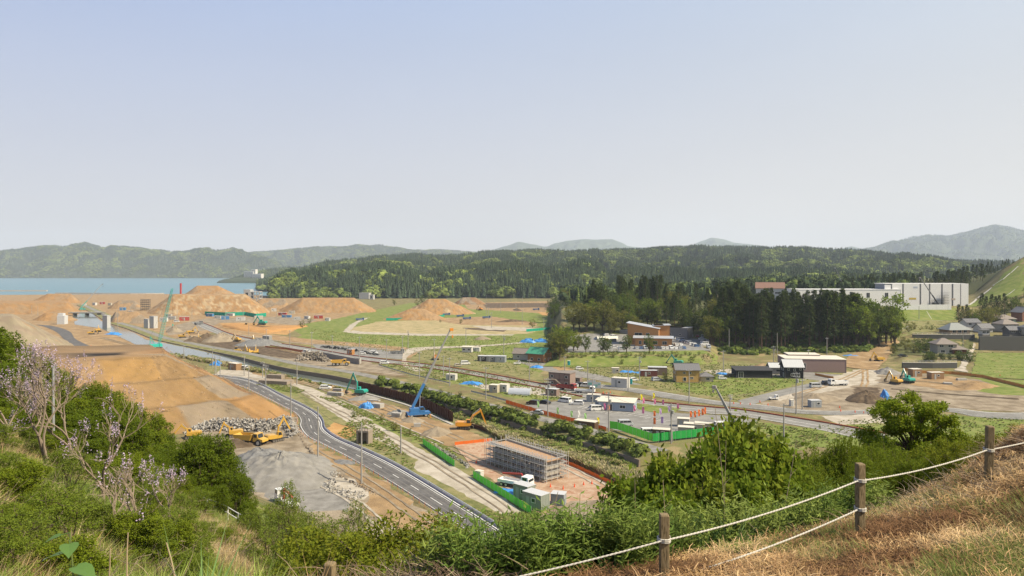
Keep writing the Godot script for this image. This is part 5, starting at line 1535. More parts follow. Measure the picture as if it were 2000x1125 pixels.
		cabin(q[0], P(q[1], q[2]), q[7], q[3], q[4], q[5], wallm(q[6], k[0], k[1], k[2], 0.6), white_roof if q[6] in ["white", "beige", "timberc", "dbrown", "cream2"] else pale_roof, not q[6] in ["brown2", "beige", "cream2"], -q[3] * 0.2, "cabin", "site cabins and sheds")
	# restaurant in the car park
	var ro := house("roadside_shop", "low pale blue roadside shop with cream sheet roof", "building", P(1206, 800), -0.32, 11.5, 6.5, 2.9, "shed_z", 0.5, wallm("paleblue", 0.34, 0.40, 0.50), white_roof, [["f", 2.2, 1.6, 1.8, 1.0], ["f", -1.8, 1.3, 1.4, 2.0]], "", 0.3)
	cabin("grey wing of the roadside shop with corrugated wall", P(1180, 797), -0.32, 5, 5, 2.9, wallm("bluegrey", 0.34, 0.37, 0.40), white_roof, true, -1, "shed", "small sheds")
	cabin("tall grey store at the back of the roadside shop", P(1160, 785), -0.32, 4.6, 3, 2.6, wallm("bluegrey", 0.34, 0.37, 0.40), white_roof, true, 1, "shed", "small sheds")
	house("white_bungalow", "white mobile bungalow standing alone in the meadow", "house", P(913, 688), -0.2, 5.4, 3.4, 3.0, "shed_z", 0.3, wallm("white", 0.6, 0.59, 0.57), white_roof, [["f", -1.5, 1.7, 1.4, 0.9], ["f", 1.4, 1.7, 1.4, 0.9]])
	cabin("low white extension right of the mobile bungalow", P(930, 686), -0.2, 4.6, 3, 2.2, wallm("white", 0.6, 0.59, 0.57), white_roof, false, 0, "shed", "small sheds")
	# village on the right
	house("hillside_house", "two storey house with hipped tile roof in a garden", "house", P(1842, 690), -0.1, 9.5, 8, 5.6, "hip", 2.4, wallm("offwhite", 0.45, 0.42, 0.36), brown_roof, [["f", -2.6, 4.2, 2.0, 1.2], ["f", 1.8, 4.2, 2.4, 1.2], ["f", -2, 1.4, 2.0, 1.4], ["f", 2, 1.4, 2.0, 1.4]], "", 0.9)
	house("hillside_house", "single storey wing with hipped roof in the garden", "house", P(1868, 691), -0.1, 7, 6.5, 3.0, "hip", 1.7, wallm("redbrown", 0.13, 0.05, 0.035), brown_roof, [["f", 0, 1.4, 2.0, 1.3]], "", 0.9)
	house("hillside_house", "large house with wide grey roof above the handrailed wall", "house", at(1864, 424, 13.3), 0.12, 13, 8.5, 3.0, "hip", 3.4, wallm("tanwall", 0.36, 0.24, 0.14), m("sage_roof", lin(0.24, 0.26, 0.26), 0.6, 0, 1.5), [["f", -3.5, 1.5, 2.2, 1.5], ["f", 0, 1.5, 2.2, 1.5], ["f", 3.5, 1.5, 2.2, 1.5]], "", 0.9)
	for q in [["white walled house with dark roof beside the young trees", 1894, 436, 14.2, 8, 7, 5.2, "gable_x", 1.8, "white", 0], ["low house with dark gabled roof and white wall", 1920, 428, 13.8, 8, 6, 2.8, "gable_x", 2.2, "white", 0.2], ["tall grey village house with pale tiled roof", 1964, 430, 14, 10, 8, 5.0, "hip", 2.4, "grey", 0.1], ["greenish village house with brown hipped roof", 1960, 452, 16, 10, 8, 4.6, "hip", 2.2, "greenish", 0.1],
		["village house with brick coloured gable at the hill edge", 1998, 462, 18, 9, 9, 6.0, "gable_z", 3.0, "redbrown2", 0.1], ["dark beamed house with grey roof on the village wall", 1980, 414, 13.6, 9, 6, 3.0, "gable_x", 1.8, "darkgrey", 0], ["pale house with balcony at the village wall end", 2010, 410, 13.6, 8, 6, 4.8, "hip", 1.8, "offwhite", 0], ["small white garage on the village wall", 1922, 412, 13.6, 4.4, 3.6, 2.8, "flat", 0, "white", 0]]:
		var cc := {"white": [0.6, 0.59, 0.57], "grey": [0.30, 0.30, 0.29], "greenish": [0.24, 0.33, 0.27], "redbrown2": [0.28, 0.13, 0.09], "darkgrey": [0.12, 0.12, 0.12], "offwhite": [0.45, 0.42, 0.36]}
		var k: Array = cc[q[9]]
		house("village_house", q[0], "house", at(q[1], q[2], q[3]), q[10], q[4], q[5], q[6], q[7], q[8], wallm(q[9], k[0], k[1], k[2]), brown_roof if q[9] in ["greenish", "grey"] else grey_roof, [["f", -q[4] * 0.25, q[6] - 1.2, 1.8, 1.2], ["f", q[4] * 0.25, q[6] - 1.2, 1.8, 1.2]], "houses of the hillside village", 0.7)
	retaining("dark concrete wall with white handrail below the wide grey roofed house", PackedVector3Array([at(1902, 415, 7), at(1896, 414, 7), at(1840, 414, 7), at(1782, 416, 7)]), 6.3, m("dark_wall", lin(0.10, 0.10, 0.095), 0.9, 0, 5.0), true)
	retaining("tall dark concrete wall below the village houses", PackedVector3Array([at(2300, 400, 5), at(2100, 400, 5), at(2000, 401, 5), at(1912, 402, 5)]), 8.6, m("dark_wall", lin(0.10, 0.10, 0.095), 0.9, 0, 5.0))
	retaining("low dark wall with pale coping at the garden foot", PackedVector3Array([at(1868, 334, 5), at(1820, 333, 5), at(1762, 334, 5)]), 2.4, m("dark_wall", lin(0.10, 0.10, 0.095), 0.9, 0, 5.0), true)
	# factory terrace
	var n := 0
	for q in [[410, 618], [425, 622], [450, 617], [490, 614], [505, 623], [535, 608], [560, 620], [580, 625], [600, 623], [622, 622], [570, 613], [640, 627], [440, 624], [335, 624], [320, 628], [360, 626], [330, 619], [60, 608], [78, 606], [15, 610], [185, 596], [200, 594], [215, 597], [165, 598], [240, 606], [255, 612], [470, 626], [552, 616]]:
		n += 1
		var k: Array = [[0.58, 0.57, 0.55], [0.08, 0.22, 0.45], [0.40, 0.40, 0.39], [0.58, 0.57, 0.55], [0.35, 0.06, 0.05], [0.46, 0.42, 0.34]][n % 6]
		cabin("%s site cabin on the far works by the bay" % ["white", "blue", "grey", "white", "red", "beige"][n % 6], W(q[0], q[1]), R.randf_range(-0.6, 0.6), R.randf_range(4, 9), 2.6, R.randf_range(2.4, 3.4), wallm("far%d" % (n % 6), k[0], k[1], k[2], 0.6), pale_roof, false, 0, "cabin", "site cabins of the far works")
	factory()
	far_buildings()
	yard_building()

func quonset(label: String, p: Vector3, turn: float, l: float, r: float, mat: Material) -> void:
	var o := thing("half_round_shed", label, "shed", "", p, turn)
	var k := int(l / 0.4)
	var b := MB.new()
	for i in k:
		var rr := r + (0.05 if i % 2 else 0.0)
		for j in 12:
			var a := PI * j / 12.0; var z := PI * (j + 1) / 12.0
			var x0 := -l / 2 + l * i / k; var x1 := x0 + l / k
			b.quad(Vector3(x0, sin(a) * rr, cos(a) * rr), Vector3(x0, sin(z) * rr, cos(z) * rr), Vector3(x1, sin(z) * rr, cos(z) * rr), Vector3(x1, sin(a) * rr, cos(a) * rr))
	part("shell", b, mat, o)
	for s in [-1, 1]:
		b = MB.new()
		for j in 12: b.tri(Vector3(s * (l / 2 - 0.1), 0, 0), Vector3(s * (l / 2 - 0.1), sin(PI * j / 12) * r, cos(PI * j / 12) * r), Vector3(s * (l / 2 - 0.1), sin(PI * (j + 1) / 12) * r, cos(PI * (j + 1) / 12) * r))
		part("end_wall", b, m("end_grey", lin(0.30, 0.30, 0.29), 0.8), o)

func factory() -> void:
	var wh := wallm("factorywhite", 0.80, 0.80, 0.80, 0.6); var gy := wallm("factorygrey", 0.24, 0.25, 0.27, 0.7)
	var o := thing("white_factory", "large white factory hall with grey vertical bands on the hill terrace", "building", "", at(1807, 512, 25), -0.03)
	var b := MB.new()
	b.box(Vector3(0, 7.6, -8), Vector3(56, 16.4, 15.4))
	part("core", b, gy, o)
	var x := -28.5
	for q in [4.2, -1.0, 7.0, -1.2, 5.5, 5.5, -1.1, 5.5, -1.0, 7.6, -1.1, 6.2, -1.2, 4.8, -0.6, 5.2]:
		if q > 0:
			b = MB.new()
			b.box(Vector3(x + q / 2, 7.8 - (0.5 if x < -26 else 0.0), -0.2), Vector3(q - 0.04, 17.0 - (1.0 if x < -26 else 0.0), 1.0))
			part("panel", b, wh, o)
		x += absf(q)
	b = MB.new()
	b.box(Vector3(0, 16.2, -8), Vector3(57, 0.4, 16))
	part("roof", b, wh, o)
	for q in [[-9, 5.5, 5, 1.4, [0.55, 0.42, 0.10]], [-7, 13.6, 3, 1.2, [0.45, 0.5, 0.6]], [19.5, 5.2, 3, 1.2, [0.5, 0.42, 0.36]]]:
		b = MB.new()
		b.box(Vector3(q[0], q[1], 0.34), Vector3(q[2], q[3], 0.06))
		part("sign_board", b, m("board%d" % int(q[0]), lin(q[4][0], q[4][1], q[4][2]), 0.7, 0, 0.8), o)
	for k in 2: # scaffold towers against the front
		b = MB.new()
		var sx := 4.0 + k * 6.5
		var sh: float = [6.0, 10.5][k]
		for i in 4:
			for z in [1.0, 2.4]: b.tube(Vector3(sx + i * 1.6, -1, z), Vector3(sx + i * 1.6, sh, z), 0.07, 0.07, 4)
		for j in int(sh / 1.8): b.box(Vector3(sx + 2.4, 0.8 + j * 1.8, 1.7), Vector3(5.2, 0.12, 1.5))
		part("scaffold", b, m("scaffold_steel", lin(0.10, 0.11, 0.12), 0.6, 0.3), o)
	# front fence wall
	var t := thing("white_hoarding", "long low white hoarding in front of the factory", "hoarding", "", at(1744, 493, 24.2))
	var p0 := Vector3.ZERO; var p1 := at(1858, 493, 24.2) - at(1744, 493, 24.2)
	for i in 20:
		b = MB.new()
		b.box(p0.lerp(p1, (i + 0.5) / 20.0) + Vector3(0, 1.2, R.randf_range(-0.03, 0.03)), Vector3(p1.length() / 20 - 0.03, 3.6, 0.12))
		part("panel", b, wh, t)
	house("white_hall", "long low white hall half hidden behind the cedar grove", "building", at(1646, 520, 25), -0.02, 74, 18, 12.0, "flat", 0, wh, wh, [["f", -8, 9, 2, 3], ["f", 2, 8.5, 2, 4], ["f", 14, 8, 2.4, 3.6], ["f", 27, 8, 2.4, 3.6], ["f", 33, 7, 2, 3]], "", 0.2)
	house("gym_hall", "white hall with red brown gabled roof above the cedars", "building", at(1504, 540, 26), -0.35, 20, 13, 11.5, "gable_x", 4.2, wallm("gymwhite", 0.55, 0.56, 0.58), m("redbrown_roof", lin(0.25, 0.15, 0.115), 0.7, 0, 2.5), [["f", -5, 8, 3, 1.2], ["f", 0, 8, 3, 1.2], ["f", 5, 8, 3, 1.2]], "", 0.5)
	boom_crane(at(1826, 500, 25), 2.4, 21, 1.02, lin(0.05, 0.05, 0.05), "blackc", lin(0.4, 0.35, 0.33), "dark mobile crane in front of the white factory")
	boom_crane(at(1651, 600, 26), 2.6, 26, 1.2, lin(0.35, 0.36, 0.38), "greyc", lin(0.35, 0.36, 0.38), "grey crane jib behind the long white hall")

func far_buildings() -> void:
	var cw := wallm("shellgrey", 0.42, 0.42, 0.42)
	# gutted concrete block
	var o := thing("concrete_shell", "gutted white concrete block standing between the mounds", "building", "", W(494, 592), 0.0)
	var b := MB.new()
	for q in [[-9.3, 0, 2.4, 14], [-3.0, 0, 3.0, 14], [-6.3, -6.5, 3.6, 1]]: b.box(Vector3(q[0], 9.5, q[1]), Vector3(q[2], 19, q[3]))
	b.box(Vector3(-6.3, 2.5, 6.5), Vector3(3.6, 5, 1)); b.box(Vector3(-6.3, 17, 6.5), Vector3(3.6, 4, 1)); b.box(Vector3(-6.3, 19.2, 0), Vector3(9.2, 0.4, 14.2))
	part("stair_tower", b, cw, o)
	for j in 4:
		b = MB.new()
		b.box(Vector3(5, 2.2 + j * 4.6, 0), Vector3(12.4, 0.9, 13))
		part("floor_slab", b, cw, o)
		for x in [-0.8, 3.2, 7.2, 10.8]:
			for z in [-6, 6]:
				b = MB.new()
				b.box(Vector3(x, 2.2 + j * 4.6 - 2.3, z), Vector3(0.8, 3.7, 0.8))
				part("column", b, cw, o)
	# hotel on the headland
	o = thing("seaside_hotel", "large white seaside hotel on the far headland", "hotel", "", at(497, 3100, 4), -0.2)
	for q in [[-22, 0, 44, 46, 20], [20, 4, 40, 36, 22], [-2, -3, 20, 55, 18], [48, 2, 20, 14, 16]]:
		b = MB.new()
		b.box(Vector3(q[0], q[3] / 2.0 - 2, q[1]), Vector3(q[2], q[3] + 4.0, q[4]))
		var wg := part("wing", b, wallm("hotelwhite", 0.62, 0.60, 0.57), o)
		for j in int(q[3] / 5.0) - 1:
			b = MB.new()
			b.box(Vector3(q[0], 5.0 + j * 5.0, q[1] + q[4] / 2.0), Vector3(q[2] * 0.9, 1.8, 0.5))
			part("window_row", b, G.glass, wg)
	tag(part("headland_rock", hump(at(490, 3110, -1), 150, 60, 26, 5), m("headland_green", lin(0.055, 0.075, 0.04), 0.95, 0, 30.0), self), "dark rocky headland under the hotel", "", "", "structure")
	# low far buildings: long pale hall by the wood, blocks by the river
	house("grey_hall", "long pale concrete block near the headland wood", "building", W(713, 584), -0.2, 17, 10, 10, "flat", 0, cw, cw, [], "", 0.1)
	house("grey_hall", "small pale block right of the long concrete block", "building", W(727, 585), -0.2, 6, 7, 7.5, "flat", 0, cw, cw, [["f", 0, 4, 3, 4]], "", 0.1)
	o = thing("white_block", "stepped white concrete block by the gravel embankment", "building", "", W(122, 633), 0.1)
	b = MB.new()
	b.box(Vector3(0, 3.4, 0), Vector3(6, 7.8, 6))
	part("lower_block", b, wallm("gymwhite", 0.55, 0.56, 0.58), o)
	b = MB.new()
	b.box(Vector3(-0.7, 8.3, 0), Vector3(4.2, 2.0, 4.4))
	part("upper_block", b, wallm("gymwhite", 0.55, 0.56, 0.58), o)
	for q in [["new concrete bridge pier standing by the river", 208, 640, 5.0, 9.5, 3.2], ["grey bridge pier wrapped in formwork by the crane", 289, 641, 4.4, 7.0, 4.0], ["blue grey bridge pier beside the wrapped pier", 300, 641, 4.4, 9.2, 4.0]]:
		o = thing("bridge_pier", q[0], "pier", "", W(q[1], q[2]), -0.35)
		b = MB.new()
		b.prism(pv([-q[3] / 2, -0.5, q[3] / 2, -0.5, q[3] / 2, q[4], -q[3] / 2, q[4]]), -q[5] / 2, q[5] / 2)
		part("shaft", b, wallm("piergrey", 0.46, 0.46, 0.46), o)
		b = MB.new()
		b.box(Vector3(0, q[4] + 0.2, 0), Vector3(q[3] + 0.3, 0.4, q[5] + 0.3))
		part("cap", b, wallm("piergrey", 0.46, 0.46, 0.46), o)
	# bridge over the river
	o = thing("flat_bridge", "low flat bridge over the river mouth", "bridge", "", W(170, 616), 0.05)
	b = MB.new()
	b.box(Vector3(0, 2.6, 0), Vector3(34, 0.9, 7))
	part("deck", b, G.concd, o)
	b = MB.new()
	for s in [-1, 1]: b.box(Vector3(0, 3.5, s * 3.3), Vector3(34, 0.12, 0.12))
	part("railing", b, G.white, o)
	for x in [-12, 0, 12]:
		b = MB.new()
		b.box(Vector3(x, 1.0, 0), Vector3(1.2, 3.2, 6))
		part("pier", b, G.concd, o)
	for q in [["round scaffold tower among the far mounds", 107, 607, 5.0, 8.0, 0.45], ["dark steel frame tower beside the mound", 284, 606, 9.0, 13.0, 0.10]]:
		o = thing("frame_tower", q[0], "tower", "", W(q[1], q[2]), 0.3)
		b = MB.new()
		for x in 5:
			for z in [-1, 1]: b.tube(Vector3((x - 2) * q[3] / 4, -0.5, z * q[3] / 2.5), Vector3((x - 2) * q[3] / 4, q[4], z * q[3] / 2.5), 0.2, 0.2, 4)
		part("uprights", b, wallm("frame%d" % int(q[1]), q[5], q[5] * 0.9, q[5] * 0.85), o)
		for j in 5:
			b = MB.new()
			b.box(Vector3(0, q[4] * (j + 0.6) / 5.0, 0), Vector3(q[3] * 1.05, 0.5, q[3] * 0.9))
			part("platform", b, wallm("frame%d" % int(q[1]), q[5], q[5] * 0.9, q[5] * 0.85), o)
	# breakwaters and quay
	for q in [["long concrete breakwater in the bay", -150, 569, 92, 569, 3.0], ["far harbour breakwater in the bay", 110, 574, 300, 575, 3.0], ["pale new sea wall by the mounds", 255, 578, 320, 577, 5.0]]:
		var a := W(q[1], q[2], 0); var z := W(q[3], q[4], 0)
		tag(part("breakwater", profile(PackedVector3Array([a, a.lerp(z, 0.5) + Vector3(0, 0, 6), z]), [[-4, -1], [-3.4, q[5]], [2.5, q[5]], [2.5, q[5] - 1], [4, q[5] - 1], [4.5, -1]]), wallm("quay", 0.42, 0.38, 0.34), self), q[0], "breakwater")
	tag(part("marker_post", tube_of(W(353, 585, 12), 1.2, 22), m("red_marker", lin(0.35, 0.03, 0.03), 0.6), self), "tall dark red post rising from the mound", "post")
	# thin shore of the far side: pale strips and roofs
	for i in 9:
		var px: float = [10, 60, 128, 185, 225, 262, 300, 345, 380][i]
		b = MB.new()
		b.box(Vector3(0, 3, 0), Vector3([260, 180, 110, 150, 120, 90, 160, 140, 80][i], [9, 7, 7, 6, 12, 14, 16, 8, 7][i], 30))
		var f := part("shore_wall", b, wallm("shore%d" % (i % 3), 0.46, [0.36, 0.42, 0.40][i % 3], [0.28, 0.38, 0.34][i % 3]), self)
		f.position = at(px, 5290, 0)
		tag(f, "pale strip of sea wall and quay on the far shore", "sea wall", "sea walls on the far shore")

func tube_of(p: Vector3, r: float, h: float) -> MB:
	var b := MB.new()
	b.tube(p, p + Vector3(0, h, 0), r, r, 8)
	return b
func hump(c: Vector3, rx: float, rz: float, h: float, sd: int) -> ArrayMesh:
	var p := PackedVector3Array(); var n := 24
	for j in 9:
		for i in n + 1:
			var a := TAU * (i % n) / n
			var k := (1 + 0.25 * N1.get_noise_2d(cos(a) * 40 + sd * 60, sin(a) * 40)) * cos(j / 8.0 * PI / 2)
			p.append(c + Vector3(cos(a) * rx * k, h * sin(j / 8.0 * PI / 2) * (1 + 0.3 * N1.get_noise_2d(i * 9, j * 20)), sin(a) * rz * k))
	return grid(p, n + 1, PackedColorArray(), m("headland_green", lin(0.055, 0.075, 0.04), 0.95, 0, 30.0))

func yard_building() -> void: # concrete building wrapped in scaffolding, in the fenced yard
	var a := W(960, 907); var z := W(1074, 944)
	var L := a.distance_to(z); var D := 6.4; var Hh := 5.2
	var o := thing("scaffolded_building", "grey concrete building shell wrapped in steel scaffolding", "building", "", (a + z) / 2 + Vector3(1.4, 0, -2.4), turn_of(a, z))
	var cm := wallm("rawconcrete", 0.40, 0.375, 0.34)
	var b := MB.new()
	var zf := D / 2 - 1.15
	for zz in [-zf, zf]:
		b.box(Vector3(0, 0.45, zz), Vector3(L - 2, 0.9, 0.25)); b.box(Vector3(0, 3.4, zz), Vector3(L - 2, 1.1, 0.25))
		for i in 7: b.box(Vector3(-L / 2 + 1.6 + i * (L - 3.2) / 6.0, 1.9, zz), Vector3(1.1, 2.0, 0.25))
	for s in [-1, 1]: b.box(Vector3(s * (L / 2 - 1.1), 2.0, 0), Vector3(0.22, 4.0, 2 * zf))
	part("wall", b, cm, o)
	b = MB.new()
	b.prism(pv([-L / 2 + 0.6, 4.55, L / 2 - 0.6, 3.95, L / 2 - 0.6, 4.15, -L / 2 + 0.6, 4.75]), -D / 2 + 0.7, D / 2 - 0.7)
	part("roof_deck", b, m("roof_ply", lin(0.40, 0.26, 0.16), 0.8, 0, 2.0), o)
	for s in [-1, 1]:
		b = MB.new()
		b.prism(pv([-L / 2 + 0.6, 4.7, L / 2 - 0.6, 4.1, L / 2 - 0.6, 4.6, -L / 2 + 0.6, 5.2]), s * (D / 2 - 0.8) - 0.12, s * (D / 2 - 0.8) + 0.12)
		part("parapet", b, cm, o)
	var sm := m("scaffold_pipe", lin(0.50, 0.50, 0.50), 0.5, 0.2)
	var n := int(L / 1.5)
	for i in n + 1:
		var x := -L / 2 + L * i / n
		for zz in [-D / 2, -D / 2 + 0.75, D / 2 - 0.75 + 0.2, D / 2 + 0.2]:
			b = MB.new()
			b.tube(Vector3(x, -0.1, zz), Vector3(x, Hh + 0.9 - 0.5 * i / n, zz), 0.055, 0.055, 5)
			part("scaffold_post", b, sm, o)
	for j in 4:
		for zz in [-D / 2, D / 2 + 0.2, D / 2 - 0.55]:
			for y in [1.3 * j + 1.0, 1.3 * j + 1.5]:
				b = MB.new()
				b.tube(Vector3(-L / 2, y, zz), Vector3(L / 2, y, zz), 0.045, 0.045, 4)
				part("scaffold_rail", b, sm, o)
		for zz in [-D / 2 + 0.37, D / 2 - 0.2]:
			b = MB.new()
			b.box(Vector3(0, 1.3 * j + 0.95, zz), Vector3(L, 0.05, 0.5))
			part("scaffold_board", b, m("scaffold_board", lin(0.30, 0.29, 0.27), 0.7, 0, 1.0), o)
	for i in n:
		b = MB.new()
		var x := -L / 2 + L * i / n
		var up := i % 2
		b.tube(Vector3(x, 0.1 + up * 1.9, D / 2 + 0.24), Vector3(x + L / n, 2.0 - up * 1.0 + up * 2.8, D / 2 + 0.24), 0.04, 0.04, 4)
		part("scaffold_brace", b, sm, o)
	for s in [-1, 1]:
		for k in 5:
			b = MB.new()
			var zz := -D / 2 + (D + 0.2) * k / 4.0
			b.tube(Vector3(s * L / 2 + s * 0.6, 0, zz), Vector3(s * L / 2 + s * 0.6, Hh + 0.6, zz), 0.055, 0.055, 5)
			part("scaffold_post", b, sm, o)
		for j in 4:
			b = MB.new()
			b.box(Vector3(s * (L / 2 + 0.3), 1.3 * j + 0.95, 0.1), Vector3(0.5, 0.05, D))
			part("scaffold_board", b, m("scaffold_board", lin(0.30, 0.29, 0.27), 0.7, 0, 1.0), o)
	b = MB.new() # inner sloping stair wall seen through the front
	b.prism(pv([1, 3.9, 2.2, 3.9, 6.5, 0.4, 5.3, 0.4]), D / 2 - 0.85, D / 2 - 0.15)
	part("stair_flight", b, cm, o)

# ------------------------------------------------------------------ what stands on the sites
func pole_place(px: float, py: float) -> String:
	if px < 610 and py < 645: return " on the far works by the bay"
	if py < 593: return " against the far conifer wood"
	if px > 1690: return " on the hillside lane below the factory"
	if px > 1400 and py < 730: return " below the cedar grove"
	if px > 1400: return " beside the curving local road"
	if px > 1060 and py > 780: return " at the edge of the car park"
	if px > 1060: return " among the plots between terrace and red kerbed road"
	if py < 640: return " in the far tan fields"
	if px > 860 and py < 700: return " in the meadow by the mobile bungalow"
	if px > 810: return " along the levee side of the red kerbed road"
	if px > 590 and py < 715: return " by the storage yard and the meadow lane"
	if py < 690: return " beside the orange fill"
	if py > 770: return " beside the main road"
	return " in the scrub between main road and river"

func make_site() -> void:
	var yel := lin(0.58, 0.345, 0.05); var teal := lin(0.02, 0.34, 0.27); var amber := lin(0.62, 0.27, 0.02)
	digger(W(538, 862), 0.75, "yellow", yel, Vector2(2.6, 6.6), Vector2(4.6, 2.9), 0.6, 0.2, "yellow excavator reaching over the white rubble", 0.9)
	digger(W(456, 853), 3.5, "yellow", yel, Vector2(2.9, 4.6), Vector2(4.2, 1.4), -0.2, 0.4, "yellow excavator sitting on dark spoil by the rubble", 0.85)
	digger(W(374, 856), 3.4, "yellow", yel, Vector2(3.0, 4.2), Vector2(5.2, 1.6), -0.3, 0.2, "yellow excavator half hidden by the dark tree", 0.85)
	digger(W(702, 772), 2.75, "teal", teal, Vector2(2.6, 7.6), Vector2(5.4, 1.6), -0.4, 0.3, "teal excavator with raised arm beside the sheet piles", 1.0)
	digger(W(909, 838), 0.12, "amber", amber, Vector2(4.4, 5.2), Vector2(6.0, 1.0), -0.9, -0.5, "amber excavator at the end of the sheet piles", 1.0)
	for q in [[463, 667, 2.6, "yellow excavator on the spoil heaps by the red kerbed road"], [500, 692, 1.9, "yellow excavator with folded arm on the dark fill"], [485, 692, 2.5, "small yellow excavator left of the folded one"], [388, 665, 2.0, "yellow excavator on the dark river bank"], [374, 651, 0.5, "yellow excavator on the tan bank by the crossing"], [357, 660, 0.2, "yellow excavator beside the brushy heap"],
		[192, 648, 2.0, "yellow excavator by the river pier"], [497, 671, 2.2, "yellow excavator against the grey heap"], [1716, 706, 3.3, "yellow excavator on the hillside haul road"], [1748, 750, 1.9, "yellow excavator seen from the rear near the timber huts"]]:
		digger(P(q[0], q[1]), q[2], "yellow", yel, Vector2(2.8, 4.8), Vector2(4.6, 1.6), -0.3, 0.5, q[3], 0.95)
	digger(P(1773, 748), 1.7, "teal", teal, Vector2(2.4, 5.0), Vector2(3.6, 2.4), -0.4, 0.4, "teal excavator near the timber huts", 1.0)
	digger(W(511, 635), 2.9, "teal", teal, Vector2(2.6, 4.6), Vector2(4.6, 1.6), -0.3, 0.4, "teal excavator on the orange fill", 1.5)
	digger(P(1322, 713), 2.7, "teal", teal, Vector2(2.6, 4.6), Vector2(4.6, 1.6), -0.3, 0.4, "teal excavator on the plot behind the yellow house", 1.0)
	digger(P(850, 703), 1.9, "orange", lin(0.6, 0.14, 0.02), Vector2(1.6, 4.2), Vector2(2.6, 1.6), -0.3, 0.4, "small orange excavator in the meadow", 0.85)
	digger(P(938, 606), 2.4, "orange", lin(0.6, 0.14, 0.02), Vector2(2.6, 4.6), Vector2(4.6, 1.6), -0.3, 0.4, "orange excavator on the far meadow", 1.1)
	digger(P(179, 653), 0.3, "yellow", yel, Vector2(2.6, 4.0), Vector2(4.4, 1.6), -0.3, 0.4, "short yellow excavator on the bare river bank", 0.9)
	dumper(W(489, 868), -0.3, "yellow articulated dump truck below the spoil")
	dumper(W(664, 714), 0.1, "yellow articulated dump truck beside the broken rubble heap")
	dozer(W(463, 688), 0.2, "yellow bulldozer on the dark fill")
	dozer(W(480, 638), 2.9, "yellow bulldozer left on the orange fill")
	dozer(W(497, 639), 0.3, "yellow bulldozer right on the orange fill")
	crawler_crane(W(304, 682), 0.9, 34, 1.33, lin(0.02, 0.42, 0.36), "aqua", "teal crawler crane with tall lattice boom by the river")
	boom_crane(W(817, 814), 0.35, 27, 1.1, lin(0.03, 0.16, 0.42), "cobalt", lin(0.70, 0.25, 0.02), "blue mobile crane with long grey boom at the sheet piles")
	boom_crane(W(161, 606), 0.9, 36, 0.86, lin(0.05, 0.3, 0.25), "teal2", lin(0.1, 0.1, 0.1), "dark crane leaning over the river mouth works")
	boom_crane(W(1424, 848), 2.5, 11.5, 1.05, lin(0.03, 0.03, 0.03), "blackc", lin(0.03, 0.2, 0.12), "dark crane with short steep boom at the car park edge")
	# cars about the car park
	for q in [["wagon", "black", 1041, 790, 2.6, "black estate car at the car park corner"], ["sedan", "black", 1063, 789, 2.6, "black saloon next to the black estate car"], ["van", "white", 1103, 786, 2.5, "white minivan in the top bays of the car park"], ["wagon", "white", 1127, 791, 2.95, "white off-roader in the top bays of the car park"], ["van", "white", 1166, 802, 0.2, "white one-box van before the roadside shop"], ["van", "silver", 1222, 832, 0.15, "silver minivan crossing the car park"], ["sedan", "silver", 1050, 809, 2.7, "silver saloon driving along the levee road"], ["van", "white", 1268, 849, 0.1, "white van behind the bright green fence"], ["van", "white", 1410, 836, 0.1, "white van near the foreground shrub"],
		["van", "white", 1145, 756, 2.9, "white van beside the office sign boards"], ["wagon", "black", 1129, 754, 2.6, "dark estate car by the prefabricated office"], ["hatch", "silver", 1121, 756, 2.6, "pale hatchback by the prefabricated office"], ["hatch", "white", 1132, 722, 0.1, "white small van by the timber house yard"], ["wagon", "black", 971, 706, 0.2, "dark car in front of the shed row"], ["van", "white", 909, 712, 0.3, "white van on the lane near the shed row"], ["hatch", "beige", 895, 716, 0.3, "beige small car on the lane near the shed row"], ["wagon", "white", 730, 691, 0.1, "white estate car leaving the storage yard"], ["hatch", "white", 708, 692, 0.1, "white hatchback in the storage yard"], ["wagon", "white", 636, 760, 0.0, "white estate car on the bare earth near the teal excavator"], ["wagon", "white", 751, 711, 0.05, "white car driving on the red kerbed road"], ["van", "white", 477, 722, -0.3, "white van beside the timber faced cabin"],
		["van", "silver", 1593, 757, 0.15, "silver van on the dirt crossing road"], ["wagon", "black", 1616, 751, 0.25, "black car beside the white lorry on the haul road"], ["hatch", "white", 1411, 741, 0.0, "white small car left of the black shed"], ["wagon", "black", 1430, 737, 0.0, "dark car at the open front of the black shed"], ["sedan", "black", 1763, 697, 0.0, "black saloon in the hillside garden"], ["wagon", "silver", 1283, 744, 0.3, "silver car under a blue sheet by the yellow house"], ["hatch", "white", 1238, 744, 0.2, "white car behind the box lorry body"], ["van", "white", 345, 629, 0.1, "white van at the far crossing"], ["wagon", "white", 600, 689, -0.3, "white car on the red kerbed road by the rubble"]]:
		car(q[0], q[1], P(q[2], q[3]), q[4], q[5])
	lorry("kei", "white", P(1511, 781), 0.1, "white pick-up on the dirt crossing road", "")
	lorry("kei", "white", P(1010, 712), 0.1, "white pick-up parked below the timber house", "")
	lorry("tip", "white", P(1637, 753), 3.3, "white tipper lorry on the haul road", "")
	lorry("crane", "white", W(1007, 951), -0.55, "white flatbed lorry with red loading crane in the fenced yard", "")
	lorry("tip", "red", P(1106, 762), -0.5, "tipper lorry with dark bed waiting by the prefabricated office", "")
	lorry("flat", "white", P(1142, 768), -0.3, "white flatbed lorry on the red kerbed road", "")
	lorry("flat", "grey", P(776, 691), 0.1, "grey loaded flatbed in the meadow track", "")
	lorry("tip", "grey", W(388, 634), 1.2, "dark tipper lorry coming down the red kerbed road", "")
	lorry("crane", "white", W(560, 988), 2.2, "white lorry cab with red boom below the slope", "")
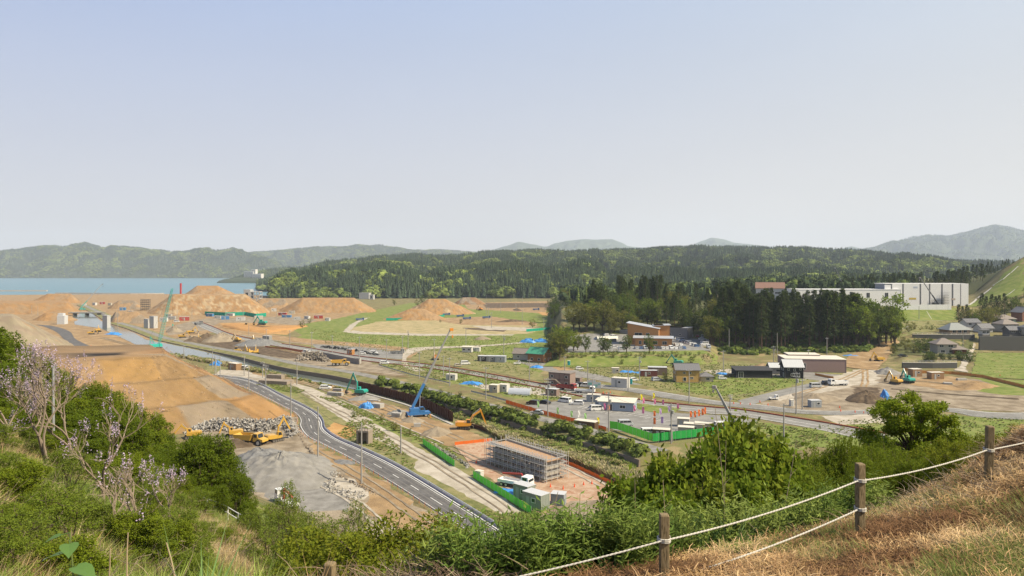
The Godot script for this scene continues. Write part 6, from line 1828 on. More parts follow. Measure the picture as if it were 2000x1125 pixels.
	for q in [[899, 619], [912, 624], [950, 622], [872, 616], [1047, 606], [703, 626]]: lorry("tip", "blue", P(q[0], q[1]), 0.2, "blue tipper lorry on the far earthworks", "blue lorries on the far earthworks")
	# rows of cars on the terrace
	var cs := ["white", "silver", "black", "white", "blue", "grey", "white", "silver", "red", "white"]
	var ks := ["hatch", "wagon", "sedan", "van", "hatch", "wagon"]
	var n := 0
	for row in [[1243, 682, 1336, 682, 12, 1.6], [1282, 676, 1330, 676, 6, 1.6], [1322, 663, 1346, 672, 7, 0.4], [1340, 670, 1362, 678, 7, 0.4], [1350, 658, 1384, 659, 4, 1.5], [1372, 664, 1376, 674, 3, 0.2], [1200, 680, 1216, 683, 2, 0.1], [1166, 663, 1196, 668, 4, 0.3], [1180, 655, 1200, 659, 4, 0.3], [1383, 668, 1384, 680, 2, 1.5]]:
		for i in row[4]:
			var f: float = i / maxf(1, row[4] - 1)
			n += 1
			var c: String = cs[(n * 7) % 10]
			var k: String = ks[(n * 5) % 6]
			car(k, c, P(lerpf(row[0], row[2], f), lerpf(row[1], row[3], f)), row[5] + R.randf_range(-0.06, 0.06) + (PI if n % 3 == 0 else 0.0), "%s %s parked on the terrace by the orange hall" % [c, {"hatch": "hatchback", "wagon": "estate car", "sedan": "saloon", "van": "minivan"}[k]], "cars on the terrace car park")
	# poles
	var tops := {}
	for q in [[420, 695, 744, 1], [430, 696, 734, 0], [415, 681, 720, 0], [359, 674, 700, 0], [477, 695, 734, 0], [486, 718, 776, 2], [513, 706, 738, 1], [519, 712, 755, 1], [580, 706, 752, 0], [568, 748, 822, 2], [621, 794, 902, 2], [706, 825, 945, 2], [783, 832, 887, 2], [486, 632, 655, 0], [520, 642, 673, 0], [566, 645, 678, 0], [609, 648, 688, 0], [649, 655, 689, 0], [678, 670, 692, 0], [702, 657, 699, 0], [755, 662, 705, 0], [797, 645, 682, 1], [786, 656, 695, 0], [848, 661, 707, 0], [819, 686, 740, 0], [866, 694, 735, 0], [878, 698, 754, 0], [910, 640, 674, 0], [949, 716, 780, 0], [984, 654, 694, 1], [1034, 702, 745, 0], [1070, 738, 814, 1], [1157, 740, 790, 0], [1189, 766, 848, 1], [1227, 720, 764, 0], [1249, 696, 744, 1], [1346, 720, 788, 0], [1148, 704, 742, 0], [1103, 696, 724, 0], [1311, 788, 866, 1], [1424, 643, 684, 2], [1518, 650, 690, 2], [1511, 676, 708, 1], [1615, 659, 697, 0], [1413, 684, 726, 0], [1579, 683, 720, 0], [1555, 726, 809, 1], [1567, 740, 800, 0], [1426, 770, 812, 1], [1531, 788, 854, 0], [950, 594, 616, 0], [978, 590, 612, 0], [1008, 594, 614, 0], [960, 610, 640, 0], [1020, 604, 634, 0], [1062, 622, 650, 0], [954, 600, 626, 0], [873, 575, 589, 2], [950, 577, 590, 2], [963, 576, 590, 2], [998, 577, 590, 2], [1020, 578, 591, 2], [1047, 578, 590, 2], [1795, 598, 624, 2], [1881, 655, 684, 2], [30, 592, 612, 2], [62, 596, 614, 2], [74, 598, 616, 2], [128, 590, 612, 2], [96, 594, 612, 2], [316, 610, 632, 2], [346, 604, 624, 2], [375, 600, 622, 2], [440, 604, 624, 2], [475, 600, 622, 2], [540, 600, 622, 2], [600, 608, 632, 2], [255, 600, 620, 2], [230, 604, 640, 2], [15, 612, 640, 2]]:
		tops[int(q[0])] = pole(q[0], q[1], q[2], q[3], ["slim concrete pole with one crossarm", "concrete pole carrying crossarms and a transformer", "bare round concrete pole"][q[3]] + pole_place(q[0], q[2]), R.randf_range(-0.5, 0.5))
	for q in [[1311, 1189, 1.5], [1189, 1070, 1.5], [1070, 949, 1.5], [1555, 1426, 1.8], [1426, 1346, 1.2], [1511, 1249, 4.0], [1511, 1615, 2.0], [1249, 1227, 1.0], [1034, 984, 1.0], [706, 621, 1.5], [621, 568, 1.0], [519, 513, 0.5], [1531, 1555, 1.0]]: wire(tops[q[0]], tops[q[1]], q[2], "thin dark overhead wire strung between two poles")
	# leaning brace poles
	for q in [[426, 716, 749, 420, 700, "leaning brace pole beside the road bend"], [1517, 690, 706, 1511, 682, "leaning brace pole below the cedar grove"], [1314, 812, 863, 1309, 800, "leaning brace pole by the dark green fence"]]:
		var a := P(q[0], q[2])
		var b := MB.new()
		b.tube(Vector3.ZERO, at(q[3], -a.z, up_at(q[4], -a.z)) - a, 0.14, 0.1, 6)
		var o := part("brace_pole", b, m("pole_concrete", lin(0.33, 0.32, 0.31), 0.9, 0, 2.0), self)
		o.position = a
		tag(o, q[5], "pole")
	# fences and nets
	fence_line("green_mesh_fence", "bright green mesh fence along the track, upper stretch", pts([826, 868, 888, 912]), 1.6, G.green_net, G.steel, 1.8)
	fence_line("green_mesh_fence", "bright green mesh fence along the yard beside the containers", pts([924, 933, 1038, 1006]), 1.6, G.green_net, G.steel, 1.8)
	fence_line("green_mesh_fence", "bright green mesh fence below the car park", pts([1191, 840, 1206, 842, 1275, 866]), 2.6, G.green_net, G.steel, 1.8, 0.5)
	fence_line("green_mesh_fence", "darker green mesh fence behind the foreground shrub", pts([1275, 866, 1330, 860, 1400, 852, 1440, 850]), 2.6, m("deep_green_net", lin(0.02, 0.30, 0.06), 0.8, 0, 1.0), G.steel, 1.8, 0.5)
	fence_line("orange_net_fence", "orange net fence between levee road and car park", pts([988, 788, 1048, 806, 1124, 826]), 1.3, G.orange, G.steel, 2.5)
	fence_line("orange_net_fence", "short orange net fence beside the brown gatehouse", pts([1162, 836, 1184, 842]), 1.2, G.orange, G.steel, 2.5)
	fence_line("orange_net_fence", "collapsed orange net on the shrubby river bank", pts([1126, 858, 1134, 846, 1140, 842]), 1.6, G.orange, G.steel, 2.5)
	fence_line("orange_plank_fence", "low orange planks along the back of the fenced yard", pts([888, 870, 960, 862]), 0.9, G.orange, G.wood, 2.4)
	fence_line("orange_plank_fence", "low orange planks along the river side of the fenced yard", pts([1090, 898, 1150, 926, 1226, 962]), 0.9, G.orange, G.wood, 2.4)
	fence_line("orange_plank_fence", "low brown boards across the yard corner", pts([1192, 976, 1228, 964]), 0.9, m("brown_board", lin(0.33, 0.13, 0.06), 0.8, 0, 1.0), G.wood, 2.4)
	fence_line("teal_net_fence", "teal netting at the foot of the sandy mound", pts([754, 626, 800, 625, 850, 622, 868, 618]), 2.2, G.teal_net, G.steel, 8.0)
	fence_line("teal_net_fence", "teal netting below the terraced mound by the bay", pts([400, 615, 440, 617, 480, 616, 500, 620, 520, 618]), 3.6, G.teal_net, G.steel, 10.0)
	fence_line("teal_net_fence", "pale teal netting at the meadow edge", pts([1028, 648, 1075, 644]), 2.0, G.teal_net, G.steel, 6.0)
	fence_line("orange_net_fence", "long orange net fence along the dirt yard below the village", pts([1766, 724, 1800, 729, 1860, 731, 1920, 738, 2000, 758, 2060, 772]), 1.3, m("pale_orange_net", lin(0.62, 0.27, 0.08), 0.8, 0, 1.0), G.wood, 3.0)
	fence_line("orange_net_fence", "orange net strip behind the black house", pts([1592, 733, 1616, 738, 1628, 740]), 1.0, m("pale_orange_net", lin(0.62, 0.27, 0.08), 0.8, 0, 1.0), G.wood, 3.0)
	fence_line("red_net_fence", "low red barrier strip along the dark fill", pts([518, 678, 560, 683, 600, 690]), 0.8, m("red_strip", lin(0.5, 0.12, 0.06), 0.8, 0, 1.0), G.wood, 4.0)
	fence_line("grey_guard_fence", "grey steel fence along the levee road", pts([920, 768, 960, 778, 1000, 790]), 1.1, m("grey_sheet2", lin(0.30, 0.31, 0.33), 0.6), G.steel, 2.0, 0.5)
	fence_line("grey_guard_fence", "grey steel fence at the meadow side of the levee road", pts([740, 716, 800, 734, 880, 752]), 1.1, m("grey_sheet2", lin(0.30, 0.31, 0.33), 0.6), G.steel, 2.0, 0.6)
	# concrete panel wall behind the rubble
	var pw := thing("concrete_panel_wall", "long wall of upright concrete panels behind the rubble heap", "wall", "", W(628, 697))
	var wa := Vector3.ZERO; var wz := W(702, 712) - W(628, 697)
	for i in 26:
		var b := MB.new()
		b.box(Vector3(0, 1.3, 0), Vector3(wz.length() / 26 - 0.08, 2.6, 0.3), Transform3D(Basis(Vector3.UP, turn_of(wa, wz)), wa.lerp(wz, (i + 0.5) / 26.0)))
		part("panel", b, wallm("panelgrey", 0.30, 0.27, 0.25), pw)
	# sheet piles
	var sp := thing("sheet_pile_wall", "rusty steel sheet pile wall along the river", "sheet piling", "", W(698, 760))
	var pl := smooth_line(pts([698, 760, 745, 772, 790, 784, 840, 803, 885, 824]), 10)
	var gone := 0.0
	var k := 0
	for i in pl.size() - 1:
		var a := pl[i] - pl[0]; var z := pl[i + 1] - pl[0]
		var c := maxi(1, int(a.distance_to(z) / 1.1))
		for j in c:
			var p := a.lerp(z, float(j) / c); var q := a.lerp(z, float(j + 1) / c)
			var s := (q - p).cross(Vector3.UP).normalized() * 0.3
			var h := Vector3(0, 3.1 + R.randf_range(-0.25, 0.25), 0)
			var b := MB.new()
			var e := [p, p.lerp(q, 0.15) + s, p.lerp(q, 0.5) + s, p.lerp(q, 0.65), q]
			for u in 4: b.quad(e[u], e[u + 1], e[u + 1] + h, e[u] + h)
			part("pile", b, G.rust, sp)
			k += 1
	var lowp := smooth_line(pts([920, 834, 960, 846, 1010, 860]), 6)
	tag(part("low_sheet_piling", profile(lowp, [[-0.2, 0], [-0.2, 1.0], [0.2, 1.1], [0.2, 0]]), G.rust, self), "low rusty piling trailing off along the river", "sheet piling")
	tag(part("formwork_strip", profile(smooth_line(pts([712, 768, 790, 790, 840, 810, 884, 830]), 6), [[-0.5, 0.02], [-0.5, 0.22], [0.5, 0.22], [0.5, 0.02]]), G.conc, self), "pale concrete footing strip before the sheet piles", "footing")
	# blocks, tarps, heaps
	for q in [["pale concrete blocks in a row near the teal excavator", 655, 773, -0.35, 7, 1, Vector3(0.8, 1.3, 1.4)], ["small stack of grey blocks behind the pale row", 660, 764, -0.35, 3, 1, Vector3(1.2, 1.0, 1.2)], ["grey blocks stacked beside the blue tarpaulin", 737, 796, -0.5, 3, 2, Vector3(1.3, 0.7, 2.2)], ["two grey blocks on the haul track below the crane", 775, 815, -0.3, 2, 2, Vector3(1.4, 0.7, 1.6)], ["single pale block on the haul track", 815, 834, 0.1, 1, 1, Vector3(2.0, 1.1, 1.0)], ["cream blocks at the end of the panel wall", 699, 710, -0.4, 2, 3, Vector3(1.5, 0.9, 1.2)], ["flat grey slabs on the heap below the crane", 730, 783, -0.3, 2, 1, Vector3(2.2, 0.4, 1.4)], ["pipes laid in the digger yard", 1851, 750, 1.2, 4, 1, Vector3(0.6, 0.6, 3.0)], ["pale bags left in the digger yard", 1878, 743, 0.1, 3, 1, Vector3(1.3, 0.9, 1.2)], ["old foundation blocks in the roadside scrub", 538, 740, -0.3, 3, 2, Vector3(2.4, 0.9, 2.4)], ["low ruined foundation in the roadside scrub", 540, 750, -0.3, 4, 1, Vector3(3.2, 1.6, 5.0)]]:
		stack(q[0], q[1], q[2], q[3], q[4], q[5], q[6], wallm("blockgrey", 0.40, 0.385, 0.36) if not "foundation" in q[0] else wallm("oldblock", 0.30, 0.25, 0.20))
	for q in [["blue tarpaulin over a heap on the river site", 715, 797, 2.4, 1.6, 2.0], ["blue tarpaulin spread in the meadow by the white shed", 921, 750, 4.2, 2.2, 1.2], ["small blue tarpaulin by the river track", 424, 713, 3.4, 2.0, 1.8], ["blue tarpaulin over timber by the timber house", 1048, 718, 3.0, 1.8, 1.0], ["blue tarpaulin beside the pale cabin with dark door", 1225, 727, 3.2, 2.0, 0.9], ["blue tarpaulin behind the dark red container", 1248, 729, 2.4, 1.5, 0.7], ["bright blue tarpaulin tied over a tall heap on the dirt yard", 1728, 780, 1.5, 1.2, 3.0], ["blue sheet laid on the fenced yard by the containers", 1000, 962, 3.4, 2.0, 0.5], ["pale blue roofed store in the far meadow", 1030, 669, 4.6, 2.6, 2.6], ["long pale blue sheet in the far meadow", 1056, 668, 5.0, 2.4, 2.0], ["blue tarpaulin in the plot left of the black shed", 1412, 731, 2.8, 1.6, 0.8], ["blue tarpaulin on the bare river bank", 221, 653, 6.0, 3.0, 1.6], ["blue sheet hung on the hillside haul road bank", 1662, 695, 3.8, 1.2, 0.6]]:
		tarp(q[0], q[1], q[2], q[3], q[4], q[5], -0.4)
	heap("gravel_heap", "great grey gravel heap in the roadside yard", 548, 925, 13, 15, 5.2, G.gravel, 0.4, 3)
	heap("gravel_heap", "dark grey gravel heap before the great gravel heap", 508, 905, 9, 9, 4.2, ground_mat("slate_gravel", 31, [[0.2, lin(0.12, 0.12, 0.125)], [0.5, lin(0.18, 0.18, 0.18)], [0.8, lin(0.24, 0.24, 0.24)]], 12), 0.2, 5)
	for q in [["brown spoil heap under the excavators", 470, 868, 10, 5, 2.0, "dark"], ["grey gravel heap behind the block row", 712, 780, 5.5, 3.4, 2.0, "gravel"], ["small grey gravel heap left of the blue crane", 778, 808, 4.0, 3.0, 1.6, "gravel"], ["brown soil heap left of the blue crane", 790, 814, 3.0, 2.6, 1.8, "grey"], ["grey soil heap before the blue crane", 806, 822, 4.2, 3.0, 1.4, "grey"], ["dark soil heap in front of the blue crane", 854, 846, 5.5, 4.0, 2.0, "grey"], ["brushy brown heap near the crossing", 340, 648, 8, 6, 5.0, "grey"], ["dark brown spoil heap on the river bank", 404, 664, 9, 7, 5.0, "dark"], ["broad grey brown spoil heap on the river bank", 434, 666, 14, 9, 6.0, "grey"], ["charcoal heap beside the red kerbed road", 505, 674, 14, 8, 5.0, "slate_gravel"], ["dark soil heap on the fill", 380, 668, 10, 6, 4.0, "dark"],
		["brown soil bank with track marks in the dirt yard", 1692, 782, 9, 7, 3.6, "dark"], ["grey gravel heap below the haul road", 1733, 729, 7, 5, 3.0, "gravel"], ["low earth heap at the bend of the haul road", 1590, 778, 12, 8, 2.0, "grey"], ["tan earth heap right of the digger yard", 1905, 755, 10, 6, 2.4, "tan"], ["tan earth heap behind the black shed", 1490, 716, 7, 4, 1.8, "tan"], ["small dark tarmac heap beside the main road", 672, 903, 3.4, 2.0, 0.6, "slate_gravel"], ["low brown heap in the far meadow", 941, 663, 6, 4, 2.6, "grey"], ["dark earth bank across the far field", 1000, 628, 16, 6, 2.2, "dark"], ["dark earth bank in the far tan field", 1010, 606, 14, 5, 2.6, "dark"]]:
		heap("soil_heap", q[0], q[1], q[2], q[3], q[4], q[5], G[q[6]] if G.has(q[6]) else mats[q[6]], R.randf() * 3, int(q[1]), "loose heaps of spoil")
	rubble("rubble_bank", "white broken concrete rubble along the embankment foot", [372, 842, 420, 838, 470, 838, 520, 840, 560, 832, 576, 850], 4.5, 3.4, 2400, 0.6, 5, Color(0.37, 0.35, 0.325))
	rubble("rubble_heap", "heap of grey broken rubble by the panel wall", [583, 704, 610, 702, 640, 706], 5.0, 4.6, 700, 0.9, 6, Color(0.29, 0.255, 0.215))
	rubble("stone_row", "row of loose stones along the roadside yard", [585, 850, 600, 875, 640, 915, 690, 945, 735, 965], 1.2, 0.5, 260, 0.4, 7, Color(0.28, 0.23, 0.18))
	rubble("scrap_rubble", "scattered pale scrap and bags in the roadside yard", [625, 920, 650, 930, 645, 955, 680, 965, 710, 972], 4.0, 0.5, 260, 0.5, 8, Color(0.38, 0.36, 0.33))
	rubble("yard_scrap", "stacked scaffold parts and scrap inside the yard fence", [850, 872, 870, 885, 905, 905, 915, 912], 1.5, 0.6, 200, 0.5, 9, Color(0.25, 0.24, 0.22))
	rubble("yard_scrap", "black bundled material lined up in the storage yard", [628, 678, 660, 682, 700, 688, 740, 694], 2.5, 1.6, 260, 0.9, 10, Color(0.06, 0.065, 0.07))
	# flags
	for q in [[1179, 803, "pink"], [1187, 804, "orange"], [1237, 806, "pink"], [1254, 811, "pink"], [1276, 816, "orange"], [1288, 812, "purple"], [1305, 807, "purple"], [1322, 801, "pink"], [1276, 832, "orange"], [1291, 830, "purple"], [1347, 818, "orange"], [1355, 818, "orange"], [1363, 816, "orange"], [1370, 814, "orange"], [1375, 812, "orange"], [1255, 791, "pink"], [1277, 792, "pink"], [1293, 793, "pink"], [1251, 784, "yellow"], [1275, 781, "yellow"], [1049, 799, "green"], [1087, 812, "green"], [1114, 818, "green"], [1141, 823, "green"], [1166, 832, "yellow"], [1129, 818, "white"]]:
		flag(q[0], q[1], q[2], "%s upright banner flag at the car park" % q[2], 2.5 + R.randf_range(-0.3, 0.3))
	# signs, toilets, sign boards, ruin
	for q in [["white notice board on legs by the office vans", 1155, 758, 3.2, 2.2], ["second white notice board by the office vans", 1166, 762, 3.0, 2.4]]:
		var o := thing("notice_board", q[0], "sign", "", P(q[1], q[2]), -0.2)
		var b := MB.new()
		b.box(Vector3(0, 1.9, 0), Vector3(q[3], q[4], 0.08))
		part("board", b, wallm("boardwhite", 0.55, 0.58, 0.62), o)
		b = MB.new()
		for s in [-1, 1]: b.box(Vector3(s * q[3] * 0.4, 1.0, -0.08), Vector3(0.1, 2.4, 0.08))
		part("legs", b, G.steel, o)
		b = MB.new()
		b.box(Vector3(-0.5, 1.7, 0.06), Vector3(q[3] * 0.45, 0.9, 0.03)); b.box(Vector3(0.8, 2.3, 0.06), Vector3(q[3] * 0.3, 0.5, 0.03))
		part("print", b, m("board_print", lin(0.16, 0.36, 0.34), 0.7), o)
	for q in [["teal portable toilet by the timber house path", 1111, 714], ["teal portable toilet beside the box lorry body", 1232, 750], ["blue portable toilet beside the roadside shop", 1152, 783]]:
		var o := thing("portable_toilet", q[0], "toilet cabin", "", P(q[1], q[2]), -0.3)
		var b := MB.new()
		b.box(Vector3(0, 1.1, 0), Vector3(1.1, 2.2, 1.1))
		part("cabin_wall", b, m("toilet_teal", lin(0.02, 0.27, 0.27), 0.6), o)
		b = MB.new()
		b.box(Vector3(0, 2.28, 0), Vector3(1.2, 0.16, 1.2))
		part("roof", b, G.white, o)
		b = MB.new()
		b.box(Vector3(0, 1.05, 0.56), Vector3(0.75, 1.8, 0.04))
		part("door", b, m("toilet_door", lin(0.03, 0.33, 0.33), 0.6), o)
	var ruin := thing("concrete_gatehouse", "small ruined concrete gate structure beside the main road", "ruin", "", W(712, 866), -0.3)
	for q in [[Vector3(0, 3.3, 0), Vector3(3.6, 0.5, 2.6), "lintel"], [Vector3(-1.5, 1.5, 0), Vector3(0.5, 3.1, 2.4), "pier"], [Vector3(1.5, 1.5, 0), Vector3(0.5, 3.1, 2.4), "pier"], [Vector3(0, 1.5, -1.0), Vector3(2.6, 3.1, 0.3), "back_wall"]]:
		var b := MB.new()
		b.box(q[0], q[1])
		part(q[2], b, wallm("oldblock", 0.30, 0.25, 0.20), ruin)
	var b2 := MB.new()
	for i in 5: b2.box(Vector3(-1.5 + i * 0.75, 3.85, 1.2), Vector3(0.1, 0.6, 0.1))
	b2.box(Vector3(0, 4.2, 1.2), Vector3(3.4, 0.12, 0.12))
	part("balustrade", b2, wallm("oldblock", 0.30, 0.25, 0.20), ruin)
	# barriers at the junctions: red cones
	for q in [[1433, 789], [1446, 790], [1465, 791], [1484, 786], [1640, 797], [1500, 792], [1670, 806], [1642, 804], [930, 905], [1005, 940], [1075, 952], [1100, 956], [1122, 952], [1140, 948], [1156, 946], [178, 677], [1953, 735], [1988, 752], [1895, 733], [1687, 808], [1178, 768], [1185, 770], [1192, 768]]:
		var mk := func(o: Node3D):
			var b := MB.new()
			b.box(Vector3(0, 0.03, 0), Vector3(0.45, 0.06, 0.45))
			part("foot", b, G.black, o)
			b = MB.new()
			b.tube(Vector3(0, 0.05, 0), Vector3(0, 0.85, 0), 0.2, 0.04, 8)
			part("cone_body", b, m("cone_red", lin(0.65, 0.09, 0.03), 0.6), o)
		proto("cone", mk, "traffic_cone", "small red traffic cone set out along the works", "traffic cone", "red traffic cones", P(q[0], q[1]), 0.0)

# ------------------------------------------------------------------ trees one can tell apart
func leaf_mat(key: String, c: Array) -> StandardMaterial3D:
	return m("leaves_" + key, lin(c[0], c[1], c[2] * 0.85), 0.75, 0, 0, true, Color(0.9, 0.9, 0.9))
func build_cedar(o: Node3D, sd: int, col: Array) -> void: # 20 m
	var r := RandomNumberGenerator.new(); r.seed = sd
	var b := MB.new()
	b.tube(Vector3(0, -1, 0), Vector3(0, 19, 0), 0.28, 0.05, 6)
	part("trunk", b, m("cedar_bark", lin(0.13, 0.085, 0.06), 0.95, 0, 1.0), o)
	b = MB.new()
	var low := r.randf_range(3.5, 6.5)
	var y := low
	while y < 19.8:
		var t := (y - low) / (20 - low)
		var rad := 3.2 * pow(1 - t, 0.98) * (0.65 + 0.35 * minf(1, t * 6)) + 0.25
		for k in 7:
			var a := r.randf() * TAU
			var u := Vector3(cos(a), 0, sin(a))
			var l := rad * r.randf_range(0.6, 1.15)
			for j in 4:
				var p := Vector3(0, y + r.randf_range(-0.3, 0.3), 0) + u * l * (0.25 + 0.25 * j) + rv(r) * 0.25
				var dir := (u + Vector3(0, -0.35 - 0.15 * j + 0.3, 0) + rv(r) * 0.5).normalized()
				var tone := r.randf_range(0.7, 1.3)
				leaf_mesh(b, p, dir, (Vector3.UP + u * 0.5 + rv(r) * 0.6).normalized(), r.randf_range(0.6, 1.05), r.randf_range(0.35, 0.6), Color(tone, tone, tone), 0.15)
		y += 0.42
	part("crown", b, leaf_mat("cedar%s" % str(col[0]), col), o)
func build_broadleaf(o: Node3D, sd: int, col: Array, n: int, leaf: float, spread: float, low: float) -> void: # 10 m
	var r := RandomNumberGenerator.new(); r.seed = sd
	var lobes := []
	for i in 11:
		var a := i * 2.4 + r.randf()
		var y := lerpf(low + 1.6, 8.6, i / 10.0)
		var ring := spread * sin(PI * clampf((y - low) / (11 - low), 0.12, 0.95)) * r.randf_range(0.5, 1.0)
		lobes.append([Vector3(cos(a) * ring, y, sin(a) * ring), r.randf_range(1.1, 1.7) * spread / 2.6, 0.75])
	var b := MB.new()
	b.tube(Vector3(0, -0.8, 0), Vector3(0.1, low + 0.8, 0), 0.26, 0.2, 7)
	for q in lobes: limb(b, Vector3(0.1, low * r.randf_range(0.6, 1.0) + 0.5, 0), q[0], 0.12, 0.03, r)
	part("trunk", b, m("bark", lin(0.10, 0.075, 0.055), 0.95, 0, 0.8), o)
	b = MB.new()
	crown(b, lobes, n, leaf, leaf * 0.6, r)
	part("crown", b, leaf_mat("b%d_%d" % [sd, n], col), o)
const GREENS := {"dark": [0.06, 0.085, 0.032], "mid": [0.09, 0.13, 0.028], "light": [0.15, 0.195, 0.036], "olive": [0.16, 0.165, 0.048], "fresh": [0.17, 0.235, 0.035]}
func tree(kind: String, green: String, p: Vector3, h: float, label: String, group: String, v := 0) -> Node3D:
	var key := "tree_%s_%s_%d" % [kind, green, v]
	var o: Node3D
	var sd := 40 + v * 7 + green.length()
	if kind == "cedar": o = proto(key, build_cedar.bind(sd, GREENS[green]), "cedar_tree", label, "tree", group, p, R.randf() * TAU)
	elif kind == "slim": o = proto(key, build_broadleaf.bind(sd, GREENS[green], 1500, 0.42, 1.9, 2.0), "broadleaf_tree", label, "tree", group, p, R.randf() * TAU)
	elif kind == "bush": o = proto(key, build_broadleaf.bind(sd, GREENS[green], 900, 0.6, 3.4, 0.4), "bush", label, "shrub", group, p, R.randf() * TAU)
	else: o = proto(key, build_broadleaf.bind(sd, GREENS[green], 1800, 0.45, 2.9, 1.6), "broadleaf_tree", label, "tree", group, p, R.randf() * TAU)
	var k := h / (20.0 if kind == "cedar" else 9.8)
	o.scale = Vector3(k * R.randf_range(0.9, 1.15), k, k * R.randf_range(0.9, 1.15))
	return o
func on_land(px: float, d: float) -> Vector3:
	var x := (px - 1000) / F * d
	return Vector3(x, H(x, d) - 0.15, -d)
func tops(kind: String, green: String, px: float, d: float, top: float, label: String, group: String) -> void: # a tree whose top is seen at a photo row
	var p := on_land(px, d)
	tree(kind, green, p, maxf(2.0, up_at(top, d) - p.y), label, group, R.randi() % 2)
func make_trees() -> void:
	R.seed = 99
	# cedar grove, tallest at its left
	var line := [[1395, 590], [1420, 548], [1440, 545], [1462, 565], [1480, 575], [1500, 562], [1520, 568], [1545, 564], [1570, 568], [1600, 562], [1640, 566], [1690, 572], [1740, 590]]
	for i in 130:
		var px := lerpf(1402, 1690, (i * 0.6180339) - floorf(i * 0.6180339))
		var j := 0
		while j < line.size() - 2 and px > line[j + 1][0]: j += 1
		var y := lerpf(line[j][1], line[j + 1][1], (px - line[j][0]) / (line[j + 1][0] - line[j][0]))
		var d := R.randf_range(396, 470)
		tops("cedar", "dark", px, d, y + R.randf_range(-4, 26), "tall dark cedar in the hillside grove above the mauve building", "cedars of the hillside grove")
	for i in 46:
		var px := R.randf_range(1625, 1748)
		tops("slim", ["light", "mid", "fresh"][i % 3], px, R.randf_range(394, 440), R.randf_range(568, 625), "slender light green tree at the right end of the cedar grove", "light trees at the grove's end")
	for i in 26: tops("tree", ["olive", "mid", "light"][i % 3], R.randf_range(1386, 1480), R.randf_range(398, 430), R.randf_range(580, 640), "rounded tree at the left foot of the cedar grove", "rounded trees at the grove's foot")
	var ub := []; var ut := []
	for i in 260:
		var p := on_land(R.randf_range(1398, 1700), R.randf_range(386, 430))
		var s := R.randf_range(2.0, 4.5)
		ub.append(Transform3D(Basis(Vector3.UP, R.randf() * TAU).scaled(Vector3(s * 1.3, s, s * 1.3)), p - Vector3(0, s * 0.25, 0)))
		ut.append(Color(0.08, 0.12, 0.03).lerp(Color(0.15, 0.19, 0.04), R.randf()) * R.randf_range(0.7, 1.2))
	tag(scatter("undergrowth", broad_m[1], ub, ut), "green undergrowth along the foot of the cedar grove", "undergrowth")
	# wood behind the school
	for i in 34: tops("tree", ["mid", "light", "mid", "light"][i % 4], R.randf_range(1195, 1340), R.randf_range(462, 505), R.randf_range(568, 612), "broadleaf tree on the slope behind the orange hall", "broadleaf trees behind the orange hall")
	for i in 26: tops("cedar", "dark", R.randf_range(1205, 1300), R.randf_range(515, 560), R.randf_range(536, 560), "dark cedar on the ridge behind the orange hall", "cedars on the ridge behind the orange hall")
	for i in 30: tops("cedar", "dark", R.randf_range(1295, 1415), R.randf_range(450, 520), R.randf_range(550, 600), "dark cedar between orange hall and grove", "cedars between hall and grove")
	for i in 14: tops("tree", ["mid", "dark"][i % 2], R.randf_range(1330, 1400), R.randf_range(440, 462), R.randf_range(600, 640), "dark rounded tree beside the grey block", "rounded trees beside the grey block")
	for q in [[1160, 480, 545], [1172, 482, 552], [1150, 484, 560], [1185, 486, 565], [1142, 482, 575]]: tops("cedar" if q[0] < 1165 else "tree", "dark", q[0], q[1], q[2], "big dark tree left of the orange hall", "big dark trees left of the orange hall")
	for q in [[1120, 455, 600], [1132, 458, 596], [1146, 452, 600], [1160, 456, 590], [1176, 454, 592], [1188, 458, 600]]: tops("tree", ["olive", "light"][int(q[0]) % 2], q[0], q[1], q[2] - 6, "tall pale olive tree at the terrace end", "pale olive trees at the terrace end")
	for q in [[1200, 450, 604], [1214, 448, 606], [1230, 450, 610], [1240, 446, 616], [1194, 444, 620]]: tops("tree", "fresh", q[0], q[1], q[2], "bright green tree behind the grey shed", "bright trees behind the grey shed")
	for q in [[1100, 356, 640], [1108, 362, 650], [1092, 352, 660], [1120, 366, 652], [1084, 362, 655], [1128, 372, 662]]: tops("tree", ["light", "olive"][int(q[0]) % 2], q[0], q[1], q[2] - 6, "leafy tree at the left end of the terrace bank", "leafy trees at the terrace bank end")
	for q in [[1144, 361, 652], [1178, 361, 656], [1187, 361, 660], [1224, 361, 654], [1268, 361, 654]]: tops("tree", "mid", q[0], q[1], q[2], "cherry tree with dark trunk on the terrace bank", "cherry trees along the terrace bank")
	for i in 20: tops("bush", ["dark", "mid"][i % 2], R.randf_range(1076, 1142), R.randf_range(560, 700), R.randf_range(584, 606), "bush on the dark knoll at the valley side", "bushes of the dark knoll")
	for i in 8: tops("tree", ["light", "mid"][i % 2], R.randf_range(1082, 1138), R.randf_range(640, 720), R.randf_range(562, 580), "rounded tree on top of the dark knoll", "rounded trees on the dark knoll")
	for i in 28: tops("bush", ["mid", "olive", "dark"][i % 3], R.randf_range(1072, 1106), R.randf_range(352, 470), R.randf_range(640, 690), "bush on the steep end of the terrace", "bushes on the terrace end")
	var wp := [[], []]; var wt := [[], []]
	for i in 1500:
		var d := R.randf_range(600, 1150); var x := (R.randf_range(1100, 1780) - 1000) / F * d
		var k := i % 2
		var s := R.randf_range(9, 15)
		wp[k].append(Transform3D(Basis(Vector3.UP, R.randf() * TAU).scaled(Vector3(s, s * 1.2, s)), Vector3(x, H(x, d), -d)))
		wt[k].append((Color(0.05, 0.075, 0.034) if R.randf() < 0.7 else Color(0.12, 0.16, 0.045)) * R.randf_range(0.7, 1.3))
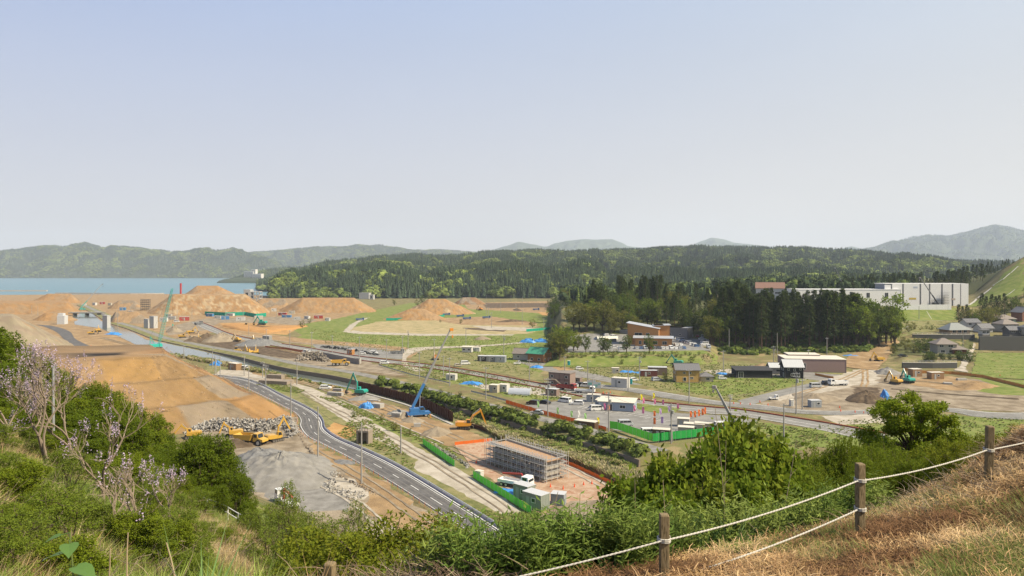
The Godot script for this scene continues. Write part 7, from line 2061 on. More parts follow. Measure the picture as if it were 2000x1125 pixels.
	for k in 2: tag(scatter("hillside_wood", conifer_m[k] if k == 0 else broad_m[0], wp[k], wt[k]), ["dark conifers of the wood behind the halls", "broadleaf trees of the wood behind the halls"][k], "wood")
	# cedars behind the factory and on the hill
	for i in 90:
		var px := lerpf(1640, 2010, (i * 0.7548776) - floorf(i * 0.7548776))
		tops("cedar", "dark", px, R.randf_range(620, 720), lerpf(534, 498, clampf((px - 1800) / 200, 0, 1)) + R.randf_range(0, 14) - (4 if px > 1700 and px < 1800 else 0), "dark cedar in the row behind the white factory", "cedars behind the white factory")
	for q in [[1918, 470, 572], [1926, 472, 578], [1937, 470, 574], [1945, 474, 578], [1952, 472, 576], [1962, 474, 572], [1880, 458, 598], [1888, 455, 594], [1892, 460, 600], [1872, 452, 594]]: tops("cedar", "dark", q[0], q[1], q[2], "dark cedar beside the village houses", "cedars beside the village")
	for q in [[1975, 480, 580], [1985, 484, 578], [1995, 480, 590], [1900, 448, 604], [1910, 446, 606], [1930, 446, 600], [1942, 450, 600], [1905, 440, 612], [2005, 500, 560], [2015, 520, 545], [2000, 500, 575]]: tops("tree", ["light", "mid"][int(q[0]) % 2], q[0], q[1], q[2], "rounded green tree among the village houses", "rounded trees among the village")
	# garden and slope shrubs on the right
	for i in 34: tops("bush", ["mid", "light", "dark"][i % 3], R.randf_range(1742, 1822), R.randf_range(372, 412), R.randf_range(655, 690), "garden shrub on the slope left of the hipped roof house", "garden shrubs on the slope")
	for i in 26: tops("bush", ["mid", "dark"][i % 2], R.randf_range(1800, 1895), R.randf_range(350, 362), R.randf_range(684, 700), "low shrub in front of the hipped roof house", "low shrubs of the hillside garden")
	for i in 16: tops("bush", ["mid", "light"][i % 2], R.randf_range(1815, 1900), R.randf_range(398, 412), R.randf_range(668, 680), "shrub behind the hipped roof house", "shrubs behind the hillside house")
	for i in 30: tops("bush", ["mid", "light", "olive"][i % 3], R.randf_range(1700, 1850), R.randf_range(428, 458), R.randf_range(628, 655), "scrub bush below the factory lawn", "scrub below the factory lawn")
	# hedge on the levee and scrub along the valley
	var bank: PackedVector3Array = G.bank
	var hb := []; var ht := []
	for i in 300:
		var k := int(lerpf(bank.size() * 0.6, bank.size() - 2, R.randf()))
		var tt := (bank[k + 1] - bank[k]).normalized()
		var off := R.randf_range(-4.2, 0.3)
		var p := bank[k].lerp(bank[k + 1], R.randf()) + Vector3(-tt.z, 0, tt.x) * off
		p.y = V + (1.5 + 0.22 * -off if off < -0.2 else 0.0)
		if i >= 66:
			var s := R.randf_range(1.6, 3.2)
			hb.append(Transform3D(Basis(Vector3.UP, R.randf() * TAU).scaled(Vector3(s * 1.3, s, s * 1.3)), p - Vector3(0, s * 0.25, 0)))
			ht.append(Color(0.08, 0.115, 0.028).lerp(Color(0.15, 0.185, 0.04), R.randf()) * R.randf_range(0.75, 1.2))
			continue
		tree("bush", ["mid", "dark", "mid"][i % 3], p, R.randf_range(1.6, 3.2), "rounded bush in the hedge on the levee slope", "hedge bushes on the levee", i % 2)
	tag(scatter("hedge_growth", broad_m[0], hb, ht), "thick hedge growth filling the levee slope", "hedge")
	for i in 34: tops("bush", ["mid", "light"][i % 2], lerpf(1100, 1392, i / 33.0), R.randf_range(352, 357), R.randf_range(682, 692), "bush along the top of the terrace bank", "bushes along the terrace bank")
	for q in [[640, 596, 7], [658, 598, 8], [672, 592, 10], [815, 598, 9], [825, 592, 11], [838, 588, 12], [590, 640, 6], [605, 632, 5], [770, 596, 8], [842, 600, 7], [562, 604, 6], [1040, 640, 7], [900, 632, 4], [860, 630, 3], [1030, 690, 3], [1300, 745, 4], [1395, 742, 4], [1500, 728, 4], [1472, 730, 3], [730, 760, 2], [690, 815, 2], [770, 842, 3], [800, 850, 2], [745, 822, 2.2], [1215, 712, 3], [1350, 712, 4]]: tree("bush", ["mid", "light", "olive"][int(q[0]) % 3], P(q[0], q[1]), q[2], "lone bush standing in the valley grass", "lone bushes in the valley", int(q[0]) % 2)
	valley_grass()

func tuft_mesh(n: int, w: float, lean: float, sd: int) -> ArrayMesh: # a clump of bent blades, 1 m high
	var r := RandomNumberGenerator.new(); r.seed = sd
	var b := MB.new()
	for i in n:
		var a := r.randf() * TAU
		var u := Vector3(cos(a), 0, sin(a)); var s := Vector3(-sin(a), 0, cos(a)).rotated(Vector3.UP, r.randf_range(-0.8, 0.8)) * w * 0.5
		var p := u * r.randf() * 0.16
		var h := r.randf_range(0.5, 1.0); var l := lean * r.randf_range(0.3, 1.2)
		var t := r.randf_range(0.7, 1.3); b.col = Color(t, t, t * r.randf_range(0.8, 1.1))
		var q1 := p + Vector3(0, h * 0.55, 0) + u * l * 0.25; var q2 := p + Vector3(0, h, 0) + u * l
		b.quad(p - s, p + s, q1 + s * 0.8, q1 - s * 0.8); b.tri(q1 - s * 0.8, q1 + s * 0.8, q2)
	return b.mesh(m("grass_blades", Color.WHITE, 0.7, 0, 0, true, Color(0.6, 0.6, 0.6)))
func strewn(called: String, label: String, mesh: Mesh, areas: Array, cols: Array, s0: float, s1: float, sd: int, wide := 1.0) -> void: # tufts over areas [count, px,py,...] of the valley
	var r := RandomNumberGenerator.new(); r.seed = sd
	var put := []; var tint := []
	for a in areas:
		var poly := PackedVector2Array()
		var w := pts(a.slice(1))
		var lo := Vector2(w[0].x, w[0].z); var hi := lo
		for q in w: poly.append(Vector2(q.x, q.z)); lo = lo.min(Vector2(q.x, q.z)); hi = hi.max(Vector2(q.x, q.z))
		var k: int = a[0]
		var tries := 0
		while k > 0 and tries < a[0] * 20:
			tries += 1
			var q := Vector2(r.randf_range(lo.x, hi.x), r.randf_range(lo.y, hi.y))
			if N1.get_noise_2d(q.x * 5, q.y * 5) < r.randf_range(-0.5, 0.25): continue
			if not Geometry2D.is_point_in_polygon(q, poly): continue
			k -= 1
			var s := r.randf_range(s0, s1)
			put.append(Transform3D(Basis(Vector3.UP, r.randf() * TAU).scaled(Vector3(s * wide, s, s * wide)), Vector3(q.x, H(q.x, -q.y), q.y)))
			var c: Color = cols[r.randi() % cols.size()]
			tint.append(c * r.randf_range(0.75, 1.25))
	var o := scatter(called, mesh, put, tint)
	tag(o, label, "grass")
func valley_grass() -> void:
	var g1 := Color(0.15, 0.20, 0.045); var g2 := Color(0.20, 0.235, 0.065); var dry := Color(0.30, 0.26, 0.13); var pale := Color(0.38, 0.33, 0.20)
	var t := tuft_mesh(14, 0.22, 0.6, 5)
	strewn("meadow_grass", "rough green grass of the valley meadows", t, [[3500, 600, 640, 720, 655, 1000, 657, 1080, 680, 1040, 735, 900, 712, 760, 688, 640, 676], [2500, 820, 706, 1000, 738, 1140, 772, 1060, 784, 1010, 776, 900, 750, 790, 728, 740, 712], [3500, 1080, 716, 1400, 708, 1520, 716, 1580, 742, 1440, 784, 1300, 762, 1220, 744], [1800, 1640, 822, 1840, 812, 2050, 822, 2000, 900, 1700, 880, 1500, 870, 1560, 840], [1500, 618, 774, 650, 778, 740, 814, 820, 852, 880, 878, 900, 898, 850, 876, 780, 846, 700, 808, 640, 783], [900, 500, 752, 560, 750, 596, 764, 580, 769, 540, 762], [1000, 900, 990, 960, 1000, 1060, 1005, 1000, 1035, 940, 1010], [1200, 700, 800, 775, 870, 812, 905, 800, 920, 740, 880, 660, 850], [900, 1470, 824, 1560, 838, 1620, 852, 1560, 878, 1440, 858, 1400, 842], [1200, 1905, 690, 2060, 692, 2060, 742, 1900, 735]], [g1, g2, g1, dry], 0.2, 0.5, 5, 1.6)
	strewn("dry_reeds", "pale dry reeds along the river", t, [[2600, 940, 836, 1000, 858, 1090, 886, 1240, 930, 1300, 955, 1240, 960, 1100, 895, 980, 862], [700, 300, 690, 450, 712, 560, 738, 520, 732, 430, 714]], [pale, dry, pale, g2], 0.9, 2.0, 6, 0.9)
	strewn("riverbank_weeds", "green weeds along the river and levee", t, [[1500, 325, 688, 450, 708, 560, 733, 690, 764, 640, 756, 520, 728, 430, 708], [1500, 830, 800, 960, 838, 1090, 878, 1240, 920, 1240, 905, 1080, 862, 900, 808]], [g1, g2, dry], 0.4, 1.0, 7, 1.6)

# ------------------------------------------------------------------ the hill one stands on
func bench(x: float, d: float) -> float: # 1 on the mown bench this side of the fence, 0 on the wild slope
	var q := -0.389 * (x + 1.6) + 0.921 * (d - 6.3) + 0.35 * N1.get_noise_2d(x * 20, d * 20)
	var edge := 0.15 + 0.34 * clampf(x - 1, 0, 4.2)
	return smoothstep(edge + 0.35, edge - 0.25, q) * smoothstep(0.1, 0.8, x + 0.5 * N1.get_noise_2d(d * 25, x * 25))
func make_near() -> void:
	var p := PackedVector3Array(); var cl := PackedColorArray()
	var cols := 0
	var d := 1.0
	while d < 134:
		cols = 0
		var px := -900.0
		while px <= 2900:
			var x := (px - 1000) / F * d
			p.append(Vector3(x, hill_y(x, d), -d))
			var g := Color(0.10, 0.12, 0.04).lerp(Color(0.20, 0.15, 0.08), clampf(0.5 + 1.4 * N1.get_noise_2d(x * 6, d * 6), 0, 1))
			var s := Color(0.24, 0.155, 0.08).lerp(Color(0.34, 0.235, 0.125), clampf(0.5 + 1.2 * N1.get_noise_2d(x * 40, d * 40), 0, 1))
			cl.append(g.lerp(s, bench(x, d)))
			cols += 1
			px += 10.0
		d *= 1.02
	struct("hill", grid(p, cols, cl, m("hill_ground", Color.WHITE, 0.95, 0, 0.7, true)), null)
	near_fence()
	near_grass()
	near_plants()

func near_fence() -> void:
	var wm := m("weathered_post", lin(0.23, 0.175, 0.11), 0.9)
	wm.albedo_texture = noise_tex(55, 0.02, 5, [[0.2, Color(0.55, 0.55, 0.5)], [0.5, Color(0.9, 0.9, 0.86)], [0.8, Color(1, 1, 1)]], 512)
	wm.uv1_triplanar = true
	wm.uv1_scale = Vector3(7, 0.7, 7)
	var heads := []
	for q in [[643, 6.3, 1099, "weathered square fence post at the left end of the rope"], [1297, 7.0, 1004, "square wooden fence post with a nail beside the straw bank"], [1680, 8.4, 905, "square wooden fence post with frayed rope round its middle"], [1931, 9.7, 832, "wooden fence post near the top of the straw bank"], [2230, 11.6, 760, "wooden fence post higher up the slope"]]:
		var g := on_hill(q[0], q[1])
		var top := up_at(q[2], q[1])
		var o := thing("fence_post", q[3], "post", "wooden rope fence posts", Vector3(g.x, g.y, g.z), R.randf_range(-0.25, 0.25))
		var h := top - g.y
		var b := MB.new()
		var w := 0.045
		var ol := [Vector2(-w, -w + 0.01), Vector2(-w + 0.01, -w), Vector2(w - 0.01, -w), Vector2(w, -w + 0.01), Vector2(w, w - 0.01), Vector2(w - 0.01, w), Vector2(-w + 0.01, w), Vector2(-w, w - 0.01)]
		for i in 8:
			var a: Vector2 = ol[i]; var c: Vector2 = ol[(i + 1) % 8]
			b.quad(Vector3(c.x, -0.4, c.y), Vector3(a.x, -0.4, a.y), Vector3(a.x, h - 0.012, a.y), Vector3(c.x, h - 0.012, c.y))
			b.quad(Vector3(c.x, h - 0.012, c.y), Vector3(a.x, h - 0.012, a.y), Vector3(a.x * 0.86, h, a.y * 0.86), Vector3(c.x * 0.86, h, c.y * 0.86))
			b.tri(Vector3(0, h + 0.002, 0), Vector3(c.x * 0.86, h, c.y * 0.86), Vector3(a.x * 0.86, h, a.y * 0.86))
		part("shaft", b, wm, o)
		o.rotation.z = R.randf_range(-0.02, 0.02)
		heads.append(g + Vector3(0, h, 0))
	var rm := m("rope_white", lin(0.42, 0.40, 0.36), 0.9)
	for k in 2:
		var line := PackedVector3Array()
		var ys: Array = [[1190, 1053, 937, 878, 800], [1300, 1131, 993, 935, 860]][k]
		var xs := [643, 1297, 1680, 1931, 2230]; var ds := [6.3, 7.0, 8.4, 9.7, 11.6]
		var ks: Array = range(5) if k == 0 else range(1, 3)
		var P0 := []
		for i in ks: P0.append(at(xs[i] - 6, ds[i] - 0.055, up_at(ys[i], ds[i])))
		for i in P0.size() - 1:
			for j in 200:
				var t := j / 200.0
				line.append(P0[i].lerp(P0[i + 1], t) - Vector3(0, 0.05 * 4 * t * (1 - t), 0))
		line.append(P0[-1])
		var o := part("rope", twisted(line, 0.0075), rm, self)
		tag(o, ["upper white twisted rope strung along the fence posts", "lower white twisted rope between two fence posts"][k], "rope", "ropes of the post fence")
		for i in P0.size(): # a few turns round each post
			var b := MB.new()
			var c: Vector3 = Vector3(heads[ks[i]].x, P0[i].y, heads[ks[i]].z)
			var prev := Vector3.INF
			for j in 34:
				var a := TAU * j / 11.0
				var q := c + Vector3(cos(a) * 0.062, -0.02 + 0.014 * j / 11.0 + R.randf_range(-0.003, 0.003), sin(a) * 0.062)
				if prev != Vector3.INF: b.tube(prev, q, 0.008, 0.008, 5, false)
				prev = q
			part("wrapping", b, rm, o)
func twisted(line: PackedVector3Array, r: float) -> MB:
	var b := MB.new()
	var prev := []
	var run := 0.0
	for i in line.size():
		var t := (line[mini(i + 1, line.size() - 1)] - line[maxi(i - 1, 0)]).normalized()
		var s := t.cross(Vector3.UP).normalized(); var u := s.cross(t)
		if i > 0: run += line[i].distance_to(line[i - 1])
		var ring := []
		for k in 12:
			var a := TAU * k / 12
			var rr := r * (1 + 0.32 * cos(3 * a - run * TAU / 0.045))
			ring.append(line[i] + (s * cos(a) + u * sin(a)) * rr)
		if i > 0:
			for k in 12: b.quad(prev[k], prev[(k + 1) % 12], ring[(k + 1) % 12], ring[k])
		prev = ring
	return b

func near_put(n: int, px0: float, px1: float, d0: float, d1: float, keep: Callable, s0: float, s1: float, cols: Array, sd: int, tilt := 0.3) -> Array:
	var r := RandomNumberGenerator.new(); r.seed = sd
	var put := []; var tint := []
	var tries := 0
	while put.size() < n and tries < n * 12:
		tries += 1
		var d := d0 * pow(d1 / d0, pow(r.randf(), 0.8))
		var px := r.randf_range(px0, px1)
		var x := (px - 1000) / F * d
		if r.randf() > keep.call(x, d, px): continue
		var s := r.randf_range(s0, s1)
		put.append(Transform3D(Basis.from_euler(Vector3(r.randf_range(-tilt, tilt), r.randf() * TAU, r.randf_range(-tilt, tilt))).scaled(Vector3.ONE * s), Vector3(x, hill_y(x, d) - 0.02, -d)))
		var lump := clampf(0.5 + 1.6 * N1.get_noise_2d(x * 22 + sd * 31, d * 22), 0, 1) # neighbours lean to the same shade
		tint.append(cols[clampi(int(lump * cols.size() + r.randfn() * 0.8), 0, cols.size() - 1)] * r.randf_range(0.7, 1.25))
	return [put, tint]
func near_grass() -> void:
	# straw: flat-lying dead stems in loose swirls
	var r := RandomNumberGenerator.new(); r.seed = 3
	var b := MB.new()
	for i in 30:
		var a := r.randfn() * 0.9
		var u := Vector3(cos(a), r.randf_range(-0.15, 0.35), sin(a)).normalized()
		var s := u.cross(Vector3.UP).normalized() * r.randf_range(0.0012, 0.003)
		var p := Vector3(r.randfn() * 0.07, r.randf_range(0.0, 0.05), r.randfn() * 0.07)
		var l := r.randf_range(0.03, 0.15)
		var t := r.randf_range(0.55, 1.35); b.col = Color(t, t * r.randf_range(0.9, 1.02), t * r.randf_range(0.75, 1.05))
		var mid := p + u * l * 0.5 + Vector3(r.randfn() * 0.015, 0.02, r.randfn() * 0.015)
		var z := p + u * l
		b.quad(p - s, p + s, mid + s, mid - s); b.quad(mid - s, mid + s, z + s * 0.5, z - s * 0.5)
	var straw := b.mesh(m("straw", Color.WHITE, 0.8, 0, 0, true, Color(0.3, 0.3, 0.3)))
	var sc := [Color(0.15, 0.085, 0.045), Color(0.24, 0.145, 0.075), Color(0.36, 0.235, 0.12), Color(0.43, 0.29, 0.15), Color(0.50, 0.36, 0.20)]
	var q := near_put(16000, 950, 2120, 3.2, 12.5, func(x, d, px): return bench(x, d) * (0.5 + 0.5 * smoothstep(0.25, -0.1, N1.get_noise_2d(x * 12 + 50, d * 12))), 0.7, 1.5, sc, 21, 0.35)
	tag(scatter("straw_litter", straw, q[0], q[1]), "mown dry straw covering the bank along the rope fence", "straw")
	# short green grass coming through the straw
	var short := tuft_mesh(16, 0.03, 0.5, 9)
	q = near_put(11000, 1400, 2120, 3.2, 10.5, func(x, d, px): return bench(x, d) * smoothstep(-0.08, 0.26, N1.get_noise_2d(x * 12 + 20, d * 12) + 0.5 * smoothstep(1.8, 4.2, x) * smoothstep(9.5, 5.5, d)), 0.1, 0.24, [Color(0.16, 0.21, 0.05), Color(0.22, 0.26, 0.08), Color(0.30, 0.28, 0.12)], 22)
	tag(scatter("short_grass", short, q[0], q[1]), "short green grass sprouting through the straw", "grass")
	# left slope: tall dry grass and green grass
	var tall := tuft_mesh(22, 0.02, 0.75, 12)
	var dryc := [Color(0.42, 0.33, 0.18), Color(0.50, 0.40, 0.24), Color(0.34, 0.25, 0.13), Color(0.30, 0.20, 0.10)]
	q = near_put(7000, -120, 640, 5.2, 42, func(x, d, px): return (1 - bench(x, d)) * smoothstep(-0.1, 0.25, N1.get_noise_2d(x * 7, d * 7)), 0.3, 0.7, dryc, 23, 0.4)
	tag(scatter("dry_tall_grass", tall, q[0], q[1]), "tall dry grass on the left hillside", "grass")
	q = near_put(15000, -120, 700, 5.2, 70, func(x, d, px): return (1 - bench(x, d)) * (smoothstep(560, 420, px) if d < 13 else 1.0) * smoothstep(0.4, 0.0, N1.get_noise_2d(x * 7, d * 7)), 0.3, 0.65, [Color(0.18, 0.25, 0.055), Color(0.14, 0.20, 0.04), Color(0.25, 0.29, 0.08)], 24, 0.4)
	tag(scatter("green_tall_grass", tall, q[0], q[1]), "fresh green grass on the left hillside", "grass")
	# leafy weeds beyond the rope
	b = MB.new(); r.seed = 8
	for i in 5:
		var foot := Vector3(r.randfn() * 0.1, 0, r.randfn() * 0.1)
		var top := foot + Vector3(r.randfn() * 0.12, r.randf_range(0.6, 1.0), r.randfn() * 0.12)
		b.col = Color(0.8, 0.8, 0.6)
		b.tube(foot, top, 0.006, 0.003, 4, false)
		for j in 15:
			var t := 0.15 + 0.85 * j / 14.0
			var a := j * 2.4 + r.randf()
			var u := Vector3(cos(a), r.randf_range(0.1, 0.6), sin(a)).normalized()
			var tt := r.randf_range(0.75, 1.3)
			leaf_mesh(b, foot.lerp(top, t), u, (Vector3.UP - u * u.y + rv(r) * 0.2).normalized(), r.randf_range(0.13, 0.22) * (1.1 - 0.4 * t), 0.032, Color(tt, tt, tt * 0.9), -0.06)
	var weed := b.mesh(m("weed_leaves", Color.WHITE, 0.7, 0, 0, true, Color(0.85, 0.85, 0.85)))
	var wc := [Color(0.105, 0.165, 0.035), Color(0.135, 0.195, 0.042), Color(0.165, 0.225, 0.05), Color(0.20, 0.25, 0.065)]
	q = near_put(1500, 830, 1730, 7.0, 15, func(x, d, px): return (1 - bench(x, d)) * smoothstep(15, 12, d) * smoothstep(800, 900, px), 0.55, 1.0, wc, 25, 0.25)
	tag(scatter("leafy_weeds", weed, q[0], q[1]), "dense leafy green weeds just beyond the rope fence", "weeds")
	q = near_put(500, 480, 860, 8.5, 20, func(x, d, px): return 1 - bench(x, d), 0.5, 0.9, wc, 29, 0.25)
	tag(scatter("leafy_weeds", weed, q[0], q[1]), "leafy green weeds round the azalea bush", "weeds")
	# long sedge clumps
	var sedge := tuft_mesh(30, 0.022, 0.7, 31)
	q = near_put(70, 1180, 1730, 7.2, 10.5, func(x, d, px): return (1 - bench(x, d)), 0.5, 0.8, [Color(0.10, 0.17, 0.05), Color(0.15, 0.22, 0.08)], 26, 0.2)
	tag(scatter("sedge_clumps", sedge, q[0], q[1]), "long bladed sedge clumps at the straw edge", "grass")
	# tangled dead stems
	b = MB.new(); r.seed = 14
	for i in 16:
		var a := r.randf() * TAU
		var pp := Vector3(r.randfn() * 0.2, r.randf() * 0.12, r.randfn() * 0.2)
		var z := pp + Vector3(cos(a) * r.randf_range(0.2, 0.55), r.randf_range(-0.05, 0.2), sin(a) * r.randf_range(0.2, 0.55))
		var t := r.randf_range(0.6, 1.3); b.col = Color(t, t, t)
		limb(b, pp, z, 0.005, 0.002, r, 0.15, 3, 3)
	var twig := b.mesh(m("dead_stems", Color.WHITE, 0.9, 0, 0, true))
	q = near_put(1300, 500, 960, 6.2, 9.5, func(x, d, px): return 1 - bench(x, d), 0.5, 1.0, [Color(0.22, 0.16, 0.11), Color(0.30, 0.23, 0.16), Color(0.16, 0.11, 0.075)], 27, 0.4)
	tag(scatter("dead_stems", twig, q[0], q[1]), "tangle of dead brown stems left of the straw bank", "brushwood")
	q = near_put(260, 1500, 2080, 8.6, 12, func(x, d, px): return smoothstep(0.2, 0.9, bench(x, d)), 0.35, 0.7, [Color(0.40, 0.31, 0.22), Color(0.30, 0.22, 0.15)], 28, 0.3)
	tag(scatter("dead_stems", twig, q[0], q[1]), "pale dead stems on top of the straw bank", "brushwood")

	q = near_put(300, -60, 560, 9, 34, func(x, d, px): return smoothstep(0.3, 0.0, N1.get_noise_2d(x * 6 + 70, d * 6)), 0.8, 1.7, [Color(0.17, 0.13, 0.095), Color(0.24, 0.185, 0.135), Color(0.30, 0.24, 0.17)], 41, 1.2)
	tag(scatter("dead_brambles", twig, q[0], q[1]), "grey brown bare brambles tangled on the left slope", "brambles")
	# broad leaved rosettes in the straw
	b = MB.new(); r.seed = 19
	for i in 11:
		var a := i * 2.4
		var u := Vector3(cos(a), r.randf_range(0.1, 0.7), sin(a)).normalized()
		var t := r.randf_range(0.8, 1.25)
		leaf_mesh(b, Vector3.ZERO, u, (Vector3.UP - u * u.y).normalized(), r.randf_range(0.07, 0.13), 0.04, Color(t, t, t), -0.08)
	var ros := b.mesh(m("weed_leaves", Color.WHITE, 0.7, 0, 0, true, Color(0.85, 0.85, 0.85)))
	q = near_put(90, 1500, 2100, 3.4, 9.5, func(x, d, px): return bench(x, d) * smoothstep(1.0, 4.0, x), 0.5, 1.2, [Color(0.12, 0.19, 0.04), Color(0.17, 0.24, 0.06)], 43)
	tag(scatter("weed_rosettes", ros, q[0], q[1]), "leafy weed rosettes in the straw by the post fence", "weeds")

func shrub(key: String, px: float, d: float, top: float, label: String, group: String, wide := 1.0, called := "shrub") -> void: # 1 m tall prototypes scaled so that the top is seen at a photo row
	var p := on_hill(px, d)
	var h := maxf(0.4, up_at(top, d) - p.y) if top > 0 else -top
	var o: Node3D = proto(key, build_shrub.bind(key), called, label, "tree" if "tree" in called else "shrub", group, p - Vector3(0, 0.08, 0), R.randf() * TAU)
	var k := h / 3.0
	o.scale = Vector3(k * wide, k, k * wide)
const SHRUBS := { # leaf length at 3 m height, width share, count, colour, lobes, lobe radius, spread, squash
	"azalea": [0.085, 0.42, 15000, [0.155, 0.185, 0.028], 18, 0.5, 1.5, 0.7],
	"broad": [0.14, 0.6, 8000, [0.14, 0.20, 0.032], 17, 0.5, 1.1, 0.6],
	"broad2": [0.14, 0.6, 8000, [0.165, 0.215, 0.036], 17, 0.5, 1.2, 0.6],
	"dense": [0.085, 0.55, 16000, [0.115, 0.165, 0.022], 22, 0.5, 1.1, 0.7],
	"dense2": [0.085, 0.55, 16000, [0.155, 0.205, 0.026], 22, 0.48, 1.25, 0.7],
	"small": [0.05, 0.55, 26000, [0.145, 0.195, 0.03], 24, 0.45, 1.2, 0.7],
	"small2": [0.05, 0.55, 26000, [0.12, 0.175, 0.032], 24, 0.45, 1.2, 0.7],
	"small3": [0.07, 0.5, 12000, [0.15, 0.205, 0.04], 18, 0.5, 1.2, 0.6],
	"open": [0.09, 0.4, 4500, [0.16, 0.215, 0.05], 16, 0.5, 1.1, 0.6]}
func build_shrub(o: Node3D, key: String) -> void: # 3 m
	var s: Array = SHRUBS[key]
	var r := RandomNumberGenerator.new(); r.seed = key.hash() % 1000
	var lobes := []
	for i in s[4]:
		var a: float = i * 2.4 + r.randf() * 0.8
		var y := lerpf(0.5, 2.55, pow(float(i) / (s[4] - 1), 0.8))
		var ring: float = s[6] * sqrt(clampf(1 - pow((y - 0.9) / 1.9, 2), 0.03, 1)) * r.randf_range(0.35, 1.0)
		lobes.append([Vector3(cos(a) * ring, y, sin(a) * ring), s[5] * r.randf_range(0.65, 1.15), s[7]])
	var b := MB.new()
	for q in lobes:
		var z := limb(b, Vector3(r.randfn() * 0.08, -0.3, r.randfn() * 0.08), q[0], 0.04, 0.012, r, 0.1, 5, 4)
		for k in 3: limb(b, z, q[0] + rv(r) * q[1] * 0.9, 0.012, 0.004, r, 0.1, 3, 2)
	part("stems", b, m("bark", lin(0.10, 0.075, 0.055), 0.95, 0, 0.8), o)
	b = MB.new()
	crown(b, lobes, s[2], s[0], s[0] * s[1], r, 0.25, 0.3, 0.35)
	part("foliage", b, m("leaf_" + key, lin(s[3][0] * 1.06, s[3][1] * 1.03, s[3][2] * 0.7), 0.7, 0, 0, true, Color(1, 1, 1) * 0.95), o)

func branchy(b: MB, fl: MB, a: Vector3, dir: Vector3, l: float, r0: float, depth: int, r: RandomNumberGenerator, bloom := 0.36) -> void:
	var z := a + dir * l
	var e := limb(b, a, z, r0, r0 * 0.68, r, 0.1, 5 if depth > 2 else 3, 4)
	if depth == 0 or (depth == 1 and r.randf() < 0.5):
		if r.randf() < bloom: # an upright panicle of pale purple bells
			for i in 20:
				var t := r.randf()
				var tone := r.randf_range(0.75, 1.3); 
				leaf_mesh(fl, e + Vector3(r.randfn() * 0.045 * (1.2 - t), t * 0.34, r.randfn() * 0.045 * (1.2 - t)), (rv(r) + Vector3(0, -0.3, 0)).normalized(), rv(r), 0.055, 0.035, Color(tone, tone, tone))
		if depth == 0: return
	for k in 3:
		var nd := (dir * 0.85 + rv(r) * 0.62 + Vector3(0, 0.16, 0)).normalized()
		branchy(b, fl, a.lerp(e, r.randf_range(0.55, 1.0)) if k > 0 else e, nd, l * r.randf_range(0.6, 0.8), r0 * 0.6, depth - 1, r, bloom)
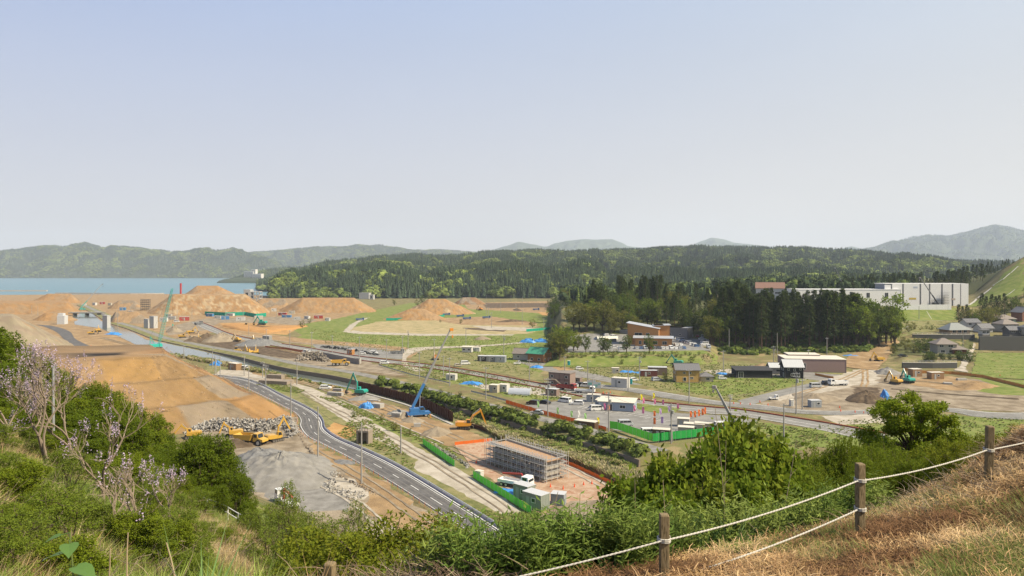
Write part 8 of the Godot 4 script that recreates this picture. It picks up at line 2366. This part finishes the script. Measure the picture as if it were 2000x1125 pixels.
func near_plants() -> void:
	R.seed = 5
	# dense trees on the left slope
	var dl := "dense dark green tree on the left hillside"
	for q in [[-60, 44, 610, 1.0], [-10, 47, 640, 0.9], [35, 50, 668, 0.8], [75, 52, 690, 0.8], [20, 40, 730, 0.8], [105, 56, 712, 0.9], [150, 58, 745, 0.9], [185, 60, 738, 0.6], [215, 62, 752, 0.8], [255, 60, 776, 0.8], [295, 58, 800, 0.8], [322, 56, 838, 0.8], [180, 48, 810, 0.9], [235, 48, 830, 0.9], [285, 46, 868, 0.8], [330, 46, 900, 0.7], [275, 52, 830, 1.3], [310, 50, 862, 1.3], [350, 46, 905, 1.4], [390, 42, 945, 1.4], [300, 40, 915, 1.4], [340, 38, 955, 1.4], [10, 42, 700, 1.0], [60, 44, 748, 1.2], [110, 45, 775, 1.3], [150, 44, 800, 1.3], [200, 46, 790, 1.2], [250, 48, 805, 1.1], [60, 36, 800, 1.3], [130, 40, 830, 1.4], [190, 40, 850, 1.4], [245, 40, 880, 1.4], [300, 42, 880, 1.2], [340, 48, 870, 0.9], [345, 40, 925, 1.2], [0, 36, 770, 1.2]]:
		shrub(["dense", "dense2"][int(absf(q[0])) % 2], q[0], q[1], q[2], dl, "dense trees of the left hillside", q[3], "hillside_tree")
	for q in [[410, 45, 838, 0.75], [445, 46, 872, 0.7], [380, 44, 846, 0.9], [395, 48, 842, 0.8], [470, 44, 920, 0.7], [365, 42, 920, 0.8], [430, 40, 940, 0.8], [485, 38, 975, 0.8]]: shrub("dense", q[0], q[1], q[2], "dense pointed tree beside the gravel yard slope", "pointed trees beside the gravel yard", q[3], "hillside_tree")
	for q in [[490, 30, 985, 1.0], [530, 30, 975, 1.0], [560, 28, 962, 0.8], [600, 27, 985, 0.9], [450, 26, 1015, 1.0], [520, 24, 1020, 1.1], [580, 24, 1010, 1.0], [640, 26, 1000, 0.9], [560, 20, 1050, 1.0]]: shrub("open", q[0], q[1], q[2], "loose light green shrub at the foot of the left slope", "loose shrubs at the slope foot", q[3])
	for i in 64:
		var px := R.randf_range(-40, 500); var d := 9.5 * pow(4.2, R.randf())
		if px > 430 and d < 14: continue
		shrub(["open", "small3", "small3", "dense2"][i % 4], px, d, -R.randf_range(0.6, 1.5) * (0.7 + d / 50.0), "low leafy green shrub in the dry grass of the left slope", "low shrubs in the dry grass", R.randf_range(1.0, 1.5))
	for q in [[560, 40, 930, 0.7], [700, 40, 965, 0.6]]: shrub("open", q[0], q[1], q[2], "slender young tree against the gravel yard", "young trees against the gravel yard", q[3], "young_tree")
	for q in [[640, 13, 1022, 1.2], [700, 13.5, 1005, 1.2], [770, 14, 990, 1.1], [820, 14, 1012, 1.1], [860, 13.5, 1042, 0.9], [590, 12, 1050, 1.0], [740, 12, 1030, 1.2]]: shrub("azalea", q[0], q[1], q[2], "yellowish green azalea bush below the slope edge", "azalea bushes at the slope edge", q[3])
	# shrubs beyond the rope on the right
	for q in [[1250, 15, 905, 0.9], [1300, 14, 880, 0.9], [1345, 14, 860, 0.9], [1400, 14, 832, 0.95], [1455, 14.5, 800, 0.9], [1425, 15.5, 815, 0.8], [1480, 15, 822, 0.9], [1500, 15, 848, 0.8], [1375, 12.5, 905, 1.0], [1450, 12.5, 905, 1.0], [1310, 12, 935, 1.0], [1530, 14, 900, 0.9]]: shrub(["broad", "broad2"][int(q[0]) % 2], q[0], q[1], q[2], "big leaved green shrub behind the rope fence", "big leaved shrubs behind the rope fence", q[3] * 0.72)
	for q in [[1580, 19, 868, 1.0], [1630, 20, 850, 1.0], [1650, 20, 822, 0.7], [1690, 21, 838, 0.9], [1740, 21, 858, 0.9], [1600, 17, 905, 1.1], [1680, 17, 895, 1.1], [1750, 18, 890, 1.1], [1810, 19, 868, 1.0], [1560, 15, 925, 1.0], [1640, 14, 925, 1.0], [1720, 22, 836, 1.1], [1760, 22, 850, 1.2], [1800, 22, 850, 1.2], [1840, 22, 850, 1.1], [1700, 18, 870, 1.2], [1780, 18, 876, 1.2], [1560, 18, 880, 1.1], [1600, 21, 850, 1.0]]: shrub(["small", "small2"][int(q[0]) % 2], q[0], q[1], q[2] + 4, "small leaved shrub on the slope behind the straw bank", "small leaved shrubs behind the straw bank", q[3] * 0.62)
	var mp := on_hill(1782, 26)
	var mo := thing("maple_tree", "spreading bright green maple standing above the shrubs", "tree", "", mp)
	var mr := RandomNumberGenerator.new(); mr.seed = 77
	var hm := up_at(764, 26) - mp.y
	var lob := []
	for i in 46:
		var a := i * 2.4 + mr.randf() * 0.5
		var y := hm - 0.35 - 2.6 * pow(float(i) / 45, 0.85) + mr.randf_range(-0.3, 0.2)
		var rg := 1.75 * sqrt(clampf((hm - y) / 1.6, 0.05, 1)) * mr.randf_range(0.3, 1.0)
		lob.append([Vector3(cos(a) * rg, y, sin(a) * rg), mr.randf_range(0.3, 0.46), 0.55])
	var mb := MB.new()
	mb.tube(Vector3(0, -0.4, 0), Vector3(0.1, hm - 2.2, 0), 0.14, 0.09, 7)
	for q in lob: limb(mb, Vector3(0.1, hm - 2.4, 0), q[0], 0.045, 0.01, mr)
	part("trunk", mb, m("bark", lin(0.10, 0.075, 0.055), 0.95, 0, 0.8), mo)
	mb = MB.new()
	crown(mb, lob, 40000, 0.085, 0.055, mr, 0.3, 0.3, 0.3)
	part("crown", mb, m("leaf_maple", lin(0.18, 0.235, 0.02), 0.7, 0, 0, true, Color(1, 1, 1) * 0.95), mo)
	for q in [[1850, 17, 858, 0.9], [1890, 16, 850, 0.8], [1930, 16, 838, 0.8], [1970, 16, 828, 0.8], [2010, 16, 815, 0.8], [1870, 14, 880, 0.9], [1830, 20, 846, 1.0], [1870, 20, 842, 1.0], [1910, 19, 836, 1.0], [1950, 18, 828, 1.0], [1990, 18, 822, 1.0], [1900, 15, 868, 1.0]]: shrub("azalea", q[0], q[1], q[2], "yellow green shrub at the top of the straw bank", "yellow green shrubs at the bank top", q[3])
	# bare paulownia-like trees with purple blossom
	for q in [[112, 27, 7.0, 5, 1], [205, 24, 5.2, 4, 2], [235, 17, 2.6, 4, 3], [275, 19, 3.2, 4, 4], [150, 30, 6.4, 5, 5], [10, 26, 4.6, 4, 6], [330, 24, 3.2, 4, 7]]:
		var r := RandomNumberGenerator.new(); r.seed = 100 + q[4]
		var p := on_hill(q[0], q[1])
		var o := thing("blossom_tree", "bare branched tree with pale purple blossom on the left slope", "tree", "purple blossom trees on the left slope", p)
		var b := MB.new(); var fl := MB.new()
		var l: float = q[2] * 0.30
		branchy(b, fl, Vector3(0, -0.2, 0), Vector3(r.randfn() * 0.1, 1, r.randfn() * 0.1).normalized(), l, 0.022 + 0.008 * q[2], q[3], r, 0.36 if q[1] > 23 else 0.07)
		part("branches", b, m("pale_bark", lin(0.24, 0.19, 0.145), 0.9, 0, 0.6), o)
		part("blossom", fl, m("purple_blossom", lin(0.40, 0.32, 0.42), 0.7, 0, 0, true, Color(0.5, 0.5, 0.5)), o)
	# steel lamp pole among the trees, white hand rail on the slope
	var lp := on_hill(104, 42)
	var pb := MB.new()
	pb.tube(Vector3(0, -0.5, 0), Vector3(0, up_at(716, 42) - lp.y, 0), 0.09, 0.07, 8)
	var po := thing("steel_pole", "bare grey steel pole among the blossom trees", "pole", "", lp)
	part("shaft", pb, G.steel, po)
	var rail := thing("white_rail", "white pipe rail along the path on the left slope", "rail", "", on_hill(300, 44))
	var prev := Vector3.INF
	for i in 9:
		var q := on_hill(325 + i * 20, 44 - i * 0.7) - rail.position
		var b := MB.new()
		b.tube(q, q + Vector3(0, 0.75, 0), 0.035, 0.035, 6)
		part("post", b, G.white, rail)
		if prev != Vector3.INF:
			for h in [0.4, 0.72]:
				b = MB.new()
				b.tube(prev + Vector3(0, h, 0), q + Vector3(0, h, 0), 0.028, 0.028, 6)
				part("bar", b, G.white, rail)
		prev = q
	# big leaved seedling at the lower left
	var sp := on_hill(128, 5.0)
	var so := thing("seedling", "young plant with large heart shaped leaves at the lower left", "plant", "", sp)
	var sb := MB.new()
	sb.col = Color.WHITE
	var st := Vector3(0.03, up_at(1040, 5.0) - sp.y, 0)
	limb(sb, Vector3(0, -0.1, 0), st, 0.008, 0.005, R, 0.05, 6, 6)
	part("stem", sb, m("green_stem", lin(0.10, 0.13, 0.04), 0.6), so)
	for q in [[0.30, 200, 0.12], [0.42, 20, 0.13], [0.52, 250, 0.12], [0.62, 175, 0.15], [0.70, 330, 0.15], [0.78, 15, 0.17], [0.86, 190, 0.16], [0.95, 60, 0.13], [1.0, 150, 0.09], [0.55, 100, 0.12]]:
		var a := deg_to_rad(q[1])
		var u := Vector3(cos(a), -0.15, sin(a)).normalized(); var s := Vector3(-sin(a), 0, cos(a))
		var base: Vector3 = st * q[0]
		var b := MB.new()
		b.tube(base, base + u * 0.06, 0.003, 0.003, 4, false)
		var l: float = q[2]
		base += u * 0.06
		var outline := [[0, 0], [-0.08, 0.22], [0.08, 0.42], [0.35, 0.45], [0.62, 0.32], [0.85, 0.13], [1.05, 0]]
		for i in 6:
			var f := func(e, side): return base + u * e[0] * l + s * side * e[1] * l + Vector3(0, 0.12 * e[1] * l - 0.25 * e[0] * e[0] * l, 0)
			var ax := func(e): return base + u * maxf(e[0], 0) * l - Vector3(0, 0.25 * e[0] * e[0] * l, 0)
			for side in [-1, 1]: b.quad(ax.call(outline[i]), f.call(outline[i], side), f.call(outline[i + 1], side), ax.call(outline[i + 1]))
		part("leaf", b, m("big_leaf", lin(0.065, 0.125, 0.032), 0.45, 0, 0, false, Color(0.5, 0.5, 0.5)), so)
	# upright sedge at the lower edge and tall dead stalks
	for q in [[395, 5.2, 0.75], [372, 5.4, 0.55]]:
		var o := part("sedge_plant", tuft_mesh(18, 0.018, 0.3, int(q[0])), null, self)
		tag(o, "upright green sedge at the lower edge of the slope", "grass", "upright sedges")
		o.position = on_hill(q[0], q[1]); o.scale = Vector3.ONE * q[2] * 1.4
		o.material_override = m("sedge_green", lin(0.11, 0.19, 0.05), 0.5, 0, 0, false, Color(0.5, 0.5, 0.5))
	for q in [[1405, 11.5, 985, 1418, 860], [1410, 11.6, 985, 1396, 790], [1235, 10, 1000, 1240, 935], [1303, 9.5, 985, 1295, 938], [1515, 11, 945, 1556, 858], [1075, 9, 1060, 1090, 960], [965, 9, 1085, 952, 1020], [185, 5.2, 1140, 215, 1070], [275, 5.4, 1140, 250, 1040], [340, 5.2, 1140, 325, 1060]]:
		var a := at(q[0], q[1], up_at(q[2], q[1]))
		a.y = minf(a.y, on_hill(q[0], q[1]).y + 0.05)
		var z := at(q[3], q[1], up_at(q[4], q[1]))
		var b := MB.new()
		var e := limb(b, Vector3.ZERO, z - a, 0.010, 0.004, R, 0.06, 5, 6)
		limb(b, (z - a) * 0.7, (z - a) * 0.7 + Vector3(0.1, 0.12, 0), 0.004, 0.002, R, 0.05, 4, 2)
		var o := part("dead_stalk", b, m("dry_stalk", lin(0.34, 0.26, 0.17), 0.85), self)
		o.position = a
		tag(o, "thin dry stalk standing up out of the weeds", "stalk", "dry stalks")
